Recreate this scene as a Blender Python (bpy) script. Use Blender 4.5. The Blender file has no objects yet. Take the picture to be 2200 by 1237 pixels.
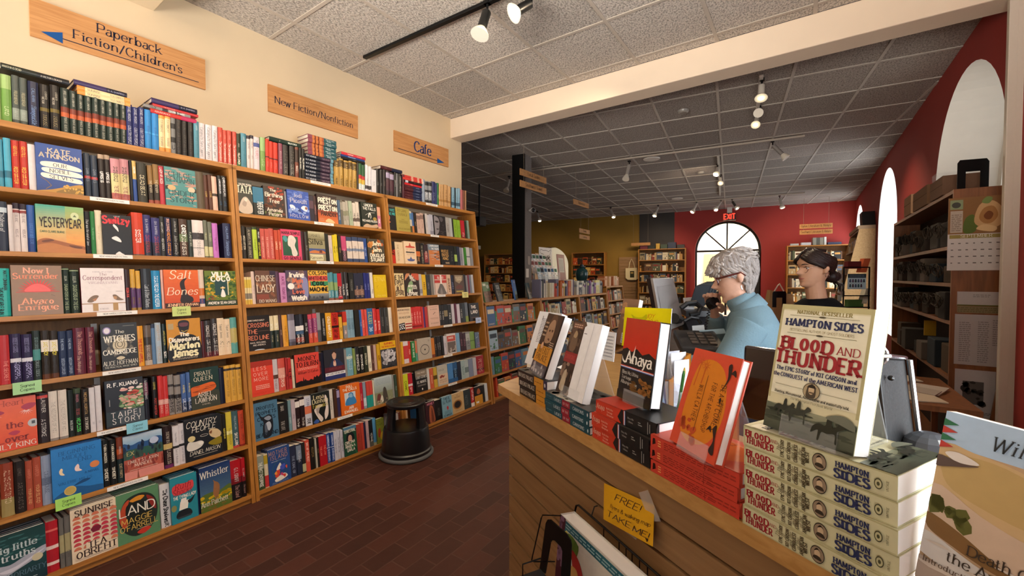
import bpy, math, random
import numpy as np
from mathutils import Vector, Matrix, Quaternion
random.seed(7)
S = bpy.context.scene
COL = S.collection
# ---------------------------------------------------------------- camera, view
F_PX = 904.666; CAMH = 1.42
YAW, PITCH, ROLL = math.radians(-34.6884), math.radians(-1.5593), math.radians(-0.0783)
def _axes():
    cy, sy = math.cos(YAW), math.sin(YAW)
    f = np.array([sy*math.cos(PITCH), cy*math.cos(PITCH), math.sin(PITCH)])
    r0 = np.array([cy, -sy, 0.0]); u0 = np.cross(r0, f)
    r = r0*math.cos(ROLL)+u0*math.sin(ROLL); u = -r0*math.sin(ROLL)+u0*math.cos(ROLL)
    return np.stack([r, u, f])
CM = _axes(); CC = np.array([0, 0, CAMH])
cam = bpy.data.objects.new('camera', bpy.data.cameras.new('camera')); COL.objects.link(cam)
cam.data.sensor_width = 36.0; cam.data.lens = 36.0*F_PX/2200.0
cam.data.clip_start = 0.05; cam.data.clip_end = 200
cam.matrix_world = Matrix(((CM[0][0], CM[1][0], -CM[2][0], 0), (CM[0][1], CM[1][1], -CM[2][1], 0), (CM[0][2], CM[1][2], -CM[2][2], CAMH), (0, 0, 0, 1)))
S.camera = cam
S.view_settings.view_transform = 'Standard'; S.view_settings.look = 'None'
S.view_settings.exposure = 0.15; S.view_settings.gamma = 1.0
S.view_settings.use_curve_mapping = False
S.cycles.use_denoising = True
S.cycles.max_bounces = 8; S.cycles.diffuse_bounces = 4; S.cycles.transparent_max_bounces = 12
S.cycles.sample_clamp_indirect = 6.0
# sky
W = bpy.data.worlds.new('World'); S.world = W; W.use_nodes = True
nt = W.node_tree; bg = nt.nodes['Background']
sky = nt.nodes.new('ShaderNodeTexSky'); sky.sky_type = 'HOSEK_WILKIE'; sky.turbidity = 3.5
sky.sun_direction = Vector((0.55, -0.35, 0.75)).normalized()
nt.links.new(sky.outputs[0], bg.inputs[0]); bg.inputs[1].default_value = 0.2
# ---------------------------------------------------------------- large lights (daylight through windows, added ceiling fill, track lamps)
def light(name, kind, loc, target, energy, color, **k):
    d = bpy.data.lights.new(name, kind); d.energy = energy; d.color = color
    for a, b in k.items(): setattr(d, a, b)
    o = bpy.data.objects.new(name, d); COL.objects.link(o); o.location = loc
    o.rotation_euler = (Vector(target)-Vector(loc)).to_track_quat('-Z', 'Y').to_euler()
    return o
DAY = (0.86, 0.93, 1.0); WARM = (1.0, 0.77, 0.52)
SUN = light('sun', 'SUN', (6, -3, 8), (6-0.62, -3+0.30, 8-0.72), 3.0, (1.0, 0.95, 0.86), angle=0.01)
# sky light just outside each arched window of the right wall (the first is beside the counter)
for wy, e in ((0.95, 95), (4.65, 10), (8.3, 45), (12.0, 60)):
    xo_ = 2.5 if wy == 4.65 else 1.62
    light('window_daylight', 'AREA', (xo_, wy, 1.7), (0.2, wy-0.1, 1.75), e, DAY, shape='RECTANGLE', size=1.7, size_y=2.1)
light('street_daylight', 'AREA', (-1.6, 14.0, 3.6), (-2.2, 16.2, 1.6), 620, (1.0, 0.95, 0.86), shape='RECTANGLE', size=6, size_y=1.5)
light('door_daylight', 'AREA', (-1.55, 14.7, 4.2), (-1.4, 10, 0.4), 260, (1.0, 0.95, 0.85), shape='RECTANGLE', size=1.6, size_y=2.4)
# added fill lamp, unseen behind the camera, aimed up to brighten the front ceiling
light('ceiling_fill', 'AREA', (-1.2, -2.9, 1.3), (-1.3, 0.0, 3.5), 165, (1.0, 0.93, 0.84), shape='RECTANGLE', size=3.6, size_y=1.6, spread=math.radians(80))
# ---------------------------------------------------------------- colour, materials
def lin(h):
    if not isinstance(h, str): return tuple(h)
    h = h.strip('#')
    if len(h) == 3: h = ''.join(c*2 for c in h)
    o = []
    for i in (0, 2, 4):
        c = int(h[i:i+2], 16)/255.0
        o.append(c/12.92 if c <= 0.04045 else ((c+0.055)/1.055)**2.4)
    return tuple(o)
MATS = {}
def _m(name, rough=0.5, metal=0.0, spec=0.5):
    m = bpy.data.materials.new(name); m.use_nodes = True; MATS[name] = m
    b = m.node_tree.nodes['Principled BSDF']
    b.inputs['Roughness'].default_value = rough; b.inputs['Metallic'].default_value = metal
    b.inputs['Specular IOR Level'].default_value = spec
    return m, m.node_tree, b
def _n(t, kind, **k):
    n = t.nodes.new('ShaderNode'+kind)
    for a, v in k.items():
        if a.startswith('i_'): n.inputs[a[2:].replace('_', ' ')].default_value = v
        else: setattr(n, a, v)
    return n
def _mix(t, a, b, fac, mode='MIX'):
    n = t.nodes.new('ShaderNodeMix'); n.data_type = 'RGBA'; n.blend_type = mode
    for s, v in ((n.inputs[6], a), (n.inputs[7], b), (n.inputs[0], fac)):
        if hasattr(v, 'is_output'): t.links.new(v, s)
        elif isinstance(v, (int, float)): s.default_value = v
        else: s.default_value = (*v, 1)
    return n.outputs[2]
def _coord(t, scale=(1, 1, 1), rot=(0, 0, 0), kind='Object'):
    c = _n(t, 'TexCoord'); mp = _n(t, 'Mapping'); mp.inputs['Scale'].default_value = scale; mp.inputs['Rotation'].default_value = rot
    t.links.new(c.outputs[kind], mp.inputs[0]); return mp.outputs[0]
def _bump(t, b, h, strength, dist=0.01):
    n = _n(t, 'Bump'); n.inputs['Strength'].default_value = strength; n.inputs['Distance'].default_value = dist
    t.links.new(h, n.inputs['Height']); t.links.new(n.outputs[0], b.inputs['Normal'])
def m_print(name, rough, spec=0.35, var=0.10, scale=60, bump=0.0):
    m, t, b = _m(name, rough, 0, spec)
    a = _n(t, 'Attribute', attribute_name='Col')
    no = _n(t, 'TexNoise'); no.inputs['Scale'].default_value = scale; no.inputs['Detail'].default_value = 3
    t.links.new(_coord(t), no.inputs['Vector'])
    r = _n(t, 'MapRange'); r.inputs[3].default_value = 1-var; r.inputs[4].default_value = 1+var*0.6
    t.links.new(no.outputs[0], r.inputs[0])
    v = _n(t, 'VectorMath', operation='SCALE'); t.links.new(a.outputs['Color'], v.inputs[0]); t.links.new(r.outputs[0], v.inputs['Scale'])
    t.links.new(v.outputs[0], b.inputs['Base Color'])
    if bump: _bump(t, b, no.outputs[0], bump, 0.002)
    return m
m_print('print', 0.38); m_print('paper', 0.85, 0.2, 0.05); m_print('plastic', 0.35, 0.5, 0.04); m_print('cloth', 0.95, 0.1, 0.25, 220, 0.5)
m_print('gloss', 0.12, 0.5, 0.02); m_print('skin', 0.55, 0.35, 0.10, 45, 0.1); m_print('hair', 0.5, 0.4, 0.5, 160, 0.6)
def m_solid(name, col, rough, metal=0.0, var=0.12, scale=8, bump=0.0, spec=0.5, stretch=(1, 1, 1), detail=5):
    m, t, b = _m(name, rough, metal, spec); c = lin(col)
    no = _n(t, 'TexNoise'); no.inputs['Scale'].default_value = scale; no.inputs['Detail'].default_value = detail
    t.links.new(_coord(t, stretch), no.inputs['Vector'])
    t.links.new(_mix(t, tuple(x*(1-var) for x in c), tuple(min(1, x*(1+var)) for x in c), no.outputs[0]), b.inputs['Base Color'])
    if bump: _bump(t, b, no.outputs[0], bump, 0.004)
    return m
m_solid('cream_plaster', 'd3bf9f', 0.8, var=0.04, scale=6, bump=0.25)
m_solid('white_plaster', 'f0ece4', 0.85, var=0.05, scale=9, bump=0.4)
m_solid('red_paint', '9c2a24', 0.7, var=0.06, scale=5, bump=0.2)
m_solid('olive_paint', '8a6a22', 0.75, var=0.08, scale=4, bump=0.2)
m_solid('black_paint', '2a2422', 0.6, var=0.15, scale=5)
m_solid('beam_paint', 'dcc8b0', 0.75, var=0.05, scale=5, bump=0.15)
m_solid('grey_stucco', '77706c', 0.95, var=0.35, scale=70, bump=1.0)
m_solid('black_metal', '151516', 0.4, 0.6, var=0.1)
m_solid('black_plastic', '131519', 0.32, 0, var=0.15, scale=30, bump=0.05)
m_solid('black_leather', '0c0d0f', 0.5, 0, var=0.2, scale=90, bump=0.3)
m_solid('chrome', 'd8dade', 0.22, 1.0, var=0.04)
m_solid('grey_rubber', '55585c', 0.7, 0, var=0.1, scale=20)
m_solid('white_enamel', 'd8d0c4', 0.5, 0, var=0.04)
m_solid('cardboard', '8a6848', 0.9, 0, var=0.1, scale=20)
m_solid('page_edge', 'ebe3d2', 0.9, 0, var=0.09, scale=14, stretch=(1, 1, 40))
m_solid('page_white', 'f4f3f0', 0.85, 0, var=0.04, scale=20)
m_solid('skin_elder', 'd0a48e', 0.5, var=0.09, scale=70, bump=0.35, spec=0.3); m_solid('skin_young', 'c99a7c', 0.5, var=0.05, scale=50, bump=0.08, spec=0.3)
m_solid('blue_knit', '748f9b', 0.95, var=0.07, scale=160, bump=0.5, spec=0.1); m_solid('black_jersey', '17171b', 0.9, var=0.1, scale=160, bump=0.2, spec=0.1)
def m_wood(name, c1, c2, stretch, rough=0.42, scale=5.0, bump=0.08):
    m, t, b = _m(name, rough, 0, 0.4)
    no = _n(t, 'TexNoise'); no.inputs['Scale'].default_value = scale; no.inputs['Detail'].default_value = 6; no.inputs['Distortion'].default_value = 0.6
    t.links.new(_coord(t, stretch), no.inputs['Vector'])
    r = _n(t, 'ValToRGB'); r.color_ramp.elements[0].position = 0.3; r.color_ramp.elements[1].position = 0.72
    r.color_ramp.elements[0].color = (*lin(c1), 1); r.color_ramp.elements[1].color = (*lin(c2), 1)
    t.links.new(no.outputs[0], r.inputs[0]); t.links.new(r.outputs[0], b.inputs['Base Color'])
    _bump(t, b, no.outputs[0], bump, 0.003)
m_wood('wood_along', '9c6428', 'bd823c', (14, 0.8, 14))
m_wood('wood_up', '9c6428', 'bd823c', (14, 14, 0.8))
m_wood('wood_back', '7c5630', '94693c', (12, 12, 0.7), 0.6)
m_wood('maple_flat', 'a87c44', 'bf945a', (2, 9, 14), 0.36)
m_wood('maple_panel', '876643', '9c7a54', (1.0, 1.0, 18), 0.5, 3.0)
m_wood('sign_wood', 'b07a46', 'c8935c', (10, 1.2, 24), 0.6, 4.0)
m_wood('dark_wood', '6e4222', '8a5630', (9, 9, 0.8), 0.5)
m_wood('pale_wood', 'c89a62', 'dcb27c', (9, 1, 9), 0.5)
# brick floor
m, t, b = _m('brick_floor', 0.58, 0, 0.3)
c = _n(t, 'TexCoord'); sep = _n(t, 'SeparateXYZ'); cmb = _n(t, 'CombineXYZ')
t.links.new(c.outputs['Object'], sep.inputs[0]); t.links.new(sep.outputs[1], cmb.inputs[0]); t.links.new(sep.outputs[0], cmb.inputs[1])
br = _n(t, 'TexBrick'); br.offset = 0.5
for k, v in (('Scale', 1.0), ('Mortar Size', 0.004), ('Mortar Smooth', 0.3), ('Brick Width', 0.21), ('Row Height', 0.104), ('Bias', 0.0)): br.inputs[k].default_value = v
br.inputs['Color1'].default_value = (*lin('553026'), 1); br.inputs['Color2'].default_value = (*lin('3f231c'), 1); br.inputs['Mortar'].default_value = (*lin('583a30'), 1)
nw = _n(t, 'TexNoise'); nw.inputs['Scale'].default_value = 3.0
nv = _n(t, 'VectorMath', operation='SCALE'); nv.inputs['Scale'].default_value = 0.02; t.links.new(nw.outputs[1], nv.inputs[0])
na = _n(t, 'VectorMath', operation='ADD'); t.links.new(cmb.outputs[0], na.inputs[0]); t.links.new(nv.outputs[0], na.inputs[1]); t.links.new(na.outputs[0], br.inputs['Vector'])
no = _n(t, 'TexNoise'); no.inputs['Scale'].default_value = 14; no.inputs['Detail'].default_value = 6; t.links.new(c.outputs['Object'], no.inputs['Vector'])
t.links.new(_mix(t, br.outputs[0], (0.35, 0.35, 0.35), no.outputs[0], 'OVERLAY'), b.inputs['Base Color'])
_h = _n(t, 'Math', operation='ADD'); _h2 = _n(t, 'Math', operation='MULTIPLY'); _h2.inputs[1].default_value = -1.0
t.links.new(br.outputs[1], _h2.inputs[0]); _h3 = _n(t, 'Math', operation='MULTIPLY'); _h3.inputs[1].default_value = 0.5; t.links.new(no.outputs[0], _h3.inputs[0])
t.links.new(_h2.outputs[0], _h.inputs[0]); t.links.new(_h3.outputs[0], _h.inputs[1]); _bump(t, b, _h.outputs[0], 0.6, 0.006)
# ceiling tiles: fissured mineral fibre, every tile its own tint
def m_ceiling(name, base, off, ang):
    m, t, b = _m(name, 0.95, 0, 0.1)
    c = _n(t, 'TexCoord'); mp = _n(t, 'Mapping', vector_type='TEXTURE'); mp.inputs['Location'].default_value = (*off, 0); mp.inputs['Rotation'].default_value = (0, 0, ang); mp.inputs['Scale'].default_value = (0.606, 0.61, 1)
    t.links.new(c.outputs['Object'], mp.inputs[0])
    fl = _n(t, 'VectorMath', operation='FLOOR'); t.links.new(mp.outputs[0], fl.inputs[0])
    wn = _n(t, 'TexWhiteNoise', noise_dimensions='2D'); t.links.new(fl.outputs[0], wn.inputs['Vector'])
    no = _n(t, 'TexNoise'); no.inputs['Scale'].default_value = 95; no.inputs['Detail'].default_value = 4; no.inputs['Roughness'].default_value = 0.6
    m2 = _n(t, 'Mapping'); m2.inputs['Scale'].default_value = (1.0, 0.55, 1); m2.inputs['Rotation'].default_value = (0, 0, 0.5-ang); t.links.new(c.outputs['Object'], m2.inputs[0]); t.links.new(m2.outputs[0], no.inputs['Vector'])
    r = _n(t, 'ValToRGB'); r.color_ramp.elements[0].position = 0.38; r.color_ramp.elements[1].position = 0.56
    cb = lin(base); r.color_ramp.elements[0].color = (*[x*0.5 for x in cb], 1); r.color_ramp.elements[1].color = (*cb, 1)
    t.links.new(no.outputs[0], r.inputs[0])
    mr = _n(t, 'MapRange'); mr.inputs[3].default_value = 0.80; mr.inputs[4].default_value = 1.06; t.links.new(wn.outputs[0], mr.inputs[0])
    v = _n(t, 'VectorMath', operation='SCALE'); t.links.new(r.outputs[0], v.inputs[0]); t.links.new(mr.outputs[0], v.inputs['Scale'])
    t.links.new(v.outputs[0], b.inputs['Base Color']); _bump(t, b, no.outputs[0], 1.0, 0.012)
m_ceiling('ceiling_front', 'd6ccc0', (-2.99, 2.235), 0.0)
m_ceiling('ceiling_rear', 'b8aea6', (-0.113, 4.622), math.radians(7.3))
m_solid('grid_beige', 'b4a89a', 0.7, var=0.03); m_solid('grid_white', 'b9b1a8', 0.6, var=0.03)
def m_emit(name, col, e):
    m, t, b = _m(name, 0.4); b.inputs['Emission Color'].default_value = (*lin(col), 1); b.inputs['Emission Strength'].default_value = e; b.inputs['Base Color'].default_value = (*lin(col), 1)
m_emit('lamp_glow', 'ffd060', 9.0); m_emit('lamp_hot', 'fff0c0', 30.0); m_emit('exit_glow', 'ff2a1a', 4.0)
m_emit('screen_glow', 'b8d8ff', 1.5)
m, t, b = _m('acrylic', 0.12, 0, 0.3); b.inputs['Base Color'].default_value = (0.9, 0.93, 0.95, 1); b.inputs['Alpha'].default_value = 0.12
m, t, b = _m('window_glass', 0.02, 0, 0.5); b.inputs['Base Color'].default_value = (0.95, 0.97, 1, 1); b.inputs['Alpha'].default_value = 0.06
m, t, b = _m('tape', 0.25, 0, 0.5); b.inputs['Base Color'].default_value = (0.8, 0.78, 0.76, 1); b.inputs['Alpha'].default_value = 0.35
# ---------------------------------------------------------------- pixel -> place helpers (real planes of the room)
def ray(x, y): return CM.T @ np.array([(x-1100)/F_PX, -(y-618.5)/F_PX, 1.0])
def on(x, y, ax, v):
    d = ray(x, y); return CC+d*((v-CC[ax])/d[ax])
def at(x, y, depth): return CC+ray(x, y)*depth
def onpl(x, y, p, n):
    d = ray(x, y); n = np.array(n, float); return CC+d*((n@(np.array(p, float)-CC))/(n@d))
def project(p):
    c = CM @ (np.array(p)-CC); return (1100+F_PX*c[0]/c[2], 618.5-F_PX*c[1]/c[2], c[2])
V3 = lambda *a: np.array(a, float)
def unit(v): v = np.array(v, float); return v/np.linalg.norm(v)
# ---------------------------------------------------------------- mesh builder
class MB:
    def __init__(s): s.v = []; s.f = []; s.c = []; s.m = []; s.mn = []
    def add(s, vs, fs, col='fff', mat='print'):
        if mat not in s.mn: s.mn.append(mat)
        mi = s.mn.index(mat); n = len(s.v); c = lin(col); s.v.extend([tuple(map(float, p)) for p in vs])
        for f in fs: s.f.append(tuple(n+i for i in f)); s.c.append(c); s.m.append(mi)
    def poly(s, pts, col='fff', mat='print'): s.add(pts, [tuple(range(len(pts)))], col, mat)
    def hexa(s, p, col='fff', mat='print'):          # 8 points: bottom ring then top ring
        s.add(p, [(3, 2, 1, 0), (4, 5, 6, 7), (0, 1, 5, 4), (1, 2, 6, 5), (2, 3, 7, 6), (3, 0, 4, 7)], col, mat)
    def box(s, lo, hi, col='fff', mat='print'):
        (a, b, c), (d, e, f) = lo, hi
        s.hexa([(a, b, c), (d, b, c), (d, e, c), (a, e, c), (a, b, f), (d, b, f), (d, e, f), (a, e, f)], col, mat)
    def obox(s, o, X, Y, Z, col='fff', mat='print'):  # corner + three edge vectors
        o, X, Y, Z = map(np.array, (o, X, Y, Z))
        s.hexa([o, o+X, o+X+Y, o+Y, o+Z, o+X+Z, o+X+Y+Z, o+Y+Z], col, mat)
    def ext(s, prof, o, X, Y, Zs, cols, mat='print', caps=True):  # profile (2D) in X,Y swept along Z at several heights
        o, X, Y = map(np.array, (o, X, Y)); n = len(prof); rings = [[o+X*a+Y*b+z for a, b in prof] for z in Zs]
        for k in range(len(Zs)-1):
            s.add(rings[k]+rings[k+1], [(i, (i+1) % n, n+(i+1) % n, n+i) for i in range(n)], cols[k] if isinstance(cols, list) else cols, mat)
        if caps:
            c0 = cols[0] if isinstance(cols, list) else cols; c1 = cols[-1] if isinstance(cols, list) else cols
            s.poly(rings[0][::-1], c0, mat); s.poly(rings[-1], c1, mat)
    def lathe(s, o, prof, col='fff', mat='print', n=24, Z=(0, 0, 1), a0=0, a1=2*math.pi, sx=1.0, cols=None):
        Z = unit(Z); X = unit(np.cross((0, 1, 0), Z) if abs(Z[1]) < 0.9 else np.cross((1, 0, 0), Z)); Y = np.cross(Z, X); o = np.array(o, float)
        full = abs(a1-a0-2*math.pi) < 1e-6; m = n if full else n+1
        rings = []
        for r, z in prof: rings.append([o+Z*z+X*(r*sx*math.cos(a0+(a1-a0)*i/n))+Y*(r*math.sin(a0+(a1-a0)*i/n)) for i in range(m)])
        vs = [p for r in rings for p in r]
        for k in range(len(prof)-1):
            fs = [(k*m+i, k*m+(i+1) % m, (k+1)*m+(i+1) % m, (k+1)*m+i) for i in range(n)]
            if cols: s.add(vs, fs, cols[k], mat)
        if not cols: s.add(vs, [(k*m+i, k*m+(i+1) % m, (k+1)*m+(i+1) % m, (k+1)*m+i) for k in range(len(prof)-1) for i in range(n)], col, mat)
        if full:
            if prof[0][0] > 1e-4: s.poly(rings[0][::-1], col, mat)
            if prof[-1][0] > 1e-4: s.poly(rings[-1], col, mat)
    def tube(s, pts, r, col='fff', mat='print', n=8, closed=False):
        pts = [np.array(p, float) for p in pts]; rs = r if isinstance(r, (list, tuple)) else [r]*len(pts); N = len(pts)
        rings = []; up = None
        for i, p in enumerate(pts):
            a = pts[i-1] if (i > 0 or closed) else p; b = pts[(i+1) % N] if (i < N-1 or closed) else p
            t = unit(b-a) if np.linalg.norm(b-a) > 1e-9 else V3(0, 0, 1)
            if up is None: up = V3(0, 0, 1) if abs(t[2]) < 0.9 else V3(1, 0, 0)
            x = np.cross(up, t); x = x/(np.linalg.norm(x)+1e-12); y = np.cross(t, x); up = y
            rr = rs[i]; rx, ry = rr if isinstance(rr, tuple) else (rr, rr)
            rings.append([p+x*(rx*math.cos(2*math.pi*k/n))+y*(ry*math.sin(2*math.pi*k/n)) for k in range(n)])
        vs = [q for g in rings for q in g]; fs = []
        for i in range(N if closed else N-1):
            j = (i+1) % N
            fs += [(i*n+k, i*n+(k+1) % n, j*n+(k+1) % n, j*n+k) for k in range(n)]
        if not closed: fs += [tuple(range(n))[::-1], tuple((N-1)*n+k for k in range(n))]
        s.add(vs, fs, col, mat)
    def ball(s, o, r, col='fff', mat='print', n=14, m=9):
        o = np.array(o, float); r = (r, r, r) if not isinstance(r, (tuple, list)) else r; vs = []; fs = []
        for j in range(m+1):
            p = math.pi*j/m
            for i in range(n):
                a = 2*math.pi*i/n; vs.append(o+V3(r[0]*math.sin(p)*math.cos(a), r[1]*math.sin(p)*math.sin(a), -r[2]*math.cos(p)))
        for j in range(m):
            for i in range(n): fs.append((j*n+i, j*n+(i+1) % n, (j+1)*n+(i+1) % n, (j+1)*n+i))
        s.add(vs, fs, col, mat)
    def build(s, name, parent=None, base=None, smooth=False):
        me = bpy.data.meshes.new(name); v = np.array(s.v, float)
        if parent is not None: org = np.array(parent.location)
        elif base is not None: org = np.array(base, float)
        else: org = V3((v[:, 0].min()+v[:, 0].max())/2, (v[:, 1].min()+v[:, 1].max())/2, v[:, 2].min())
        if parent is not None and parent.parent is not None: org = org+np.array(parent.parent.location)
        me.from_pydata((v-org).tolist(), [], s.f)
        for mn in s.mn: me.materials.append(MATS[mn])
        me.polygons.foreach_set('material_index', s.m)
        ca = me.color_attributes.new('Col', 'FLOAT_COLOR', 'CORNER')
        cc = np.repeat(np.array(s.c, float), [len(f) for f in s.f], axis=0); ca.data.foreach_set('color', np.hstack([cc, np.ones((len(cc), 1))]).ravel())
        if smooth: me.polygons.foreach_set('use_smooth', [True]*len(s.f))
        me.validate(); me.update()
        o = bpy.data.objects.new(name, me); COL.objects.link(o)
        if parent is not None: o.parent = parent
        else: o.location = org
        return o
def tag(o, label, cat, group=None, kind=None):
    if label: o['label'] = label
    if cat: o['category'] = cat
    if group: o['group'] = group
    if kind: o['kind'] = kind
    return o
def thing(name, label, cat, loc, group=None):
    o = bpy.data.objects.new(name, None); COL.objects.link(o); o.location = tuple(map(float, loc)); o.empty_display_size = 0.05
    return tag(o, label, cat, group)
def struct(o): o['kind'] = 'structure'; return o
def smooth_angle(o, deg=40):
    me = o.data; me.polygons.foreach_set('use_smooth', [True]*len(me.polygons))
    try: me.set_sharp_from_angle(angle=math.radians(deg))
    except Exception: pass
    return o
def bev(o, w=0.003, seg=2):
    m = o.modifiers.new('edge', 'BEVEL'); m.width = w; m.segments = seg; m.limit_method = 'ANGLE'; return o
# ---------------------------------------------------------------- lettering: strokes with thick and thin
GL = {}
for ln in '''A 72 0,0 36,100 72,0;13,34 59,34
B 60 0,0 0,100;~0,100 28,100 50,95 56,77 48,58 26,54 0,54;~0,54 32,54 56,46 62,27 54,6 30,0 0,0
C 70 ~68,80 56,96 38,101 13,86 3,50 13,14 38,-1 56,4 69,20
D 70 0,0 0,100;~0,100 30,100 60,86 70,50 60,14 30,0 0,0
E 56 54,100 0,100 0,0 56,0;0,52 44,52
F 54 54,100 0,100 0,0;0,52 44,52
G 72 ~68,82 56,96 38,101 13,86 3,50 13,14 38,-1 56,4 68,18;68,4 68,46 44,46
H 66 0,0 0,100;66,0 66,100;0,52 66,52
I 4 2,0 2,100
J 36 ~34,100 34,60 34,30 28,6 14,0 0,6
K 66 0,0 0,100;62,100 0,42;20,60 66,0
L 54 0,100 0,0 58,0
M 84 0,0 6,100 42,20 78,100 84,0
N 66 0,0 0,100 66,0 66,100
O 76 @38,50,37,51
P 58 0,0 0,100;~0,100 28,100 52,94 58,74 52,54 28,48 0,48
Q 76 @38,50,37,51;46,20 76,-8
R 64 0,0 0,100;~0,100 28,100 52,94 58,75 52,56 28,50 0,50;28,50 64,0
S 58 ~54,82 42,97 28,101 9,93 4,75 14,60 44,44 56,26 48,7 28,-1 12,3 0,18
T 68 0,100 68,100;34,100 34,0
U 66 ~0,100 0,60 0,30 10,7 33,-1 56,7 66,30 66,60 66,100
V 70 0,100 35,0 70,100
W 96 0,100 24,0 48,92 72,0 96,100
X 62 0,0 62,100;62,0 0,100
Y 66 0,100 33,48 66,100;33,48 33,0
Z 60 2,100 58,100 0,0 60,0
a 46 ~44,46 42,60 28,67 8,58;44,48 44,0;~44,40 14,36 2,18 12,2 28,1 44,16
b 54 0,100 0,0;@27,33,26,33
c 48 ~48,54 36,65 22,66 5,54 1,33 5,12 22,0 36,2 48,12
d 52 52,100 52,0;@26,33,25,33
e 52 1,36 52,36;~52,36 46,58 27,66 8,56 1,33 8,9 27,0 42,4 51,14
f 32 ~34,96 24,99 14,90 12,70 12,35 12,0;0,66 30,66
g 50 @25,35,24,30;~50,64 50,30 50,0 46,-20 26,-29 4,-22
h 46 0,100 0,0;~0,40 8,58 26,66 42,58 46,40 46,20 46,0
i 4 2,66 2,0;@2,88,3,3
j 12 ~8,66 8,20 8,-10 2,-26 -8,-28;@8,88,3,3
k 50 0,100 0,0;46,66 0,26;16,40 50,0
l 4 2,100 2,0
m 74 0,66 0,0;~0,42 8,60 22,66 34,58 37,42 37,20 37,0;~37,42 45,60 59,66 71,58 74,42 74,20 74,0
n 46 0,66 0,0;~0,42 8,58 26,66 42,58 46,42 46,20 46,0
o 54 @27,33,26,33
p 54 0,66 0,-30;@27,33,26,33
q 52 52,66 52,-30;@26,33,25,33
r 32 0,66 0,0;~0,38 8,58 20,66 32,63
s 42 ~40,54 30,65 18,66 6,60 4,48 14,38 32,28 40,16 34,3 18,-1 8,2 0,12
t 32 ~14,90 14,50 14,16 20,2 34,3;0,66 30,66
u 46 ~0,66 0,40 0,22 8,4 22,0 38,8 46,24;46,66 46,0
v 50 0,66 25,0 50,66
w 72 0,66 18,0 36,60 54,0 72,66
x 46 0,0 46,66;46,0 0,66
y 50 0,66 26,4;50,66 26,4 14,-26 2,-28
z 46 2,66 44,66 0,0 46,0
0 56 @28,50,27,51
1 26 6,80 24,100 24,0
2 54 ~4,76 12,95 28,100 46,92 50,74 38,48 2,2;2,0 54,0
3 52 ~4,84 24,100 46,88 46,66 24,54;~24,54 50,44 52,18 28,0 2,12
4 58 44,0 44,100 0,30 58,30
5 52 48,100 8,100 4,56;~4,56 26,62 50,46 50,16 26,-1 2,10
6 52 ~46,94 26,84 6,50 4,20 26,0 50,18 46,46 26,56 6,40
7 52 0,100 52,100 18,0
8 54 @27,76,20,24;@27,27,25,28
9 52 ~48,60 26,44 4,58 4,84 26,100 48,84 48,50 30,14 10,2
. 6 @3,4,4,4
, 8 @5,4,4,4;5,4 1,-14
' 4 2,100 2,76
" 18 2,100 2,76;16,100 16,76
/ 44 0,-10 44,106
! 6 3,100 3,26;@3,4,4,4
: 6 @3,6,4,4;@3,56,4,4
- 30 0,40 30,40
& 74 ~74,2 24,60 16,82 30,100 44,82 34,62 6,36 6,10 28,-1 56,18 68,48
< 60 60,20 0,20
* 30 @15,50,12,14'''.split('\n'):
    ch, w, d = ln.split(' ', 2)
    st = []
    for k in d.split(';'):
        if k[0] == '@':
            cx, cy, rx, ry = map(float, k[1:].split(',')); st.append(('o', cx, cy, rx, ry))
        else:
            sm = k[0] == '~'; st.append(('s' if sm else 'l', [tuple(map(float, q.split(','))) for q in k.lstrip('~').split()]))
    GL[ch] = (float(w), st)
def _crv(p, n=3):
    o = []
    for i in range(len(p)-1):
        a = p[max(i-1, 0)]; b = p[i]; c = p[i+1]; d = p[min(i+2, len(p)-1)]
        for j in range(n):
            t = j/n
            o.append(tuple(0.5*(2*b[k]+(c[k]-a[k])*t+(2*a[k]-5*b[k]+4*c[k]-d[k])*t*t+(3*b[k]-a[k]-3*c[k]+d[k])*t**3) for k in (0, 1)))
    o.append(p[-1]); return o
#            thick thin serif slant gap
STY = {'s': (11, 9.5, 0, 0, 17), 'b': (20, 17, 0, 0, 20), 'r': (13, 6, 11, 0, 13), 'k': (25, 13, 13, 0, 12), 'h': (9, 8, 0, 0.22, 14), 'K': (29, 15, 11, 0, 10), 'i': (11, 5, 9, 0.2, 18), 'n': (6, 6, 0, 0, 18), 'x': (27, 22, 0, 0, 18), 'R': (18, 8, 12, 0, 12), 'w': (10, 8, 0, 0, 40)}
def bearing(ch, style, side): return (STY[style][0]/2+.62*STY[style][2])*.7 if STY[style][2] and ch in ('BDEFHIKLMNPRUbhiklmnpru', 'HIMNUdhilmnqu')[side] else 0
def text_width(s, style):
    g = STY[style][4]; w = 0
    for ch in s: w += 36 if ch == ' ' else GL.get(ch, GL['o'])[0]+g+bearing(ch, style, 0)+bearing(ch, style, 1)
    return (w-g)/100.0
_geo = {}
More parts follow.
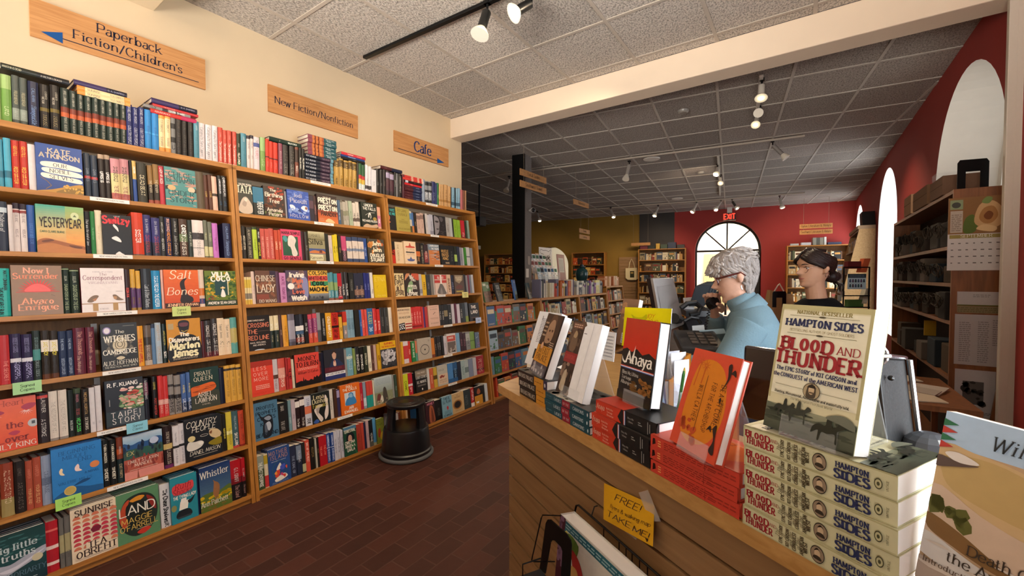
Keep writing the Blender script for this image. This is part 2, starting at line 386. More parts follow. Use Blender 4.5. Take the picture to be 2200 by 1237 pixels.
def glyph_quads(ch, style, hi):
    key = (ch, style, hi)
    if key in _geo: return _geo[key]
    tk, th, se, sl, gp = STY[style]; out = []
    def half(dx, dy):
        L = math.hypot(dx, dy)+1e-9; return (th+(tk-th)*(abs(dy)/L)**1.2)/2
    for st in GL[ch][1]:
        if st[0] == 'o':
            _, cx, cy, rx, ry = st; n = 18 if hi else 11
            if rx < 6:
                rr = max(rx, tk*0.6); out.append([(cx+rr*math.cos(6.2832*i/7), cy+rr*math.sin(6.2832*i/7)) for i in range(7)]); continue
            rx -= tk/2-3; pts = [(cx+rx*math.cos(6.2832*i/n), cy+(ry-th/2+1)*math.sin(6.2832*i/n)) for i in range(n)]; closed = True
        else:
            pts = st[1] if st[0] == 'l' else _crv(st[1], 4 if hi else 2); closed = False
        N = len(pts); Ls = []; Rs = []
        for i in range(N):
            a = pts[i-1] if (i > 0 or closed) else pts[i]; b = pts[(i+1) % N] if (i < N-1 or closed) else pts[i]; p = pts[i]
            d1 = (p[0]-a[0], p[1]-a[1]); d2 = (b[0]-p[0], b[1]-p[1])
            if math.hypot(*d1) < 1e-6: d1 = d2
            if math.hypot(*d2) < 1e-6: d2 = d1
            l1 = math.hypot(*d1); l2 = math.hypot(*d2); n1 = (-d1[1]/l1, d1[0]/l1); n2 = (-d2[1]/l2, d2[0]/l2)
            h1 = half(*d1); h2 = half(*d2); dt = n1[0]*n2[0]+n1[1]*n2[1]
            if dt > 0.5:
                k = (h1+h2)/2/math.sqrt((1+dt)/2); nx = n1[0]+n2[0]; ny = n1[1]+n2[1]; q = math.hypot(nx, ny)
                Ls.append([(p[0]+nx/q*k, p[1]+ny/q*k)]*2); Rs.append([(p[0]-nx/q*k, p[1]-ny/q*k)]*2)
            else:
                e1 = min(h2*0.8, 6); e2 = min(h1*0.8, 6)
                Ls.append([(p[0]+n1[0]*h1+d1[0]/l1*e1, p[1]+n1[1]*h1+d1[1]/l1*e1), (p[0]+n2[0]*h2-d2[0]/l2*e2, p[1]+n2[1]*h2-d2[1]/l2*e2)])
                Rs.append([(p[0]-n1[0]*h1+d1[0]/l1*e1, p[1]-n1[1]*h1+d1[1]/l1*e1), (p[0]-n2[0]*h2-d2[0]/l2*e2, p[1]-n2[1]*h2-d2[1]/l2*e2)])
        for i in range(N if closed else N-1):
            j = (i+1) % N; out.append([Ls[i][1], Rs[i][1], Rs[j][0], Ls[j][0]])
        if se and not closed and st[0] == 'l':
            for e, nx in ((0, 1), (N-1, N-2)):
                p = pts[e]; q = pts[nx]
                if abs(q[1]-p[1]) > abs(q[0]-p[0])*0.9 and (abs(p[1]) < 1 or abs(p[1]-100) < 1 or abs(p[1]-66) < 1 or p[1] < -25):
                    y0, y1 = (p[1], p[1]+th) if q[1] > p[1] else (p[1]-th, p[1])
                    out.append([(p[0]-tk/2-se*0.62, y0), (p[0]+tk/2+se*0.62, y0), (p[0]+tk/2+se*0.62, y1), (p[0]-tk/2-se*0.62, y1)])
    _geo[key] = out; return out
def draw_text(mb, s, fn, h, col, style='s', hi=False, fit=None, align='c', mat='print', slant=None):
    """fn(x, y) -> 3D point; x, y in metres, baseline at y=0; align c/l/r around x=0."""
    w = text_width(s, style)*h; sx = 1.0
    if fit and w > fit: sx = fit/w
    w *= sx; x0 = {'c': -w/2, 'l': 0.0, 'r': -w}[align]; sl = STY[style][3] if slant is None else slant; g = STY[style][4]; k = h/100.0; x = 0.0
    vs = []; fs = []
    for ch in s:
        if ch == ' ': x += 36; continue
        if ch not in GL: ch = 'o'
        x += bearing(ch, style, 0)
        for q in glyph_quads(ch, style, hi):
            n = len(vs)
            for (a, b) in q: vs.append(fn(x0+(x+a+sl*b)*k*sx, b*k))
            fs.append(tuple(range(n, n+len(q))))
        x += GL[ch][0]+g+bearing(ch, style, 1)
    if vs: mb.add(vs, fs, col, mat)
# ---------------------------------------------------------------- flat art on covers, signs, papers (percent of width, height)
def draw_art(mb, spec, O, X, Y, n, W_, H_, mat='print', hi=False, off0=0.0004, seed=1):
    O, X, Y, n = map(np.array, (O, X, Y, n)); rnd = random.Random(seed); k = 0
    for it in spec.split(';'):
        it = it.strip()
        if not it: continue
        k += 1; off = off0+0.00012*k; op = it[0]; a = it[1:].split('|', 1); f = a[0].split()
        P = lambda u, v: O+X*(W_*min(100, max(0, u))/100)+Y*(H_*min(100, max(0, v))/100)+n*off
        if op == 'R':
            x0, y0, x1, y1 = map(float, f[:4]); mb.poly([P(x0, y0), P(x1, y0), P(x1, y1), P(x0, y1)], f[4], mat)
        elif op == 'E':
            cx, cy, rx, ry = map(float, f[:4]); N = 28 if hi else 16; mb.poly([P(cx+rx*math.cos(6.2832*i/N), cy+ry*math.sin(6.2832*i/N)) for i in range(N)], f[4], mat)
        elif op == 'P':
            pts = [tuple(map(float, q.split(','))) for q in f[1:]]; mb.poly([P(*q) for q in pts], f[0], mat)
        elif op == 'C':     # smooth closed blob through points
            pts = [tuple(map(float, q.split(','))) for q in f[1:]]; N = len(pts); o = []
            for i in range(N):
                o += _crv([pts[i-1], pts[i], pts[(i+1) % N], pts[(i+2) % N]], 4)[4:8]
            mb.poly([P(*q) for q in o], f[0], mat)
        elif op == 'L':     # line with width (percent of width)
            w = float(f[1])*W_/200; pts = [P(*map(float, q.split(','))) for q in f[2:]]
            for i in range(len(pts)-1):
                d = unit(pts[i+1]-pts[i]); s_ = np.cross(n, d)*w; mb.poly([pts[i]-s_, pts[i+1]-s_, pts[i+1]+s_, pts[i]+s_], f[0], mat)
        elif op == 'O':     # ring outline
            cx, cy, rx, ry, w = map(float, f[:5]); N = 26
            for i in range(N):
                a0, a1 = 6.2832*i/N, 6.2832*(i+1)/N; wy = w*W_/H_
                mb.poly([P(cx+rx*math.cos(a0), cy+ry*math.sin(a0)), P(cx+rx*math.cos(a1), cy+ry*math.sin(a1)), P(cx+(rx-w)*math.cos(a1), cy+(ry-wy)*math.sin(a1)), P(cx+(rx-w)*math.cos(a0), cy+(ry-wy)*math.sin(a0))], f[5], mat)
        elif op == 'G':     # printed vertical blend y0 col0 y1 col1 ; optional x0 x1
            y0, y1 = float(f[0]), float(f[2]); c0, c1 = np.array(lin(f[1])), np.array(lin(f[3])); x0, x1 = (float(f[4]), float(f[5])) if len(f) > 5 else (0, 100); N = 12
            for i in range(N):
                ya, yb = y0+(y1-y0)*i/N, y0+(y1-y0)*(i+1)/N; mb.poly([P(x0, ya), P(x1, ya), P(x1, yb), P(x0, yb)], tuple(c0+(c1-c0)*(i+0.5)/N), mat)
        elif op == 'B':     # scattered printed patches: count col rx ry x0 y0 x1 y1
            N = int(f[0]); rx, ry, x0, y0, x1, y1 = map(float, f[2:8])
            for _ in range(N):
                cx, cy = rnd.uniform(x0, x1), rnd.uniform(y0, y1); q = rnd.uniform(0.5, 1.3); ph = rnd.random()*6
                mb.poly([P(min(100, max(0, cx+rx*q*rnd.uniform(0.6, 1.2)*math.cos(ph+6.2832*i/7))), min(100, max(0, cy+ry*q*rnd.uniform(0.6, 1.2)*math.sin(ph+6.2832*i/7)))) for i in range(7)], f[1], mat)
        elif op == 'H':     # rows of fine text-like print: x0 y0 x1 y1 rows col
            x0, y0, x1, y1, r = map(float, f[:5]); r = int(r); hh = (y1-y0)/r
            for i in range(r):
                x = x0; yb = y1-(i+1)*hh
                while x < x1-2:
                    w = rnd.uniform(3, 9); e = min(x+w, x1); mb.poly([P(x, yb+hh*0.2), P(e, yb+hh*0.2), P(e, yb+hh*0.62), P(x, yb+hh*0.62)], f[5], mat); x = e+1.6
        elif op == 'S':     # rays: cx cy r0 r1 n col a0 a1
            cx, cy, r0, r1, N = map(float, f[:5]); N = int(N); a0, a1 = (float(f[6]), float(f[7])) if len(f) > 7 else (0, 360); asp = W_/H_
            for i in range(N):
                am = math.radians(a0+(a1-a0)*(i+0.5)/N); da = math.radians((a1-a0)/N*0.5)
                mb.poly([P(cx+r0*math.cos(am-da), cy+r0*asp*math.sin(am-da)), P(cx+r1*math.cos(am), cy+r1*asp*math.sin(am)), P(cx+r0*math.cos(am+da), cy+r0*asp*math.sin(am+da))], f[5], mat)
        elif op == 'T':     # cx y h col style [fit]|text
            cx, y, h = map(float, f[:3]); fit = float(f[5]) if len(f) > 5 else 92; al = f[6] if len(f) > 6 else 'c'; rot = float(f[7]) if len(f) > 7 else 0.0
            c_, s_ = math.cos(math.radians(rot)), math.sin(math.radians(rot))
            draw_text(mb, a[1], lambda xx, yy: O+X*(W_*cx/100+xx*c_-yy*s_)+Y*(H_*y/100+xx*s_+yy*c_)+n*off, H_*h/100, f[3], f[4], hi, W_*fit/100, al, mat)
# ================================================================ the room
XW, XR, ZC, YB0, YB1 = -3.34, 1.0, 3.22, 3.594, 3.80
R7 = math.radians(7.3); GX = V3(math.cos(R7), math.sin(R7), 0); GY = V3(-math.sin(R7), math.cos(R7), 0)
BN = V3(-0.141, 1, 0); BP = V3(-1.29, 12.62, 0)            # rear wall plane
def bw(x, y): return onpl(x, y, BP, BN)
def by(x): return BP[1]+0.141*(x-BP[0])                     # rear wall y at x
q = MB(); q.add([(-10.5, -3.2, 0), (2.4, -3.2, 0), (2.4, 17, 0), (-10.5, 17, 0)], [(0, 1, 2, 3)], 'fff', 'brick_floor'); struct(q.build('floor', base=(0, 0, 0)))
# ceilings
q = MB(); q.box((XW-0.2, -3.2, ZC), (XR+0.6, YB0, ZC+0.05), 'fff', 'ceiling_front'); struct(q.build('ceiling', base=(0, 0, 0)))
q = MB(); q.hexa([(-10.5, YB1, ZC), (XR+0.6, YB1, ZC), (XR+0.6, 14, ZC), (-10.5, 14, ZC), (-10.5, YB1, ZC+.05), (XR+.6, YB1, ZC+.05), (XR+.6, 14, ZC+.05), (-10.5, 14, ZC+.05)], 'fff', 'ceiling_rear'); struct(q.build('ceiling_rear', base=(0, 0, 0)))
q = MB()
for k in range(-1, 8):
    x = -2.99+0.606*k
    if x < XR: q.box((x-0.012, -3.2, ZC-0.006), (x+0.012, YB0, ZC+0.002), 'fff', 'grid_beige')
for k in range(-9, 3):
    y = 2.235+0.62*k; q.box((XW, y-0.012, ZC-0.0055), (XR, y+0.012, ZC+0.002), 'fff', 'grid_beige')
struct(q.build('ceiling_grid_trim', base=(0, 0, 0)))
def clip_line(p, d, poly):
    t0, t1 = -50.0, 50.0
    for i in range(len(poly)):
        a, b = np.array(poly[i]), np.array(poly[(i+1) % len(poly)]); nx, ny = -(b[1]-a[1]), b[0]-a[0]
        den = d[0]*nx+d[1]*ny; num = (p[0]-a[0])*nx+(p[1]-a[1])*ny
        if abs(den) < 1e-9:
            if num < 0: return None
        elif den > 0: t0 = max(t0, -num/den)
        else: t1 = min(t1, -num/den)
    return (p+d*t0, p+d*t1) if t1 > t0+0.02 else None
q = MB(); PB = [(-10, YB1), (XR, YB1), (XR, by(XR)), (-10, by(-10))]; g0 = V3(-0.113, 4.622, 0)
for k in range(-17, 4):
    s_ = clip_line(g0+GX*(0.606*k), GY, PB)
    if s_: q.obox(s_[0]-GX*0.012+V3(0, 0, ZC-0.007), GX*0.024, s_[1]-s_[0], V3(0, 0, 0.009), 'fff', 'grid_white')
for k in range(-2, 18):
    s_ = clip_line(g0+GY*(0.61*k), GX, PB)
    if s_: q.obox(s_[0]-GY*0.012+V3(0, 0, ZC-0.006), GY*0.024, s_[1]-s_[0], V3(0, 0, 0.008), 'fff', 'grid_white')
struct(q.build('ceiling_grid_rear_trim', base=(0, 0, 0)))
# left wall, its end and the alcove beyond
q = MB(); q.box((XW-0.18, -3.2, 0), (XW, YB1-0.02, ZC), 'fff', 'cream_plaster'); struct(q.build('wall_left', base=(0, 0, 0)))
q = MB(); q.box((XW-0.02, YB0, 3.0), (XR+0.3, YB1, ZC), 'fff', 'beam_paint'); bev(struct(q.build('beam_trim')), 0.008)
q = MB(); q.box((XW-0.002, 0.70, 3.07), (-2.5, 0.925, ZC), 'fff', 'cream_plaster'); bev(struct(q.build('soffit_beam')), 0.004)
q = MB(); q.box((-10.5, -3.4, 0), (2.0, -3.2, ZC), 'fff', 'cream_plaster'); struct(q.build('wall_front', base=(0, 0, 0)))
q = MB(); q.box((-10.7, 3.6, 0), (-10.5, 14, ZC), 'fff', 'cream_plaster'); struct(q.build('wall_far_left', base=(0, 0, 0)))
q = MB(); q.box((-10.5, 3.45, 0), (XW-0.18, 3.6, ZC), 'fff', 'cream_plaster'); struct(q.build('wall_alcove', base=(0, 0, 0)))
# arched wall slabs: wall of thickness T with arched openings (bottom z0, spring z1, half width a)
def arch_wall(name, mat, O, U, N, L, T, openings, reveal='white_plaster', z_top=ZC):
    """O start on the room face, U along the wall, N outward; openings: (centre, half width, sill, spring height)"""
    q = MB(); rv = MB(); O, U, N = map(np.array, (O, U, N)); P = lambda s, z, t=0: O+U*s+N*t+V3(0, 0, z)
    s = 0.0
    for (c, a, z0, z1) in sorted(openings):
        q.poly([P(s, 0), P(c-a, 0), P(c-a, z_top), P(s, z_top)], 'fff', mat); K = 24
        if z0 > 0: q.poly([P(c-a, 0), P(c+a, 0), P(c+a, z0), P(c-a, z0)], 'fff', mat)
        arc = [(c-a*math.cos(math.pi*i/K), z1+a*math.sin(math.pi*i/K)) for i in range(K+1)]
        for i in range(K): q.poly([P(*arc[i]), P(*arc[i+1]), P(arc[i+1][0], z_top), P(arc[i][0], z_top)], 'fff', mat)
        ring = [(c-a, z0)]+arc+[(c+a, z0)]
        for i in range(len(ring)-1): rv.poly([P(*ring[i]), P(*ring[i+1]), P(*ring[i+1], T), P(*ring[i], T)], 'fff', reveal)
        if z0 > 0: rv.poly([P(c-a, z0), P(c+a, z0), P(c+a, z0, T), P(c-a, z0, T)], 'fff', reveal)
        q.poly([P(s, 0, T), P(c-a, 0, T), P(c-a, z_top, T), P(s, z_top, T)], 'fff', reveal)
        if z0 > 0: q.poly([P(c-a, 0, T), P(c+a, 0, T), P(c+a, z0, T), P(c-a, z0, T)], 'fff', reveal)
        for i in range(K): q.poly([P(*arc[i], T), P(*arc[i+1], T), P(arc[i+1][0], z_top, T), P(arc[i][0], z_top, T)], 'fff', reveal)
        s = c+a
    q.poly([P(s, 0), P(L, 0), P(L, z_top), P(s, z_top)], 'fff', mat); q.poly([P(s, 0, T), P(L, 0, T), P(L, z_top, T), P(s, z_top, T)], 'fff', reveal)
    o = struct(q.build(name, base=O)); struct(rv.build(name.replace('wall', 'trim')+'_reveal', base=O)); return o
YE = 13.2
arch_wall('wall_right', 'red_paint', (XR, -3.2, 0), (0, 1, 0), (1, 0, 0), YE+3.2, 0.5, [(0.95+3.2, 0.86, 0.75, 2.13), (4.65+3.2, 0.85, 0.6, 2.15), (8.3+3.2, 0.85, 0.6, 2.15), (12.05+3.2, 0.78, 0.6, 2.2)])
for i, (c, a) in enumerate(((0.95, 0.86), (4.65, 0.85), (8.3, 0.85), (12.05, 0.78))):
    q = MB(); K = 24; zs = 2.13 if i == 0 else 2.2 if i == 3 else 2.15; z0 = 0.75 if i == 0 else 0.6; x = XR+0.42
    pts = [(x, c-a, z0)]+[(x, c-a*math.cos(math.pi*k/K), zs+a*math.sin(math.pi*k/K)) for k in range(K+1)]+[(x, c+a, z0)]
    q.tube(pts, 0.03, 'e8e4da', 'plastic', 6, True); q.tube([(x, c, z0), (x, c, zs+a)], 0.018, 'e8e4da', 'plastic', 6); q.tube([(x, c-a, zs), (x, c+a, zs)], 0.018, 'e8e4da', 'plastic', 6)
    q.tube([(x, c-a, (z0+zs)/2), (x, c+a, (z0+zs)/2)], 0.015, 'e8e4da', 'plastic', 6)
    fr = struct(q.build('window_%d' % (i+1)))
    g = MB(); g.poly(pts, 'fff', 'window_glass'); g.build('pane', fr)
# rear wall: olive to the left, a black panel, red to the right with the arched door
UB = unit((1, 0.141, 0)); NB = unit((-0.141, 1, 0)); O0 = V3(-10.5, by(-10.5), 0)
sB = lambda x: (x+10.5)/UB[0]
xo, xk, xr_ = bw(1374, 500)[0], bw(1449, 500)[0], XR+0.05
awc = (bw(1152, 580)[0]+bw(1212, 580)[0])/2
arch_wall('wall_back_olive', 'olive_paint', O0, UB, NB, sB(xo), 0.4, [(sB(awc), 0.62, 0.9, bw(1185, 530)[2]-0.62)], reveal='olive_paint')
q = MB(); a_ = V3(xo, by(xo), 0); q.obox(a_-NB*0.02, UB*(sB(xk)-sB(xo)), NB*0.3, V3(0, 0, ZC), 'fff', 'black_paint'); struct(q.build('wall_back_black'))
dl, dr = bw(1492, 560)[0], bw(1636, 560)[0]; dc = (dl+dr)/2; da = (dr-dl)/2; dz1 = bw(1562, 474)[2]-da
arch_wall('wall_back_red', 'red_paint', (xk, by(xk), 0), UB, NB, sB(xr_)-sB(xk), 0.3, [(sB(dc)-sB(xk), da, 0.0, dz1)], reveal='red_paint')
# arched entrance: frame, fan light bars, transom, dark door leaf
P_ = lambda s, z, t=0.0: V3(dc, by(dc), 0)+UB*s+NB*t+V3(0, 0, z)
q = MB(); K = 24; pts = [P_(-da+0.02, 0, 0.2)]+[P_(-(da-0.02)*math.cos(math.pi*k/K), dz1+(da-0.02)*math.sin(math.pi*k/K), 0.2) for k in range(K+1)]+[P_(da-0.02, 0, 0.2)]
q.tube(pts, 0.035, '2a2420', 'plastic', 6)
q.tube([P_(-da, dz1, 0.2), P_(da, dz1, 0.2)], 0.03, '2a2420', 'plastic', 6)
for an in (45, 90, 135): q.tube([P_(0, dz1, 0.2), P_(da*math.cos(math.radians(an)), dz1+da*math.sin(math.radians(an)), 0.2)], 0.022, '2a2420', 'plastic', 6)
q.tube([P_(-0.02, 0, 0.2), P_(-0.02, dz1, 0.2)], 0.03, '2a2420', 'plastic', 6)
dfr = struct(q.build('door_1'))
q = MB(); q.poly(pts, 'fff', 'window_glass'); q.build('pane', dfr)
q = MB(); q.obox(P_(da-0.62, 0.02, 0.10), UB*0.60, NB*0.05, V3(0, 0, dz1-0.06), '2c2622', 'plastic'); q.obox(P_(da-0.16, 0.95, 0.06), UB*0.03, NB*0.04, V3(0, 0, 0.3), '8a8478', 'plastic'); struct(q.build('door_2'))
# world outside the openings: pale yellow building opposite, paving
q = MB(); q.box((-12, 16.2, 0), (6, 16.4, 5.5), 'f4ead0', 'paper'); q.box((-2.9, 16.1, 0.4), (-2.0, 16.22, 2.2), 'b8a878', 'paper'); struct(q.build('exterior_wall'))
q = MB(); q.box((2.4, -12, -0.08), (16, 20, -0.02), 'c9c0b2', 'paper'); struct(q.build('exterior_ground'))
q = MB(); q.box((12, -12, 0), (12.2, 20, 4.2), 'd8c4a4', 'paper'); struct(q.build('exterior_street_wall'))
# dim cream doorway in the alcove at the far left
pa = V3(-8.6, by(-8.6)-0.35, 0)
q = MB(); q.obox(pa+V3(-0.6, -1.2, 0), (0.05, 0, 0), (0, 1.1, 0), (0, 0, 2.35), 'd8d0c0', 'paper'); q.obox(pa+V3(-0.56, -1.28, 0), (0.05, 0, 0), (0, 0.1, 0), (0, 0, 2.45), 'd8d0c0', 'paper'); q.obox(pa+V3(-0.56, -1.28, 2.35), (0.07, 0, 0), (0, 1.3, 0), (0, 0, 0.12), 'd8d0c0', 'paper'); struct(q.build('door_3'))
# steel column: black painted face, grey stucco side
cc_ = V3(-3.385, 5.22, 0)
q = MB(); q.obox(cc_-GX*0.205, GX*0.205, GY*0.02, V3(0, 0, ZC), 'fff', 'black_metal'); q.obox(cc_-GX*0.205+GY*0.02, GX*0.203, GY*0.22, V3(0, 0, ZC), 'fff', 'grey_stucco'); struct(q.build('column_trim'))
# pair of slim white posts by the right wall under the beam
for px in (2164, 2182):
    p = on(px, 450, 1, 3.62); q = MB(); q.box((p[0]-0.019, 3.60, 0), (p[0]+0.019, 3.64, 3.0), 'cfc4b4', 'plastic'); bev(struct(q.build('post_trim')), 0.004)
# ---------------------------------------------------------------- wall signs of the left wall
def sign_board(name, label, p0, p1, art, thick=0.014, group=None):
    (y0, z0), (y1, z1) = p0, p1
    r = thing(name, label, 'sign', (XW, (y0+y1)/2, z0), group)
    q = MB(); q.box((XW, y0, z0), (XW+thick, y1, z1), 'fff', 'sign_wood'); q.build('board', r)
    q = MB(); draw_art(q, art, (XW+thick, y0, z0), (0, 1, 0), (0, 0, 1), (1, 0, 0), y1-y0, z1-z0, 'paper', True); q.build('lettering', r)
INK = '23283c'; BLU = '1c4f8e'
sign_board('hanging_sign', 'long wooden wall sign with blue arrow pointing left, above the nearest bookcase', (0.405, 2.679), (1.187, 2.878), f'T 51 67 26 {INK} r 37.5|Paperback;T 51.6 28.3 24.5 {INK} r 67|Fiction/Children\'s;R 15 16 95 18.4 {INK};P {BLU} 4.8,18 15,34 15,4')
sign_board('hanging_sign', 'wooden wall sign without arrow, lettered in dark serif, above the middle bookcase', (1.593, 2.666), (2.366, 2.869), f'T 49.5 38 25 {INK} r 96|New Fiction/Nonfiction')
sign_board('hanging_sign', 'wooden wall sign with blue arrow pointing right, nearest the end of the cream wall', (2.777, 2.659), (3.545, 2.860), f'T 49 31 50 24396c R 42|Cafe;R 6 15.4 77 18.4 {INK};P {BLU} 91,17 76.6,31 76.6,3')
# ================================================================ leaning bookcases on the left wall
LEAN = math.radians(6.6325); BX0 = -2.82
UP = V3(-math.sin(LEAN), 0, math.cos(LEAN)); DP = V3(-math.cos(LEAN), 0, -math.sin(LEAN)); AY = V3(0, 1, 0); OUT = -DP
FP = lambda y, t, d=0.0: V3(BX0, y, 0)+UP*t+DP*d
SH = [2.165, 1.85, 1.55, 1.25, 0.945, 0.65, 0.365, 0.055]
CASES = [(-0.06, 1.232), (1.236, 2.452), (2.456, 3.70)]
def bookcase(label, y0, y1, shelves, depth, tall=True, group=None, x_off=0.0):
    r = thing('bookcase', label, 'bookcase', (BX0-0.15, (y0+y1)/2, 0), group); top = shelves[0]; pw = 0.021
    for y in (y0, y1-pw):
        q = MB(); q.hexa([FP(y, -0.003), FP(y+pw, -0.003), FP(y+pw, 0.028, depth), FP(y, 0.028, depth), FP(y, top-0.012), FP(y+pw, top-0.012), FP(y+pw, top-0.012, depth), FP(y, top-0.012, depth)], 'fff', 'wood_up'); q.build('side_panel', r)
    for i, t in enumerate(shelves):
        q = MB(); th = 0.022
        if i == 0: q.hexa([FP(y0, top-0.03), FP(y1, top-0.03), FP(y1, top-0.03)+V3(-depth+0.005, 0, 0), FP(y0, top-0.03)+V3(-depth+0.005, 0, 0), FP(y0, top), FP(y1, top), FP(y1, top)+V3(-depth+0.01, 0, 0), FP(y0, top)+V3(-depth+0.01, 0, 0)], 'fff', 'wood_along')
        else: q.obox(FP(y0+pw, t-th, 0.002), AY*(y1-y0-2*pw), DP*(depth-0.012), UP*th, 'fff', 'wood_along')
        q.build('shelf', r)
    q = MB(); q.obox(FP(y0+pw, 0.03, depth-0.012), AY*(y1-y0-2*pw), DP*0.008, UP*(top-0.07), 'fff', 'wood_back'); q.build('back_panel', r)
    q = MB(); q.obox(FP(y0+pw, 0.0, 0.02), AY*(y1-y0-2*pw), DP*0.018, UP*(shelves[-1]-0.022), 'fff', 'wood_along'); q.build('kickboard', r)
    for s in (1,):
        q = MB()
        for t in shelves[1:-1]: q.obox(FP((y0+y1)/2-0.012, t+0.03, depth-0.02), AY*0.024, DP*0.008, UP*0.225, 'b8b0a4', 'plastic')
        q.build('slotted_rail', r)['label'] = 'pale metal shelf rail'
    return r
CNAME = ['left', 'middle', 'third']
bookcase('tall wooden bookcase nearest the camera, under the arrow sign pointing left', *CASES[0], SH, 0.25, group=None)
bookcase('tall wooden bookcase between two others, under the sign without arrow', *CASES[1], SH, 0.25)
bookcase('tall wooden bookcase at the far end of the cream wall, behind the step stool', *CASES[2], SH, 0.25)
LSH = [1.13, 0.86, 0.58, 0.31, 0.05]
LOW = [(3.72, 4.945), (4.95, 6.14), (6.145, 7.29)]
for i, (a, b) in enumerate(LOW):
    bookcase(['waist-high wooden bookcase next to the last tall bookcase', 'waist-high wooden bookcase in the middle of the low row, past the column', 'waist-high wooden bookcase at the far end of the low row'][i], a, b, LSH, 0.26)
bookcase('small wooden bookcase slightly taller than the low row, at its far end', 7.31, 8.16, [1.25, 0.98, 0.73, 0.48, 0.24, 0.05], 0.26)
# ---------------------------------------------------------------- books
ORD = ['first', 'second', 'third', 'fourth', 'fifth', 'sixth', 'seventh', 'eighth', 'ninth', 'tenth', 'eleventh', 'twelfth', 'thirteenth', 'fourteenth', 'fifteenth', 'sixteenth', 'seventeenth', 'eighteenth', 'nineteenth', 'twentieth', 'twenty-first', 'twenty-second', 'twenty-third', 'twenty-fourth', 'twenty-fifth', 'twenty-sixth', 'twenty-seventh', 'twenty-eighth', 'twenty-ninth', 'thirtieth', 'thirty-first', 'thirty-second', 'thirty-third', 'thirty-fourth', 'thirty-fifth', 'thirty-sixth', 'thirty-seventh', 'thirty-eighth', 'thirty-ninth', 'fortieth'] + ['number %d' % k for k in range(41, 90)]
PAL = [('black', '181818'), ('charcoal', '383838'), ('grey', '888888'), ('pale grey', 'b8b8b8'), ('white', 'e4e0e0'), ('cream', 'e4d6b4'), ('tan', 'c09868'), ('brown', '6a4a34'), ('dark brown', '3a2a22'), ('maroon', '5a2028'), ('dark red', '8a1820'), ('red', 'c83030'), ('orange-red', 'd0502e'), ('salmon', 'c86858'), ('orange', 'd8822a'), ('gold', 'd09c30'), ('yellow', 'dcc830'), ('lime green', 'b0cc38'), ('green', '2f7a3e'), ('pale green', '98a878'), ('dark green', '22382c'), ('teal', '3f8a90'), ('turquoise', '2ab0a8'), ('pale blue', 'a0b8cc'), ('blue', '3a70b0'), ('sky blue', '3a94cc'), ('navy', '252c50'), ('slate blue', '5a6a88'), ('purple', '4a3a6a'), ('dark purple', '2a2240'), ('pink', 'd088a8'), ('mauve', '987888'), ('pale pink', 'dcb8b0'), ('magenta', 'c04a80'), ('olive', '767040')]
def cname(h):
    c = lin(h) if isinstance(h, str) else h; g = lambda v: np.array([x**(1/2.2) for x in v]); a = g(c)
    return min(PAL, key=lambda p: float(np.sum((g(lin(p[1]))-a)**2)))[0]
def book_parts(cv, pg, O, A, U, D, w, h, d, bands, text=None, hard=True, hi=True, fine=True):
    """spine-out: O bottom corner of the spine, A across the thickness, U up the spine, D into the shelf"""
    O, A, U, D = map(np.array, (O, A, U, D)); tb = min(0.0028, w*0.12); n = 4 if (hard and fine) else 1; bu = min(0.005, w*0.16) if hard else 0.0
    arc = lambda a: bu*(1-(2*a/w-1)**2)                    # bulge of a hardback's rounded spine
    prof = [(0, d)]+[(w*k/n, bu-arc(w*k/n)) for k in range(n+1)]+[(w, d), (w-tb, d)]+[(w-tb, bu+tb), (tb, bu+tb)]+[(tb, d)]
    zs = sorted({0.0, 1.0} | {b[1] for b in bands} | {b[2] for b in bands}); cols = []
    base = bands[0][0] if bands and bands[0][1] == 0 and bands[0][2] == 1 else 'fff'
    for k in range(len(zs)-1):
        m = (zs[k]+zs[k+1])/2; c = base
        for b in bands:
            if b[1] <= m <= b[2]: c = b[0]
        cols.append(c)
    cv.ext(prof, O, A, D, [U*(h*z) for z in zs], cols)
    gap = 0.0035 if hard else 0.0005
    pg.obox(O+A*(tb+0.0004)+U*gap+D*(bu+tb), A*(w-2*tb-0.0008), D*(d-bu-tb-gap), U*(h-2*gap), 'fff', 'page_edge')
    if text:
        for (tx, col, sty, v0, v1, a0, a1) in text:
            hh = w*(a1-a0)*0.86; L = h*(v1-v0); cx = O+U*(h*(v0+v1)/2); ac = w*(a0+a1)/2
            base_a = ac-hh*0.40
            draw_text(cv, tx, lambda x, y: cx-U*x+A*(base_a+y)+D*(bu-arc(min(max(base_a+y, 0), w))-0.0006), hh*0.82, col, sty, False, L)
REC = []     # every shelved book, largest shown become objects of their own
def rec(**k):
    p = [project(x) for x in k['corners']]; xs = [a[0] for a in p]; ys = [a[1] for a in p]
    vis = max(0, min(2200, max(xs))-max(0, min(xs)))*max(0, min(1237, max(ys))-max(0, min(ys)))
    k['area'] = vis; REC.append(k)
def y_at(px, t, x_of=None):
    """y on the case front at height t whose image column is px"""
    P0 = FP(0, t) if x_of is None else V3(x_of[0], 0, x_of[1])
    a = CM @ (P0-CC); e = CM @ AY; k = (px-1100)/F_PX
    return (a[0]-k*a[2])/(k*e[2]-e[0])
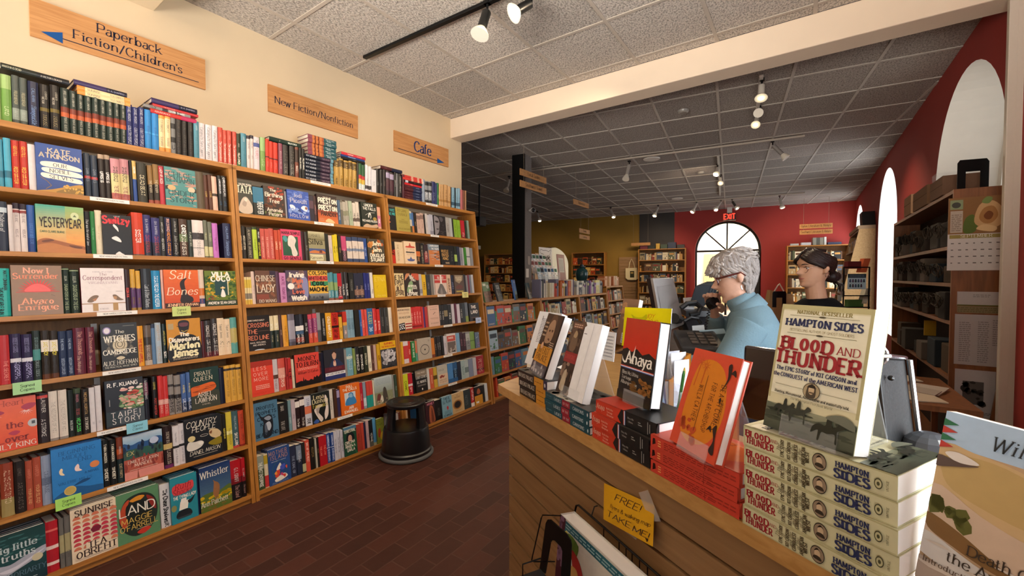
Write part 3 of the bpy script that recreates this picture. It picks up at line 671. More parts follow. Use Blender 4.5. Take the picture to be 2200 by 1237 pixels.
def parse_item(s):
    f = s.split('~'); g = f[0].split(); tx = []
    for t in f[1:]:
        ws = t.split(); g += ws[1:]; p = ws[0].split('/')
        tx.append((p[0].replace('_', ' '), p[1], p[2], *[float(z) for z in p[3].split(',')]))
    d = {'xe': float(g[0]), 'c': g[1] if len(g) > 1 else '-', 'h': None, 'bands': [], 'n': 1, 'tx': tx, 'soft': False}
    for w in g[2:]:
        if w[0] == 'h': d['h'] = float(w[1:])/10**(len(w)-1)
        elif w[0] == 'n': d['n'] = int(w[1:])
        elif w[0] == 'b':
            c, a, b = w[1:].split(':'); c = 'b'+c if len(c) == 5 else c; d['bands'].append((c, float(a)/100, float(b)/100))
    return d
def shelf_row(case, row, x0, scale, items, hdef=0.236, x_first=None):
    """row 0 is the top board; items: view-x of the right edge, colour, options, ~titles"""
    y0, y1 = CASES[case]; top = row == 0; t = SH[row]; ypos = []
    full = lambda v: x0+v/scale
    if top: zt = FP(0, t)[2]; xf = FP(0, t)[0]-0.018
    prev = None; k = 0; rnd = random.Random(case*31+row)
    for s in items.replace('\n', '').split('|'):
        if not s.strip(): continue
        d = parse_item(s.strip()); hm = (d['h'] or hdef)*0.5
        ye = y_at(full(d['xe']), 0, (xf, zt+hm)) if top else y_at(full(d['xe']), t+hm)
        if prev is None: prev = ye; continue                # the first item only sets the start
        ya, yb = prev, ye; prev = ye
        if d['c'] == '-' : continue
        w = yb-ya-0.0008; h = d['h'] or hdef*(1+rnd.uniform(-0.035, 0.035)); soft = d['soft'] or h < 0.215
        U, D = (V3(0, 0, 1), V3(-1, 0, 0)) if top else (UP, DP)
        inset = rnd.uniform(0.012, 0.02)
        O = V3(xf-rnd.uniform(0, 0.006), ya+0.0004, zt) if top else FP(ya+0.0004, t, inset)
        O = O+U*0.0008
        pl = 'atop the %s bookcase' % CNAME[case] if top else '%s shelf down, %s bookcase' % (ORD[row-1], CNAME[case])
        if d['c'][0] == '@':
            hh = d['h'] or 0.238; key = d['c'][1:]; lab, art, bg = COVERS[key]
            k += 1
            for j in range(d['n']):
                Oj = O+D*(0.031*j-0.008)
                rec(kind='face', O=Oj, A=AY, U=U, D=D, w=w, h=hh*(1-0.004*(j % 3)), d=0.028, art=art if j == 0 else None, bg=bg, key=key, corners=[Oj, Oj+AY*w, Oj+AY*w+U*hh, Oj+U*hh] if j == 0 else [Oj+U*hh, Oj+AY*w+U*hh, Oj+AY*w+U*hh+D*0.03],
                    label=('%s, %s' % (lab, pl)) if j == 0 else '%s copy behind the %s' % ({1: 'second', 2: 'third', 3: 'fourth', 4: 'fifth', 5: 'sixth', 6: 'seventh', 7: 'eighth', 8: 'ninth'}[j], lab), group='face-out copies of one title' if d['n'] > 1 else ('books facing out ' + pl), case=case, row=row, idx=k)
        else:
            k += 1; bands = [(d['c'], 0.0, 1.0)]+d['bands']; dep = min(0.165, h*0.66)
            if top: dep = 0.155
            lb = '%s%s book%s, %s from left, %s' % ('thick ' if w > 0.042 else 'slim ' if w < 0.02 else '', cname(d['c']), (' banded '+cname(d['bands'][0][0])) if d['bands'] and cname(d['bands'][0][0]) != cname(d['c']) else '', ORD[k-1], pl)
            rec(kind='spine', O=O, A=AY, U=U, D=D, w=w, h=h, d=dep, bands=bands, tx=d['tx'], soft=soft, label=lb, group='books '+pl, corners=[O, O+AY*w, O+AY*w+U*h, O+U*h], case=case, row=row, idx=k)
def flat_stack(xa, xb, view, case, zbase, books, xfront=None, pos='', depth=0.155):
    """books lying flat, spines out along the shelf: list of (thickness, bands, texts, shift)"""
    x0, sc = view; z = zbase; xf = (FP(0, SH[0])[0]-0.016) if xfront is None else xfront
    for i, (th, bands, tx, sh) in enumerate(books):
        ya = y_at(x0+xa/sc, 0, (xf, z)); yb = y_at(x0+xb/sc, 0, (xf, z)); L = yb-ya; O = V3(xf-0.004*((i*7) % 3), ya+sh, z)
        nm = ORD[len(books)-1-i]
        bb = [(b[0], b[1], b[2]) for b in bands]; tx = [(q_[0], q_[1], q_[2], 1-q_[4], 1-q_[3], q_[5], q_[6]) for q_ in tx]
        rec(kind='spine', O=O+AY*L, A=V3(0, 0, 1), U=-AY, D=V3(-1, 0, 0), w=th-0.0006, h=L, d=depth, bands=bb, tx=tx, soft=False, flip=True, label='%s book lying flat, %s from top on %s' % (cname(bands[0][0]), nm, pos), group='books lying flat, '+pos, corners=[O, O+AY*L, O+AY*L+V3(0, 0, th), O+V3(0, 0, th)], case=case, row=0, idx=90+i)
        z += th
    return z
# ---------------------------------------------------------------- printed covers: (description, art, board colour)
COVERS = {
'kate': ('book with blue cover and three white title ribbons', 'R 0 0 100 100 2f4f94;G 0 27407c 55 34589e;C b98a3e 2,0 30,6 60,14 98,22 98,0;C 8a6a34 40,0 60,10 98,14 98,0;L 8a6a34 1.5 8,30 22,22 30,14 18,6;B 22 d8a850 3 2 55 2 98 18;T 50 82 10 c8bca8 b 74|KATE;T 50 71 10 c8bca8 b 86|ATKINSON;C f2ead6 12,62 50,64 92,58 94,50 50,52 14,53;C f2ead6 14,50 50,50 92,46 96,37 50,38 16,42;C f2ead6 12,39 50,36 92,33 94,24 50,27 14,30;T 50 54 7.5 2b3350 r 60|OUR;T 50 41.5 7.5 2b3350 r 64|NOBLE;T 52 28.5 7.5 2b3350 r 68|SELVES', '2c4a8a'),
'chloe': ('book with teal cover and rosy clouds', 'R 0 0 100 100 4c8c8a;B 26 b98f80 14 2.2 2 52 98 98;B 14 c79a84 12 2 2 2 98 40;C 1c2a2c 0,50 14,52 22,47 0,41;C 1c2a2c 100,50 84,52 78,46 100,40;T 50 76 13 1d4448 r 76|CHLOE;T 50 62 13 1d4448 r 90|BENJAMIN;E 20 47 13 7 c9a878;E 84 47 12 7 d8bea0;T 50 28 13 1d4448 r 82|UNDER;T 52 10 13 1d4448 r 78|STORY', '3c7472'),
'yester': ('book with green to orange desert cover', 'G 0 d8703a 45 d0b070;G 45 d0b070 100 3fa08a;G 30 e09a50 100 7fb070 60 100;G 0 d8783c 30 e0a050 60 100;C 9a5a30 0,22 18,30 40,26 60,22 80,18 100,14 100,0 0,0;C b8743c 0,14 30,20 60,14 100,8 100,0 0,0;C 6a3a22 10,24 28,28 34,25 14,21;C 6a3a22 66,17 92,14 90,10 72,12;T 50 54 19 2a1c18 b 86|YESTERYEAR;T 32 42 4 3a5a40 b 50|CARO CLAIRE BURKE;E 80 80 9 8 c8d0a0;P 5a6a4a 76,78 80,83 84,78', '3a8a70'),
'switzy': ('book with black cover and white hands', 'R 0 0 100 100 14151a;T 48 78 17 d8363e x 92|Switzy;T 50 95 3 ddd s 80|a novel;C e8e2de 40,76 52,68 54,58 48,62 36,72;C e8e2de 34,44 46,46 58,40 62,32 48,34 30,40;C e8e2de 40,0 52,8 62,4 70,0', '101116'),
'now': ('book with brown cover and red half sun', 'R 0 0 100 100 8f7058;T 48 84 11 f0a488 R 62|Now I;T 48 73 11 f0906c R 88|Surrender;S 50 47 22 40 15 d8342c 0 180;C e8605a 26,47 34,58 50,63 66,58 74,47;R 8 46 94 47 c83a30;L 5a4434 .8 76,40 84,38;T 50 22 12 f0a07c R 70|Alvaro;T 50 10 12 f0a07c R 84|Enrigue', '6a5040'),
'corr': ('book with white cover and two small birds', 'R 0 0 100 100 e6dcda;T 50 90 2.6 9a8a98 s 66|A NOVEL OF LETTERS;T 50 83 6 9a7a80 r|The;T 50 73 10 a8848a R 90|Correspondent;T 50 64 5 b8a0a8 r 68|VIRGINIA EVANS;R 0 18 100 20 a8805c;R 24 2 36 20 b08850;R 70 2 82 20 b08850;C 7a6048 12,24 20,34 30,38 38,36 32,28 22,22;C b07850 24,28 34,32 30,25;C 7a6048 70,37 78,38 88,30 96,26 86,25 76,27;C b8885a 72,34 80,34 78,27 73,29;L 6a5a4a .8 78,46 94,46;T 50 5 3 8a8088 s 70|A NOVEL', '8a3040'),
'salt': ('book with orange cover and dark hooded figure', 'G 0 c8441c 100 e06a2c;T 46 76 22 f4dcc0 i 92|Salt;C 2a2020 44,14 48,40 44,62 52,74 66,78 58,68 60,48 66,34 80,26 78,14;T 50 34 19 f4dcc0 i 94|Bones;R 0 0 100 13 3a1c14;T 50 4 7 e8b890 b 88|JENNIFER GIVHAN', 'a83c1c'),
'villa': ('book with leafy cover and white lady in a doorway', 'R 0 0 100 100 6a7a30;B 40 c8a028 7 5 0 20 100 95;B 40 3a5a2a 7 5 0 10 100 95;R 30 30 70 74 284848;L e0d8b0 3 72,76 72,30;C f0ece4 48,26 50,40 54,48 60,40 62,26;E 55 51 8 2.6 d8b860;E 55 52 3 3 e8c8a8;R 0 0 100 16 2c3a28;B 12 a83028 3 2 0 16 30 30;T 50 84 13 f4f0e0 x 78|VILLA;T 50 70 14 f4f0e0 x 86|COCO;T 50 5 7 f0e8d8 b 88|ANDREW SEAN GREER', '4a5a28'),
'witches': ('book with black cover and pale rose emblem', 'R 0 0 100 100 1f1d1c;S 50 52 18 40 24 4c463e;S 50 52 30 44 8 6a6154;C cfc0a0 30,52 36,64 50,69 64,64 70,52 64,42 50,37 36,42;O 50 53 14 10 2 4a4032;O 50 54 8 6 2 4a4032;L 4a4032 1 34,58 50,66 66,58;L 4a4032 1 34,46 50,41 66,46;E 16 85 11 8 8a78a8;E 16 85 8 6 e0d8e0;R 60 93 92 94 8a8478;T 50 78 7 f0ead8 r 30|The;T 50 60 13 f4eede R 84|WITCHES;T 50 33 10 f4eede R 92|CAMBRIDGE;C cfc0a0 38,24 50,28 62,24 50,20;T 50 10 9 e8e2d2 r 94|ALICE HOFFMAN;T 50 4 3.6 d8d2c2 s 88|THE PRACTICAL MAGIC SERIES', '181716'),
'disap': ('book with amber cover and black-coated man', 'R 0 0 100 100 c98a2a;C 1c1a1c 4,0 4,40 20,56 34,62 64,62 84,56 98,40 100,0;C 241c20 34,92 36,74 44,66 56,66 64,74 66,92 50,97;C 6a3a44 38,90 62,90 60,82 40,82;C 1a1618 28,84 50,80 64,83 50,76;L c8a850 2 42,72 50,69 62,72;R 4 76 20 90 b09a70;T 50 58 9 f6ecd8 x 30|The;T 50 46 10 f6ecd8 x 88|Disappearers;T 50 27 17 f6ecc0 x 84|Marlon;T 50 10 17 f6ecc0 x 74|James;H 14 3 86 8 2 b8a890', '1a1818'),
'lily': ('book with orange cover and lashed eyes', 'G 0 d8482a 60 e46238;G 60 e46238 100 d45a40;T 44 86 11 a8402c r|Heart;C a8324a 66,80 80,86 100,84 92,76 76,74;C a8324a -0,78 16,80 30,74 12,70;S 78 74 4 18 7 e8e0e0 190 340;S 8 70 4 18 6 e8e0e0 200 350;T 50 42 12 8a2420 R|the;C b0324a 36,33 50,37 62,33 50,28;E 92 46 13 8 b8bcc0;P 4a5058 88,44 88,50 96,50 96,44;T 46 16 13 8a2420 R 90|Lover;T 50 4 9 e8d8c8 r 92|LILY KING', 'b84028'),
'taipei': ('book with dark cover and pastel hillside town', 'R 0 0 100 100 23262e;C 40603c 36,40 46,62 62,70 84,80 100,84 100,36;B 22 c8564a 9 3 55 38 98 74;B 26 8aa87a 8 4 40 34 98 68;B 16 d8a898 8 3 36 36 92 62;B 10 e8d8c8 5 2 44 34 98 84;E 48 77 11 3 d8a09a;E 68 79 8 3 e8c8c0;E 90 78 9 3 e0d4d0;R 0 4 100 34 2e3a40;R 34 4 100 34 465058;T 46 86 8 f0ece8 b 78|R. F. KUANG;T 50 20 11 f0ece8 w 76|TAIPEI;T 52 7 11 f0ece8 w 74|STORY;R 9 46 11 60 9a9a9a', '1c1f28'),
'pirate': ('book with dark green cover and orange fabric band', 'R 0 0 100 100 1e3a36;C 3e4238 0,36 96,40 100,0 0,0;C d8642a 0,54 30,58 64,62 82,60 88,48 70,40 40,38 0,34;B 10 8a3a1c 12 1 4 40 80 56;L 3a2a20 1.2 4,44 40,46 84,50;T 44 82 10 dcd2b8 r 60|PIRATE;T 44 69 10 dcd2b8 r 66|QUEEN;T 48 29 11 f0e8d8 r 52|ARIEL;T 50 15 12 f0e8d8 r 76|LAWHON;T 50 8 3.5 d8ccb8 s 56|A NOVEL', '1a302c'),
'begin': ('book with sky blue cover, moons and gold seal', 'R 0 0 100 100 2a7cc4;T 50 85 7.5 1c5a94 r 76|BEGINNING;T 46 75 7.5 1c5a94 r 58|MIDDLE;T 64 66 7.5 1c5a94 r|END;C ecd8b0 18,61 14,56 16,49 24,47 20,53 21,58;C f0d4cc 50,62 44,56 46,49 58,48 53,53 53,58;E 84 54 10 6.5 d8834c;T 78 40 4 1c5a94 b|A NOVEL;T 44 29 5 1c5a94 r 70|VALERIE MILES;C 1f5a92 0,6 20,16 44,20 70,14 100,10 100,0 0,0;C 184a7c 40,22 60,30 74,28 62,24;E 33 15 12 8.5 d4b868;E 33 15 10 7 c0a458', '2a70b0'),
'exit': ('book with layered city in blue, green and coral', 'G 76 7aa8cc 100 b8cad8;C 2a5488 0,84 20,78 40,82 60,80 80,86 100,82 100,60 0,60;R 0 46 100 68 2f5a50;B 16 3a4e48 5 9 0 44 100 66;B 10 20304a 4 8 0 60 100 78;R 0 16 100 46 b05848;B 18 8a3a34 4 10 0 20 100 44;R 0 0 100 18 d88a80;P 8a4a3c 30,0 32,14 33,22 34,14 36,0;T 16 55 9 c8b878 r|EX;T 48 36 7 f0d8c8 r 78|EMILY ST. JOHN;T 48 27 7 f0d8c8 r 46|MANDEL;R 12 20 84 20.8 e8c8b8;E 78 78 12 8 b8c4dc', '3a6080'),
'country': ('book with black cover and two pale dogs', 'R 0 0 100 100 1c2026;T 46 80 14 f2ecdc h 82|COUNTRY;T 52 67 13 f2ecdc h 64|PEOPLE;C d8d4cc 4,34 10,46 26,44 42,44 50,38 44,30 34,26 20,24 8,26;C e8e4dc 34,40 44,42 48,36 40,34;C d0b890 66,62 74,66 90,62 100,50 92,40 80,42 68,50;C 7a4a2a 66,58 74,62 72,54;C 8a7a20 62,32 74,38 98,42 100,26 80,24;E 18 53 10 7 d8c890;O 52 55 11 3 1 e0dcd0;T 52 13 9 f2ecdc h 82|DANIEL MASON;R 20 8 86 9 b8b0a0', '161a28'),
'big': ('book with dark teal sea cover and gold seal', 'G 0 18303a 60 1e4a4c;G 60 1e4a4c 100 1a3c3c;C a8acbc 0,46 30,44 60,52 100,60 100,48 70,38 40,30 0,20;C d0d0dc 10,36 40,38 70,46 98,54 70,42 30,30;B 20 3a6a6a 10 1.5 0 62 100 98;T 40 68 12 b8c8cc R 84|big little;T 46 52 12 c8d4d8 R 80|truths;E 82 42 11 7 c8c0a0;E 6 22 11 8 c8b88a;T 60 18 9 5a7888 r 76|MORIARTY;R 20 8 80 9 c0ccd0', '142a30'),
'sunrise': ('cream book covered with rows of red half suns', 'R 0 0 100 100 ead8bc;'+''.join('P %s %s;' % (('d0785a', 'c84a50', 'c03a4c')[min(2, abs(j-3) < 2 and 2 or abs(j-3) < 3 and 1 or 0)], ' '.join('%.1f,%.1f' % (12+19*i+8*math.cos(math.pi*a/8), 22+8.2*j+(6.2*math.sin(math.pi*a/8))*(1 if (j > 3 or i in (0, 2, 4)) else 1)) for a in range(9))) for i in range(5) for j in range(8))+'E 50 53 11 5.5 7a2038;T 49 86 11 3a2824 R 80|SUNRISE;R 28 20 76 32 ead8bc;T 51 20 11 3a2824 R 40|TEA;R 8 5 92 19 ead8bc;T 50 6.5 12 3a2824 R 84|OBREHT', 'e0ceb0'),
'land': ('book with green cover and swirled black and flame shape', 'R 0 0 100 100 5a8a64;C 26302a 10,70 26,88 60,92 86,80 96,56 90,30 70,12 40,8 14,24 4,48;C b84a2c 8,64 18,80 30,84 20,60 24,40 16,30 6,46;C d8902c 30,82 50,88 66,84 48,76;C 8a2a24 70,84 88,72 92,50 80,60;C c83a2c 44,14 62,20 78,16 60,8;C 1a201e 22,72 40,78 66,76 78,60 76,34 56,22 34,26 22,46;T 48 54 18 f0ece0 s 86|LAND;T 46 37 11 d8b860 s 72|MAGGIE;T 50 23 11 d8b860 s 88|O\'FARRELL;R 44 20 80 21 b8b090', '4a7454'),
'ruth': ('teal book with typewriter and red script title', 'R 0 0 100 100 2a8a9c;C d8484c 8,80 30,84 60,82 84,84 86,68 60,62 24,60 8,66;T 46 72 13 8a1c28 i 60|Ruth;T 44 60 13 8a1c28 i 70|Shocks;T 52 51 6.5 f0ece0 b 86|THE TYPING LADY;P f0ece0 28,26 34,44 66,44 60,26;P f4f0e8 34,40 38,50 58,50 56,40;C 20262c 20,10 26,24 66,24 74,10;C 20262c 62,42 74,44 90,50 78,38 66,36;R 22 8 72 12 3a4248;E 10 34 10 7 8a8a58', '1f7484'),
'whistler': ('book with blue sky cover, horse in yellow field', 'G 36 4a6a88 100 1c3468;C 5a7030 0,34 30,40 60,38 100,44 100,0 0,0;B 26 d0b020 9 3 0 18 100 34;B 20 7a6a30 8 3 0 2 100 20;C 9a6a44 40,36 44,58 42,66 48,62 56,58 62,50 60,36 56,28 56,18 50,28 48,16 44,28;T 48 75 15 f0ece0 r 90|Whistler;T 44 12 11 f0ece0 r 84|Ann Patchett', '1c2c54'),
'tata': ('book with dark cover and pale statue of two lovers', 'R 0 0 100 100 2e3028;T 56 88 6 f0e6d4 b 80|VALERIE PERRIN;T 50 64 22 f4ead0 R 96|TATA;C c8b4a0 6,10 20,34 40,50 62,52 84,38 96,24 90,4 40,0;C a89484 30,28 44,40 60,34 50,22;C e0d0bc 44,44 56,50 66,44 56,38', '24261f'),
'birth': ('book with dark cover of red and green leaves', 'R 0 0 100 100 33221c;B 26 a83c24 9 5 20 50 90 98;B 26 6a3a28 9 5 4 10 90 70;B 16 5a6a34 8 4 0 0 70 20;T 44 84 9 e8dcc8 b 34|The;T 48 66 13 e8dcc8 b 92|Birthing;T 48 47 12 e8dcc8 b 60|Tree;T 48 18 11 e0d4c0 b 86|Amanda;T 50 4 11 e0d4c0 b 76|Peters', '221a16'),
'jodi': ('bright blue book with white-peaked mountains', 'R 0 0 100 100 2c50a8;B 24 5a78c8 12 3 0 60 100 98;C e4e8f0 8,46 24,48 34,38 20,28;C e4e8f0 60,40 72,50 90,46 86,30;P 16306c 30,24 48,42 66,24;B 18 8aa4dc 8 4 4 18 96 36;T 48 76 14 c8c8d0 r 52|Jodi;T 50 57 15 d4d0d0 r 92|Picoult;E 84 42 6 5 8a5a48;T 50 7 10 f0e8dc w 84|HOLLOW', '24407c'),
'preston': ('book with black top, white capitals and orange flare', 'R 0 0 100 100 2c1a16;G 0 d87838 34 b84c26;R 0 34 100 44 8a3a22;T 50 88 5 e8dcc8 b 40|DOUGLAS;T 52 70 17 f4e8d4 x 90|PRESTON;T 50 63 4.5 e0d0c0 b 44|& ALETHEIA;T 52 44 17 f4e8d4 x 90|PRESTON;T 54 25 13 2a1410 x 74|PARADOX;C f0c088 36,4 50,16 70,12 80,2;H 8 6 30 16 3 c8886a', '241816'),
'under': ('dark green book with white capitals and gold seal', 'R 0 0 100 100 232a22;T 48 84 10 f2eee0 b 52|UNDER;T 50 70 10 f2eee0 b 80|THE FALLS;C e8e4d8 40,42 44,56 50,60 58,56 60,42 54,36 56,48 50,52 46,40;L e8e4d8 1.5 52,60 84,62;L e8e4d8 1.5 40,56 24,48;E 82 36 12 8 a8883c;T 50 22 8 f2eee0 b 92|RICHARD RUSSO;C c8a888 10,6 30,14 60,10 92,16 92,2 12,0', '1a201a'),
'maria': ('hot pink book with draped white statue', 'R 0 0 100 100 d8486a;R 6 14 84 78 2f5a44;C 4a9a98 8,70 20,80 32,68 22,58;C e0d4c8 38,78 60,80 74,66 66,48 78,24 70,14 52,16 46,40 32,50;L a89c94 1 50,70 44,40 60,18;L a89c94 1 60,66 56,40 70,18;T 50 84 9 2a1420 b 92|MARIA SEMPLE;T 52 2 9 2a1420 b 88|GO GENTLE', 'b83a58'),
'daniel': ('pale gold book with sunset strip and dark serif name', 'R 0 0 100 100 98906c;G 70 706848 100 c8c098;T 40 82 9 4a4430 r 84|DANIEL;T 40 56 19 3a3424 R 88|Silva;R 0 24 100 42 4a5a8a;C c87844 0,30 30,36 60,34 84,36 100,30 100,26 0,26;P 6a3a34 60,28 64,38 78,38 80,28;R 4 2 84 22 d8d0a8;T 40 6 11 4a4434 r 76|Ransom', '5a563c'),
'john': ('book with dark cover, orange patches and cream bold lettering', 'R 0 0 100 100 4a4438;B 8 d8904a 9 9 0 40 30 90;B 5 c86a34 9 9 60 60 98 92;T 54 72 18 f6e8c8 x 80|John;T 50 64 6 f0dcb8 x|of;T 54 46 18 f6e8c8 x 82|John;T 54 24 14 f6ecd4 x 82|DOUGLAS;T 54 6 14 f6ecd4 x 82|STUART', '343028'),
'chinese': ('brown book with large pale serif title', 'R 0 0 100 100 6a4a3c;R 70 80 100 100 3a3040;B 12 8a5a44 10 8 0 4 90 90;B 6 a87858 8 6 0 30 80 70;R 0 12 60 28 8a4a3c;T 48 68 17 f0e4cc r 94|CHINESE;T 48 34 23 f0e4cc r 90|LADY;T 54 3 9 ecdcc8 r 86|BO WANG', '4a3430'),
'irvine': ('dusky book with rounded orange and white lettering', 'R 0 0 100 100 55485c;B 16 a08078 14 9 10 40 98 98;B 10 3a3648 14 9 0 0 98 40;C 8a8ab0 70,80 98,70 98,20 80,14;T 50 78 16 f6ecdc x 88|Irvine;T 52 60 14 e8744c b 58|Men;T 58 44 14 e8744c b|in;T 54 26 14 e87858 b 62|Love;T 54 5 15 f6ecdc x 92|Welsh;E 20 50 15 10 f0ece4', '3c3444'),
'colson': ('book with bands of yellow, red and green lettering', 'R 0 0 100 100 e0b048;R 0 66 100 83 d8584c;R 6 50 100 64 3a8a5c;G 0 2a2e30 24 8a8c90;B 8 4a4e54 6 6 0 4 100 24;T 50 86 12 1c1a18 b 92|COLSON;T 50 69 11 5a1c24 b 94|WHITEHEAD;T 54 50 14 12100e x 82|COOL;T 52 31 13 1c1a18 x 94|MACHINE;T 8 50 12 e84838 x|I', '2c2e30'),
'etna': ('bright yellow book with small bird', 'R 0 0 100 100 dcb818;T 50 72 17 ecd060 s 84|ETNA;L a87c10 1.4 20,48 34,54;L a87c10 1.4 26,52 20,40;T 54 6 6 f0dc80 s 80|PAUL YOON', 'c8a418'),
'cross': ('black book with embossed coral capitals', 'R 0 0 100 100 241f1e;T 40 84 4 d8c8b8 b 74|DONNIE CHARLES GURLEY;T 50 66 12 c8745a b 90|CROSSING;T 24 48 12 c8745a b 40|THE;T 48 30 12 c8745a b 90|RED LINE;R 44 54 100 55 6a5248;T 44 20 4 d0c4b8 b 74|RACE, REDLINING,;T 48 13 4 d0c4b8 b 80|AND AMERICA;E 48 0 22 3 c8d0d8', '1c1817'),
'less': ('red book with widely spaced white capitals', 'R 0 0 100 100 dc4432;R 0 84 100 100 a83428;T 42 74 10 f0c8b8 w 68|LESS;T 44 58 10 f0c8b8 w 68|OVER;T 46 43 10 f0c8b8 w 66|MORE;H 20 18 82 32 3 f0b8a8;T 46 5 5 c83828 s 66|TONY CALISTO', 'a83028'),
'money': ('red book with black capitals over city skyline', 'R 0 0 100 100 d4483c;P 1c1616 0,0 100,0 100,26 92,20 86,26 80,20 74,24 70,14 60,18 52,14 42,16 38,22 34,16 30,30 28,16 20,18 0,14;T 50 78 13 2a1412 R 74|MONEY;T 50 60 14 2a1412 R 92|TO BURN;H 12 50 92 58 2 f0a898;T 52 38 8 2a1412 r 84|William D. Cohan', '2a1c1c'),
'amer': ('book with suited man, hands clasped, above blue base', 'R 0 0 100 100 2c2c34;C 2a3454 28,40 34,58 46,66 62,66 78,58 92,40;C c89c84 40,84 42,72 48,66 56,68 60,76 60,88 50,94;C 3a2a24 40,84 42,94 52,98 60,92 60,84 50,90;C d8b09a 44,58 50,64 56,58 56,44 44,46;P 7a2030 47,64 52,64 51,56 49,56;R 0 26 100 42 5a2430;T 52 32 7 8a4040 r 84|AMERICAN;R 2 14 100 24 e0dce0;T 50 17 4.5 3a3a4a b 88|MY CASE FOR REFORM;R 0 0 100 14 2c3468', '1e2030'),
'atomic': ('yellow book with grey billowing cloud', 'R 0 0 100 100 3a3a3e;R 0 72 100 100 e0b020;T 54 88 8 c03020 b 84|BURNING;T 50 78 6 c03020 b 84|THE WORLD DOWN;B 34 b8b4b8 10 7 12 16 96 66;B 26 dcd8dc 7 5 30 24 86 62;B 8 2a2a2e 9 6 0 0 100 14', 'c89c1c'),
'profits': ('blue-grey book with engraved horned statue', 'R 0 0 100 100 4c7490;T 48 80 9 1c3448 b 76|PROFITS;T 50 66 9 1c3448 b 84|PROPHETS;T 50 51 9 1c3448 b 84|COMETS;T 50 36 9 1c3448 b 84|KINGS;C 20242c 14,90 20,72 34,60 60,64 74,56 76,30 66,6 34,4 32,30 36,46 22,62;C 8a94a4 40,56 60,60 70,52 56,48;C b0b8c4 46,40 62,44 68,30 56,20;C 5a6474 40,34 46,42 52,20 42,10;T 50 8 9 1a2a3a b 90|BEARD AND', '3a5a70'),
'fame': ('black book with bare white legs raised', 'R 0 0 100 100 1e2220;C dccfc6 10,46 30,52 46,50 60,56 50,60 30,60 20,54 34,34 56,12 44,2 26,20;C e4d8d0 68,6 86,20 90,50 84,80 76,88 72,80 76,50 66,26;C 3a5aa0 2,6 20,14 34,6 20,0;T 38 80 14 f0e4b8 r 76|Lena;T 46 66 14 f0e4b8 r 88|Dunham;T 46 51 13 c8b84c r 84|Famesick', '181c1a'),
'roll': ('orange book with blue duotone portrait', 'R 0 0 100 100 dc6a1e;T 48 88 8 f4ecd8 b 44|ROLL;T 48 78 8 f4ecd8 b 86|THE CALLS;R 20 30 76 72 c8d4dc;C 3a80b8 24,30 28,48 40,56 40,66 52,71 64,66 66,56 74,48 76,30;C 8ab8d8 42,56 46,66 58,66 60,54;T 50 15 9 f4ecd8 b 40|ARI;T 50 4 9 f4ecd8 b 86|EMANUEL', 'b85a1c'),
'soldier': ('pale book with painted figures on a field', 'G 40 8a9488 100 b8c4c8;H 8 72 92 96 5 8a9aa4;R 0 0 100 44 84886a;C 6a3a34 10,10 14,36 24,40 32,34 34,10;C 4a443c 42,4 46,48 52,60 60,58 66,44 70,6;C d8d0c0 26,8 34,30 42,28 44,8;B 14 a89a80 6 4 10 0 96 18', '9aa4a4'),
'mother': ('blue book with abstract faceted bird figure', 'R 0 0 100 100 2a4c88;T 46 82 11 d89a70 w 82|MOTHER;T 50 69 11 d89a70 w 76|ISLAND;H 14 62 80 66 1 a8b0c8;O 50 38 34 26 2 3a6a6a;C d84838 30,32 44,42 50,30 40,18 28,20;C f0e8dc 34,40 52,56 58,44 46,38;C 4a5ac0 52,46 74,50 70,36 56,36;C e89a40 24,30 34,36 36,26;C f0e8dc 24,12 44,20 70,24 84,14 60,8 34,6;C d84838 60,22 76,20 70,12;C e05a40 76,42 84,44 82,34;C c8487a 50,24 60,28 62,18;T 48 2 5 8a9cc8 r 74|JAMIE FIGUEROA', '243e70'),
'garza': ('dark green book with portrait and stacked capitals', 'R 0 0 100 100 24503c;R 0 88 100 100 4a7a9a;T 48 80 10 e8e4d4 b 90|TERRESTRIAL;C 20242a 20,50 24,74 50,80 76,72 78,50;C c89a88 32,52 36,68 52,70 62,62 58,50;T 44 40 10 f0ece0 b 78|CRISTINA;T 46 27 10 f0ece0 b 74|RIVERA;T 48 14 10 f0ece0 b 60|GARZA;B 10 3a7a50 8 6 60 0 98 40', '1c4030'),
'fruit': ('green book with red and yellow fruit shapes', 'R 0 0 100 100 8a9438;T 46 84 9 4a5a28 s 80|HYMNS TO;T 46 72 9 4a5a28 s 80|PLEASURE;C b84a30 14,30 20,56 44,60 52,40 40,24;C d8b83c 40,20 50,40 80,44 90,24 70,10', '6a7430'),
'choice': ('black book with turquoise capitals and orange mask', 'R 0 0 100 100 221f20;T 62 82 11 4ab8b0 b 60|VOICE;T 56 66 11 4ab8b0 b 80|LIKE MINE;C d8744c 0,62 20,64 30,52 20,40 34,34 10,30 0,36', '1a1718'),
'regime': ('gold-olive book with quiet serif capitals', 'R 0 0 100 100 a8984a;T 48 82 11 6a5c24 r 80|REGIME;T 48 66 11 6a5c24 r 84|CHANGE;T 50 48 4 6a5c24 r 30|INSIDE;H 20 34 84 46 3 7a6a30;T 56 8 6 6a5c24 r 84|MAGGIE HABERMAN', '8a7c3c'),
'face': ('charcoal book with half-lit grey face', 'R 0 0 100 100 2a2628;C 8a8488 0,88 20,94 40,84 46,60 40,40 36,20 20,6 0,4;C 3a3638 10,72 36,72 34,64 12,64;C 4a4648 16,34 36,34 30,28 18,28;C 5a5458 46,92 70,94 80,80 60,70;B 16 4a4444 12 2 44 4 98 60', '1e1b1d'),
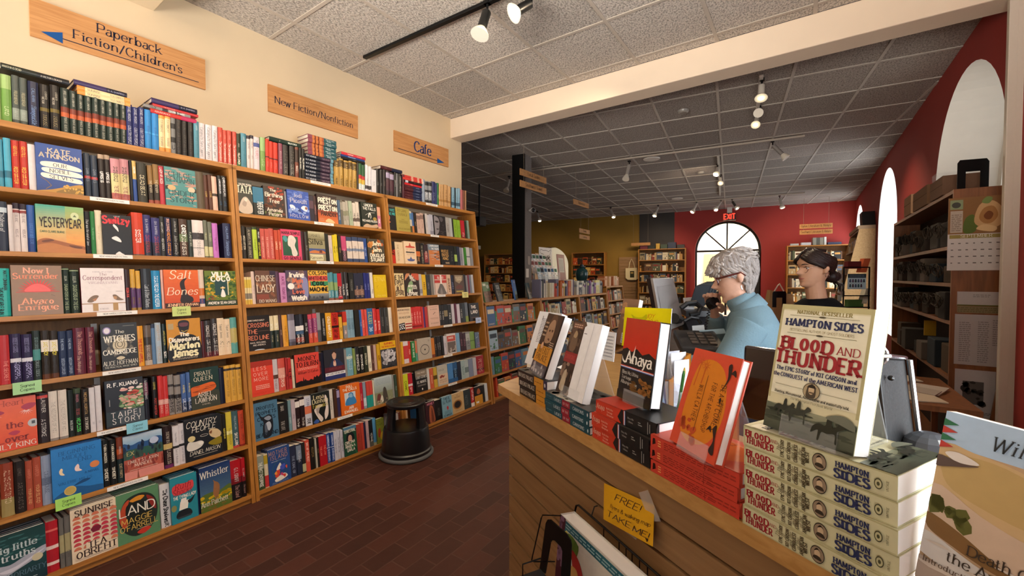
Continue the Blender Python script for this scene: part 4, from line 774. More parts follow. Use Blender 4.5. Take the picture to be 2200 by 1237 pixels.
'capitol': ('cream book with small capitol drawing in red and blue', 'R 0 0 100 100 e8cba8;C c84a3a 16,78 40,80 50,94 60,80 86,78 86,72 16,72;T 50 60 8 b08a70 r 78|THE CAPITOL;R 12 48 86 54 5a5450;B 10 4a4644 4 2 14 46 86 56;H 16 38 84 44 2 b89a80;C 5a6494 18,20 40,22 50,32 60,22 84,20 70,12 30,12', 'd8bc98'),
'orange': ('orange book striped with grey shadows', 'R 0 0 100 100 c87a44;R 0 70 100 100 7a8a98;T 52 88 8 f0ece8 b 86|LAUREN GROFF;T 60 74 8 f0ece8 b 70|THE TIGERS;B 12 b0aeb0 22 2 30 20 98 68;B 8 3a3a3e 14 2 50 20 98 60', '8a8a90'),
'mscl': ('black book with gold stacked lettering', 'R 0 0 100 100 1c1a18;T 50 64 13 c89a58 b 76|MUSCLE;T 52 44 15 c89a58 b 76|BOSS;T 52 26 14 c89a58 b 78|KING;T 70 6 8 d8b890 b 56|MARK', '161412'),
'wethe': ('cream book with tall brown capitals', 'R 0 0 100 100 e2cc98;T 48 74 17 5a4a38 x 92|WE THE;T 48 54 17 5a4a38 x 92|PEOPLE;B 12 6a5a44 8 2 4 44 96 52;T 52 26 17 6a5240 x 80|JILL;T 50 6 17 6a5240 x 92|LEPORE', 'd0bc88'),
'rise': ('book with red and green paper shapes and white capitals', 'R 0 0 100 100 3a2e28;C c8583c 50,98 100,98 98,70 70,76;C d08a60 4,70 16,98 40,98 20,80;C 8aa878 14,20 30,58 50,66 56,50 40,20;T 44 84 8 f4ecdc x 24|THE;T 52 75 9 f4ecdc x 36|RISE;T 62 66 9 f4ecdc x 40|FALL;T 52 40 8 f4ecdc x 80|ARTIFICIAL;T 66 30 7 f4ecdc x 50|STATE;T 40 16 14 f4ecdc x 50|JILL;T 50 2 13 f4ecdc x 92|LEPORE', '2c2420'),
'redfig': ('book with red stripes behind grey kneeling figure', 'R 0 0 100 100 d8c0b0;R 0 76 100 98 c03c34;R 0 58 100 72 c03c34;R 46 46 60 98 f0e0d8;C 6a625e 18,6 34,40 46,54 66,48 84,20 90,2;C 8a807a 40,4 50,36 62,4;T 50 80 10 e8d8cc b 84|BLOOD', '8a4a44'),
'plastic': ('brown book with paler angled panel', 'R 0 0 100 100 5a4638;P a08c70 10,98 90,98 84,72 50,54 14,66;T 48 80 9 d8c8a8 b 72|PLASTIC;T 50 70 8 d8c8a8 b 66|HUMAN;C 6a3a30 14,36 50,48 86,36 60,24 20,26;R 14 8 86 16 b09848', '3c2e26'),
'amstr': ('cream book with black starred field and red stripes', 'R 0 0 100 100 e4c8a4;T 48 86 7 6a4a40 k 88|AMERICAN STRUGGLE;H 12 72 86 80 2 b8886a;T 50 52 9 3a2a24 R 84|JON MEACHAM;P 1c1a1c 6,30 48,34 50,0 8,0;E 15 24 4 3 eee;E 28 25 4 3 eee;E 40 26 4 3 eee;E 20 16 4 3 eee;E 34 17 4 3 eee;E 15 8 4 3 eee;E 28 9 4 3 eee;E 41 10 4 3 eee;R 52 0 98 34 ecd8c0;R 52 24 98 30 a83c34;R 52 12 98 18 a83c34;R 52 0 98 6 a83c34', 'd0b490'),
'decl': ('pale pink book with single feather', 'R 0 0 100 100 dcb4a0;H 20 90 84 94 1 a8806c;T 50 78 5 7a5a4c r 80|DECLARATION;L 3a2e2c 3 42,56 52,62 64,66;H 16 34 88 42 2 a8806c;T 52 12 6 7a5a4c r 72|DECLAN DRIVER', 'c89c88'),
'thisland': ('black book with white brush capitals', 'R 0 0 100 100 2a2624;T 44 70 16 e8dcd0 x 60|THIS;B 6 5a3a34 14 2 10 50 90 66;T 50 42 17 e8dcd0 x 76|LAND;H 14 16 88 22 2 8a6a60;L 8a5a50 1 10,10 90,14', '1e1b1a'),
'circle': ('putty-grey book with a thin black ring', 'R 0 0 100 100 b4a898;O 52 46 32 24 3 2a2624;E 52 46 5 4 2a2624;L 3a3430 1.2 78,88 84,80;L 3a3430 1.2 84,90 88,82', '9a9084'),
'radio': ('white-bordered book with red block over old photograph', 'R 0 0 100 100 d8d0cc;R 4 62 96 90 c04a38;T 46 74 9 f0e0d4 b 70|PAPER;R 4 6 96 60 6a5c54;B 10 b0a498 12 5 6 8 94 34;C 3a3230 60,8 76,16 88,10 80,6', 'c4bab4'),
'small': ('small book with purple landscape cover', 'R 0 0 100 100 5a6a80;B 10 8a6a98 12 6 0 0 98 50;B 6 a8b8c8 12 4 0 60 98 96', '4a5468'),
'cities': ('black book with grey photograph and white capitals', 'R 0 0 100 100 211e1d;R 0 72 100 98 8a7c6c;T 50 84 6 d8ccbc b 76|PAUL MOSES;T 50 62 10 f4f0e8 R 92|LOST CITIES;T 52 40 11 f4f0e8 R 80|EL NORTE;H 14 26 86 34 3 a8a098;E 52 12 5 5 f0ece4', '181615'),
'pale': ('pale book with calligraphic curl, leaning', 'R 0 0 100 100 b8b4a8;R 10 8 100 56 d8bca0;T 40 72 9 6a6a68 r 70|HOLDS;C 8a3a2c 20,44 40,52 60,46 72,50 60,38 44,40 28,36;T 54 24 6 6a5a50 r 76|NEW STORIES;T 56 14 6 6a5a50 r 70|OF THE PLACE', '98948a'),
'monex': ('maroon book with pink capitals and clay figure', 'R 0 0 100 100 3c2026;T 60 84 11 c87890 b 76|MONEY;C a0583a 40,4 46,76 80,74 96,30 98,6;C 6a3426 60,8 64,66 76,60 84,10', '1c1416'),
'blue': ('pale blue book with dark capitals and red lantern', 'R 0 0 100 100 7ca8bc;T 46 82 12 2c4a5a b 60|THIS IS;T 50 66 12 2c4a5a b 76|EL PLAN;C c03434 44,40 46,50 58,50 62,40 54,32;R 51 28 53 34 2c3a44;H 20 16 80 30 3 4a7084;T 50 4 9 2c4a5a b 76|ED WINGER', '5a8498'),
'eye': ('tan book with a dark burnt circle', 'R 0 0 100 100 c8a878;T 48 86 6 6a5030 r 30|THE;T 50 76 7 6a5030 r 70|ORCHARD;E 48 42 36 24 a8763c;E 48 42 30 20 8a5a34;E 48 42 25 17 241d1a;T 54 10 5 6a5030 r 76|ADAM HASLETT', 'b09468'),
'yblk': ('book with black upper half and yellow lower half', 'R 0 0 100 100 c88a24;R 0 50 100 100 1c1714;C a85a34 30,66 44,86 66,84 76,66 60,56 40,58;E 24 14 8 6 eee;E 42 13 8 6 eee', '1a1512'),
}
# ---------------------------------------------------------------- what stands on every shelf (read row by row)
vA, vB, vC, vD, vE, vF, vG, vH, vZ = (0, 7.275), (260, 6.186), (0, 4.758), (250, 6.185), (0, 4.581), (250, 5.621), (0, 4.311), (250, 4.417), (0, 2.945)
q1, q2, q3, q4 = (500, 6.185), (500, 6.186), (510, 5.623), (520, 4.949)
c1, c2, c3 = (780, 6.511), (820, 6.183), (840, 5.152)
PQ = ' 22302a bb5a34:36:58 b7a3426:46:58 ~PIRATE_QUEEN/b8b8a8/r/.04,.36,.3,.75 ~ARIEL_LAWHON/b8b8a8/r/.64,.94,.3,.75'
# --- left bookcase, top board
shelf_row(0, 0, *vA, '-40 -|10 8aa060|182 6f9a48 b9ab870:70:100 ~LAND/d8e0b0/s/.05,.4,.25,.8|190 -|306 4a524c b8a9488:8:32 ~NELL/b8b8b0/i/.1,.3,.2,.8 ~FREUDENBERGER/c0b890/s/.4,.68,.2,.8|310 -|428 4a524c b8a9488:8:32 ~NELL/b8b8b0/i/.1,.3,.2,.8 ~FREUDENBERGER/c0b890/s/.4,.68,.2,.8|440 -|612 1e2440 ~Honeysuckle/7aa0d8/i/.06,.46,.2,.85 ~CALLAHAN/6a88b8/s/.5,.9,.3,.7|630 -|775 201c1a b6a5a2a:40:48 ~HOUSE/8a7a50/r/.05,.34,.2,.8 ~VICTOR/c8c0b0/r/.55,.74,.15,.5 ~LODATO/c8c0b0/r/.62,.9,.5,.85|790 -|935 201c1a b6a5a2a:40:48 ~HOUSE/8a7a50/r/.05,.34,.2,.8 ~VICTOR/c8c0b0/r/.55,.74,.15,.5 ~LODATO/c8c0b0/r/.62,.9,.5,.85'
  + ''.join('|%d -|%d%s' % (a, b, PQ) for a, b in ((955, 1088), (1096, 1205), (1212, 1325), (1330, 1440), (1446, 1555), (1560, 1670), (1673, 1780), (1785, 1877), (1884, 1978))), 0.222)
CP = ' 232a60 ~COUNTRY_PEOPLE/e0e0e8/h/.04,.48,.15,.85 ~DANIEL_MASON/e0e0e8/h/.6,.96,.2,.8'
AR = ' 1f1b1a ~ARTIFACTS/5a5048/w/.06,.62,.15,.8 ~NATALIE_LEMLE/5a5048/s/.7,.93,.25,.75'
CO = ' c84a3a be8d8c8:0:3 ~The_Correspondent/f4d8c8/R/.06,.62,.15,.85 ~EVANS/e0a090/s/.7,.88,.3,.7'
SR = ' ecd2a0 be09848:0:12 be8a050:88:100 ~SUNRISE/3a2c24/r/.14,.4,.2,.75 ~TEA_OBREHT/3a2c24/r/.52,.86,.2,.75'
VD = ' dcd4d4 ~Catapults_|_Sara_Eggers/3a3638/i/.06,.92,.15,.8'
VD = VD.replace('_|_', '_/_').replace('~Catapults_/_', '~Catapults_')
shelf_row(0, 0, *vB, '74 -|156'+CP+'|158 -|238'+CP+'|240 -|316'+CP+'|320 -|408 2f86c8 b4aa0d8:40:44 ~BEGINNING/2468a8/s/.06,.9,.3,.7|413 -|506 2f86c8 b4aa0d8:40:44 ~BEGINNING/2468a8/s/.06,.9,.3,.7|508 -|588'+SR+'|590 -|664'+SR+'|666 -|730 7a7a78 b2a2a2a:30:44 b2a2a2a:66:80 ~WILD/222/x/.05,.36,.1,.9|732 -|812'+AR+'|818 -|890'+AR+'|896 -|968'+AR+'|970 -|1042 4f8898 ~THE_LISTENERS/3a7080/r/.06,.6,.2,.8 ~LAUREN/c8d8dc/r/.76,.9,.3,.75|1044 -|1122'+VD+'|1130 -|1215'+VD+'|1218 -|1290'+VD+'|1296 -|1360'+CO+'|1362 -|1415'+CO+'|1418 -|1475'+CO+'|1486 -|1540'+CO, 0.222)
z_ = FP(0, SH[0])[2]+0.225
flat_stack(10, 1085, vA, 0, z_+0.02, [(0.026, [('22261e', 0, 1), ('1a1a1c', 0, .5)], [('MARTHA IS DEAD', 'd8d4b0', 'r', .02, .28, .2, .7), ('A VICTOR LODATO', 'c8c0b0', 'r', .56, .88, .15, .6)], 0)], pos='the nine dark green spines, left bookcase')
flat_stack(1210, 2040, vA, 0, z_-0.01, [(0.023, [('ecd2a0', 0, 1), ('e09040', .86, 1), ('e8a050', 0, .12)], [('SUNRISE', '3a2c24', 'r', .18, .42, .15, .75), ('TEA OBREHT', '3a2c24', 'r', .6, .9, .15, .75)], 0), (0.023, [('ecd2a0', 0, 1), ('e09040', .86, 1), ('e8a050', 0, .12)], [('SUNRISE', '3a2c24', 'r', .18, .42, .15, .75), ('TEA OBREHT', '3a2c24', 'r', .6, .9, .15, .75)], 0), (0.027, [('3a2c58', 0, 1), ('1c1a2c', 0, .4)], [('B. A. SHAPIRO', '9a9ab8', 's', .62, .94, .25, .7)], -.012)], pos='the green spines, left bookcase')
flat_stack(395, 1005, vB, 0, z_-0.012, [(0.025, [('c03430', 0, 1), ('b8305a', 0, .35)], [('ABUNDANCE', 'e8c8b8', 'r', .06, .44, .2, .75)], 0), (0.018, [('8a8682', 0, 1), ('3a3638', .2, .34), ('3a3638', .5, .62)], [('WILD', '222', 'x', .06, .3, .1, .9), ('DARK SHORE', 'e0dcd8', 'x', .5, .9, .1, .9)], -.03), (0.016, [('c23a3c', 0, 1)], [('THE RED HOUSE', 'e8b0a8', 's', .1, .6, .2, .75)], .012), (0.028, [('3a2c58', 0, 1), ('1c1a2c', 0, .42)], [('B. A. SHAPIRO', 'b0b0c8', 's', .62, .94, .25, .7)], .004)], pos='the dark and blue spines, left bookcase')
# --- left bookcase, seven shelves
PK = ' d8c890 bc88a90:64:100 bb86a60:0:16 ~THE_FIRE_AGENT/8a3a4a/b/.04,.34,.2,.8 ~DAVID_BAERWALD/3a3028/b/.44,.8,.2,.8'
RS = ' bc2b6 '
shelf_row(0, 1, *vZ, '-12 -|25 3f90a8 b2a6a80:20:34|28 -|75 4aa0b8 b2a6a80:20:34|78 -|128 b83026 ~RED_WINTER/e8b048/b/.05,.5,.15,.8 ~GENTILL/e8a040/b/.6,.95,.2,.8|130 -|182 b83026 ~RED_WINTER/e8b048/b/.05,.5,.15,.8 ~GENTILL/e8a040/b/.6,.95,.2,.8|183 -|230 d4c8c6|230 -|527 @kate h24|540 -|580 2c3848 bb83a3a:42:48 ~DARK_TIDES/8a98a8/s/.1,.9,.2,.8|583 -|624 2c3848 bb83a3a:42:48 ~DARK_TIDES/8a98a8/s/.1,.9,.2,.8|630 -|668 241c1c bb09880:90:100 ~UPRISING/e0dcd8/x/.3,.66,.15,.85|670 -|706 241c1c bb09880:90:100 ~UPRISING/e0dcd8/x/.3,.66,.15,.85|708 -|766'+PK+'|769 -|826'+PK+'|828 -|844 16161a|845 -|870 2a4a8a bc8a860:55:100 ~CHESTER/fff/b/.6,.95,.2,.8|876 -|936 2e2e26 ~DEAD_BEAT/e8dcb8/s/.06,.8,.2,.8', 0.232)
shelf_row(0, 1, *vD, '436 -|506 8a683c b2e2620:8:50 b9a4a3a:0:10 ~THE_BENDER/e0d0b0/s/.1,.8,.2,.8|508 -|582 8a683c b2e2620:8:50 b9a4a3a:0:10 ~THE_BENDER/e0d0b0/s/.1,.8,.2,.8|584 -|655 b83442 ~LADY_OF_ACES/f0e0d8/b/.55,.95,.15,.8|655 -|1068 @chloe h23|1075 -|1180 584a38|1182 -|1236 52281a ~LAZAR/e0b860/r/.1,.8,.2,.8|1240 -|1296 52281a ~LAZAR/e0b860/r/.1,.8,.2,.8|1290 -|1358 dab29c b3a3028:42:50|1370 -|1420 12181c ~LOVE/2f6a9a/s/.05,.4,.2,.8 ~CHRIS_BOHJALIAN/e8e8e8/b/.44,.95,.2,.8|1426 -|1490 12181c ~LOVE/2f6a9a/s/.05,.4,.2,.8 ~CHRIS_BOHJALIAN/e8e8e8/b/.44,.95,.2,.8', 0.228)
shelf_row(0, 2, *vC, '-30 -|86 2a3344 bb8c4cc:78:88 ~Children_of/e0e0e0/i/.3,.9,.2,.8|90 -|142 cac0be|143 -|212 d4c8c4 b2a2230:88:100 b8a4040:80:86 ~KISS_AT/5a4a50/r/.26,.5,.2,.8 ~LEBLANC/5a4a50/r/.56,.86,.2,.8|214 -|283 d4c8c4 b2a2230:88:100 b8a4040:80:86 ~KISS_AT/5a4a50/r/.26,.5,.2,.8 ~LEBLANC/5a4a50/r/.56,.86,.2,.8|286 -|368 355a9c b2a4480:0:30 ~UNDER_WATER/5a88c8/i/.1,.7,.2,.8|373 -|868 @yester h235|872 -|935 10151a ~That_was_the_end_of_Jane/e0e0e0/i/.06,.96,.2,.8|937 -|985 2c7a40 ~The_Wilderness/88c890/i/.06,.9,.2,.8|988 -|1058 e2d4b6 ~Dinner_at_nine/c0a878/i/.2,.8,.25,.75', 0.226)
OM = ' 34346a b2c3040:0:35 ~DANGEROUS/b8384a/s/.08,.5,.2,.8 ~B.A._SHAPIRO/c0c0d0/s/.56,.9,.3,.7'
shelf_row(0, 2, *vZ, '652 -|838 @switzy h215|842 -|914 c83c22 b5a4a40:0:3 ~SWEETER/f0e0d8/b/.3,.6,.2,.8', 0.232)
shelf_row(0, 2, *vD, '370 -|482'+OM+'|486 -|596'+OM+'|598 -|662 2a2c2c ~RED_VERDICT/e8e4dc/s/.08,.5,.2,.8 ~JAMES_COMEY/d8d4cc/s/.56,.88,.25,.75|664 -|750 1e2240 ~MICHAEL_CONNELLY/e89030/b/.04,.62,.2,.8 ~IRONWOOD/e8b0a0/b/.64,.96,.2,.8|758 -|850 1e1e1e ~John_Connolly/c8c4bc/i/.06,.55,.2,.8 ~A_River_Red/c0bcb4/r/.62,.94,.3,.7|854 -|962 4a342a b6a7a58:40:60 ~LAND_OF_BEASTS/e0d8c8/b/.06,.52,.15,.8 ~COREY/f8f4ec/x/.54,.84,.2,.9|966 -|1030 26302c ~A_LAND_SO_WIDE/c8ccb8/s/.06,.9,.25,.8|1032 -|1182 e4d8d2 ba8a09c:24:27 b3a3436:48:66 ~TOM_S_CROSSING/6a6464/w/.06,.72,.3,.7|1184 -|1232 6a6c5c bc8c090:4:30 ~Nell/d8d8c0/i/.1,.3,.2,.8 ~FREUDEN/e0dca8/s/.46,.68,.2,.8|1236 -|1292 6a6c5c bc8c090:4:30 ~Nell/d8d8c0/i/.1,.3,.2,.8 ~FREUDEN/e0dca8/s/.46,.68,.2,.8|1294 -|1368 c070be ~The_Hitch_Hiker/8a3a6a/s/.1,.7,.25,.75|1440 -|1542 20284a ~Honeysuckle/98b0e0/i/.08,.5,.2,.8 ~CALLAHAN/8aa0d0/s/.54,.92,.3,.7', 0.226)
shelf_row(0, 3, *vC, '-40 -|112 2aa89e b1f8078:0:3 ~THIS_INEVITABLE_RUIN/14403c/x/.05,.6,.12,.55 ~MATT_DINNIMAN/14403c/x/.55,.95,.5,.85|118 -|642 @now h236|648 -|722 1e2e26 ba0b088:96:98 ~DAUGHTERS_OF_THE_SEA/b8c898/s/.08,.64,.2,.8 ~JULIA/c0c8b0/s/.68,.86,.25,.75|726 -|820 1e2e26 ba0b088:96:98 ~DAUGHTERS_OF_THE_SEA/b8c898/s/.08,.64,.2,.8 ~JULIA/c0c8b0/s/.68,.86,.25,.75', 0.226)
BY = ' 5a3c68 bd0a040:55:100 b9a7a3a:0:6 ~BAYOU/7a5a20/b/.06,.4,.2,.8 ~NANCY_LEMANN/d8b060/s/.5,.9,.2,.8'
shelf_row(0, 3, *vZ, '514 -|792 @corr h226|794 -|831 342022 ~INDIA_INK/d8483c/x/.06,.8,.2,.8|833 -|866'+BY+'|868 -|896'+BY+'|902 -|968 262c34 ~Last_&_Other_Mothers/d8dce0/i/.06,.6,.2,.8|970 -|1026 2486b8 ~THE_KEEPER/e8f0f4/b/.06,.4,.2,.8 ~TANA_FRENCH/e0ecf4/b/.44,.86,.2,.8|1028 -|1048 e0b0a0|1042 -|1262 @salt h222|1264 -|1300 e0c8b4 bd87838:30:50 b3a4a78:8:22 ~Wreck/c85a40/i/.1,.3,.2,.8|1302 -|1500 @villa h218', 0.222)
AG = ' 272044 bcfcfd8:42:50 ~AGRIPPA/9a94c0/b/.05,.46,.25,.9 ~ROBERT_HARRIS/8a84b0/r/.62,.92,.2,.8'
CX = ' 29221c be8e0d4:56:80 b5a3420:0:10 ~CROSSING/2a221c/x/.2,.44,.2,.85 ~JAKE_HARDY/d8c838/b/.48,.76,.2,.85'
WC = ' 202f4e ~WISDOM_CORNER/b0c0d8/s/.05,.4,.2,.8 ~THE_MOON/b0c0d8/s/.5,.92,.25,.75'
MH = ' 5c2032 ~The_Midnight/d8a890/i/.05,.4,.2,.6 ~The_Thousands/d09080/r/.42,.92,.3,.85'
shelf_row(0, 4, *vE, '-20 -|102 b02c30 ~THE_SECRET/e89080/s/.05,.5,.4,.9|106 -|216'+AG+'|220 -|328'+AG+'|332 -|410 24302e b4a8a88:40:62 ~CRUEL_TIDES/90a0a0/r/.08,.4,.2,.8 ~SEAN_CARVER/7a9898/r/.6,.86,.2,.8|414 -|498'+CX+'|500 -|582'+CX+'|585 -|660'+WC+'|664 -|732'+WC+'|736 -|852'+MH+'|857 -|945'+MH, 0.226)
shelf_row(0, 4, *vF, '-178 -|264 @witches h24|254 -|344 dc962a ~THE_SILENT_APPEAL/c83020/x/.08,.68,.25,.8|348 -|438 685a50 bb8a898:0:12 b3a3430:50:70 ~SHUI_FOREST/d8ccc0/r/.1,.5,.2,.8|440 -|488 5a7ca0 b2a3850:90:100|490 -|562 a8b8c4 ~CONTROLLED/b88a3a/s/.05,.42,.2,.8 ~WAGER_RYAN/b88a3a/s/.55,.95,.2,.8|566 -|622 1c2c2c ~SCION/f0ece4/x/.06,.36,.15,.85 ~JAMES_ISLINGTON/d8c850/s/.42,.86,.25,.8|618 -|1028 @disap h24|1034 -|1080 4a1018|1084 -|1166 322c2c b5a2028:0:14 ~LISA_JEWELL/e8e4dc/s/.04,.46,.2,.85 ~COULD_HAVE/d8d0c8/b/.55,.86,.2,.8|1168 -|1250 322c2c b5a2028:0:14 ~LISA_JEWELL/e8e4dc/s/.04,.46,.2,.85 ~COULD_HAVE/d8d0c8/b/.55,.86,.2,.8|1240 -|1322 e4ccac ~KIN/2a221e/s/.22,.38,.15,.9 ~Tayari_Jones/4a3c34/r/.46,.84,.25,.75|1324 -|1398 e4ccac ~KIN/2a221e/s/.22,.38,.15,.9 ~Tayari_Jones/4a3c34/r/.46,.84,.25,.75|1400 -|1478 5a9e98 bb8a868:30:70 ~THE_ODYSSEY/c8b860/r/.2,.8,.25,.75', 0.224)
WB = ' d6cec4 b8a8480:0:5 ~THE_KEEPERS_OF_KIN/a09890/s/.05,.9,.2,.8'
shelf_row(0, 5, *vE, '-90 -|366 @lily h23|380 -|490 2a2226 bc84a48:90:96 ~A_STROKE/e0dcd8/s/.1,.5,.2,.75 ~LAUTNER/d8d4cc/s/.6,.92,.3,.8|494 -|582'+WB+'|586 -|672'+WB+'|674 -|738 16201e ~IN_BLOOM/d8dcd8/s/.08,.4,.25,.8|740 -|812 1c201c b3a4a34:90:100 ~HELPLESS/58d868/b/.08,.36,.2,.85 ~TESS/d85a5a/i/.42,.6,.2,.8 ~RAVEN/c87888/s/.66,.92,.25,.75|816 -|890 201c1a ~DETWORS/e8e0d0/r/.05,.4,.25,.8 ~MICHAEL_KORYTA/c8a060/s/.44,.92,.25,.8|892 -|948 d4d0d4 ~AIR/a8a4b0/s/.1,.3,.25,.8|950 -|1008 d4d0d4 ~AIR/a8a4b0/s/.1,.3,.25,.8', 0.226)
shelf_row(0, 5, *vF, '-125 -|338 @taipei h24|345 -|408 1c1c28 b6a3a50:60:90 ~SUSAN_NEVE_THOMAS/e0e0e0/s/.5,.95,.2,.8|448 -|516 181414 ~POST_MORTEM/d84838/s/.06,.5,.2,.8 ~DOBYNS/d0c050/s/.6,.95,.2,.7|518 -|576 c43434 bd8a098:30:42 ~ABUNDANCE/f0c8b8/r/.05,.44,.2,.85|578 -|645 c43434 bd8a098:30:42 ~ABUNDANCE/f0c8b8/r/.05,.44,.2,.85|646 -|712 8a8480 b2a2628:40:50 b3a3638:70:76 ~DARK_SHORE/2a2628/x/.05,.4,.1,.9|716 -|796 8a8480 b2a2628:40:50 b3a3638:70:76 ~DARK_SHORE/2a2628/x/.05,.4,.1,.9|798 -|862 45649c b2c3a5a:0:25 ~CAROLINE_LAUREN/e0e8f4/b/.04,.34,.1,.9 ~A_NOVEL/d8c878/b/.4,.8,.25,.75|864 -|936 45649c b2c3a5a:0:25 ~CAROLINE_LAUREN/e0e8f4/b/.04,.34,.1,.9 ~A_NOVEL/d8c878/b/.4,.8,.25,.75|905 -|1248 @pirate h235|1252 -|1326 141830|1322 -|1390 d6a444 b3a3028:86:92 ~RADIANT_STAR/5a4424/r/.16,.6,.25,.8 ~LECKIE/5a4424/r/.66,.86,.3,.75|1392 -|1462 d6a444 b3a3028:86:92 ~RADIANT_STAR/5a4424/r/.16,.6,.25,.8 ~LECKIE/5a4424/r/.66,.86,.3,.75|1464 -|1528 d6a444 b3a3028:86:92 ~RADIANT_STAR/5a4424/r/.16,.6,.25,.8 ~LECKIE/5a4424/r/.66,.86,.3,.75', 0.222)
shelf_row(0, 6, *vG, '12 -|136 9a8a58 b8c3c28:34:100 ~ALL_WE_HAVE_TO_FIND/e0c8a8/s/.25,.86,.2,.85|140 -|242 241e1c ~ARTIFACTS/7a6e64/w/.05,.62,.2,.8 ~LEMLE/6a6058/s/.7,.88,.3,.7|246 -|312 a44c38 ~YOUR_ISLAND/e8b880/s/.05,.5,.2,.8 ~HARPER/d88068/s/.56,.9,.2,.8|314 -|392 a44c38 ~YOUR_ISLAND/e8b880/s/.05,.5,.2,.8 ~HARPER/d88068/s/.56,.9,.2,.8|394 -|484 8e9cb4 b6a7890:40:55 ~LIGHTHOUSE/4a5468/r/.1,.8,.2,.8|482 -|952 @begin h245 n3|955 -|1024 141616 ~WHIDBEY/f0ecd8/b/.05,.46,.2,.8 ~T_KIRA_MADDEN/e0dcc8/b/.5,.92,.25,.75|1026 -|1090 141616 ~WHIDBEY/f0ecd8/b/.05,.46,.2,.8 ~T_KIRA_MADDEN/e0dcc8/b/.5,.92,.25,.75|1093 -|1152 1c2c30 b7a3a28:52:100 bb8562e:62:74 ~EXIT_PARTY/e8d0a0/s/.05,.46,.2,.8 ~MANDEL/b8c8c8/s/.56,.86,.3,.75', 0.228)
VH = ' d8d4d8 b2a2a2c:44:50 ~Son_of_Nobody/4a4a54/i/.06,.42,.25,.75 ~Yann_Martel/7a7a84/r/.56,.86,.3,.7'
shelf_row(0, 6, *vH, '75 -|448 @exit h225|462 -|545 281818 bc8b070:45:58 b6a2a60:0:8 ~FLAWLESS/d8ccbc/r/.1,.46,.25,.8 ~NOW_IN/c8bcac/r/.6,.86,.25,.75|548 -|606'+VH+'|608 -|668'+VH+'|655 -|1002 @country h235 n3|1004 -|1020 2a2620|1021 -|1056 1a1a18 ~QUEER_BEAR/e0d048/b/.05,.9,.2,.8|1058 -|1112 d2c042 bf0e8a0:40:50 ~THE_BEEKEEPER/5a5020/s/.1,.6,.25,.75|1114 -|1174 3c5c62 bb84040:0:6 ~SKYLARK/f0ece4/b/.06,.4,.2,.8 ~PAULA_MCLAIN/c0d0d4/s/.5,.86,.3,.7|1176 -|1228 c24a30 b8a2a20:0:5 ~VIPER/2a1414/s/.1,.4,.25,.85 ~SEAN_WILSON/2a1414/s/.46,.92,.25,.8', 0.224)
shelf_row(0, 7, *vG, '-60 -|432 @big h235 n4|436 -|552 b01f2c be07068:80:84 be8d0c8:45:52 be8d0c8:14:20|558 -|604 6a6864 ba8a078:30:66 ~CLARA/4a4a4a/s/.1,.4,.2,.8|606 -|664 6a6864 ba8a078:30:66 ~CLARA/4a4a4a/s/.1,.4,.2,.8|662 -|1108 @sunrise h25 n8', 0.235)
shelf_row(0, 7, *vH, '8 -|412 @land h25 n6|430 -|528 dcdcde ~We_Chase_Shadows/26262a/x/.12,.86,.2,.8 ~UPC/2a2a2c/x/.02,.1,.25,.75|520 -|772 @ruth h25 n4|776 -|798 1c2648|796 -|1092 @whistler h255 n5|1100 -|1198 1a1416 bb01824:55:100 b7a1820:40:55 ~The_Island/d8a8a0/i/.06,.36,.25,.8 ~G._L._GRAFF/e0e0e0/r/.44,.8,.25,.75|1200 -|1238 1a1416 bb01824:55:100 b7a1820:40:55 ~The_Island/d8a8a0/i/.06,.36,.25,.8 ~G._L._GRAFF/e0e0e0/r/.44,.8,.25,.75', 0.238)
# --- middle bookcase
BD = ' d8c8c0 b2a2430:90:100 ~KISS/6a5a58/r/.2,.5,.2,.8 ~LEBLANC/6a5a58/r/.56,.86,.2,.8'
RD = ' d03a28 b5a1414:44:48 ~ORPHEUS/e89080/s/.1,.4,.3,.7'
TT = ' 332e2b ~VALERIE_PERRIN/c8c0b0/r/.06,.4,.15,.85 ~TATA/8a8478/w/.46,.84,.15,.85'
GD = ' b48c40 b5a4420:70:94 ~THE_DEAD/2a2014/b/.06,.3,.2,.8 ~IS_A_MIRROR/e8c880/r/.36,.86,.25,.75'
shelf_row(1, 0, *q1, '58 -|110 24321e b3a6a3c:0:14 ~VILLA_COCO/f0ecd8/x/.05,.44,.2,.85 ~GREER/d8d8c8/s/.5,.8,.3,.7|113 -|186 4f8898 ~THE_LISTENERS/3a7080/r/.06,.6,.2,.8 ~LAUREN/c8d8dc/r/.76,.9,.3,.75|190 -|236'+BD+'|238 -|280'+BD+'|284 -|362 d8ccce b4a5a9a:70:82 ~LAUREN/c8404a/r/.34,.66,.2,.8 ~MOLE/3a3638/r/.7,.9,.2,.8|370 -|436 7a9a52 b9ab878:60:100 ~LAND/d8e4b8/s/.05,.46,.2,.85|440 -|490'+RD+'|491 -|546'+RD+'|548 -|606'+RD+'|616 -|670 8a4a5a ~WINTER_IN_WILLOW/d8b8b8/r/.05,.9,.25,.8|676 -|746'+TT+'|762 -|830'+TT+'|834 -|880 7a4434 b3a2a24:50:90 ~QUEEN/e8d8c8/b/.06,.5,.15,.85|885 -|922 1c1a18 ~MILLER_MOON/f0ecdc/b/.04,.95,.15,.85|924 -|960 1c1a18 ~MILLER_MOON/f0ecdc/b/.04,.95,.15,.85', 0.224)
KU = lambda: (0.0285, [('1f2430', 0, 1), ('3a2a3a', .1, .46), ('6a98a8', 0, .1)], [('R. F. KUANG', 'c8ccd4', 'b', .06, .38, .2, .75), ('TAIPEI STORY', 'a890a0', 's', .58, .86, .2, .75)], 0)
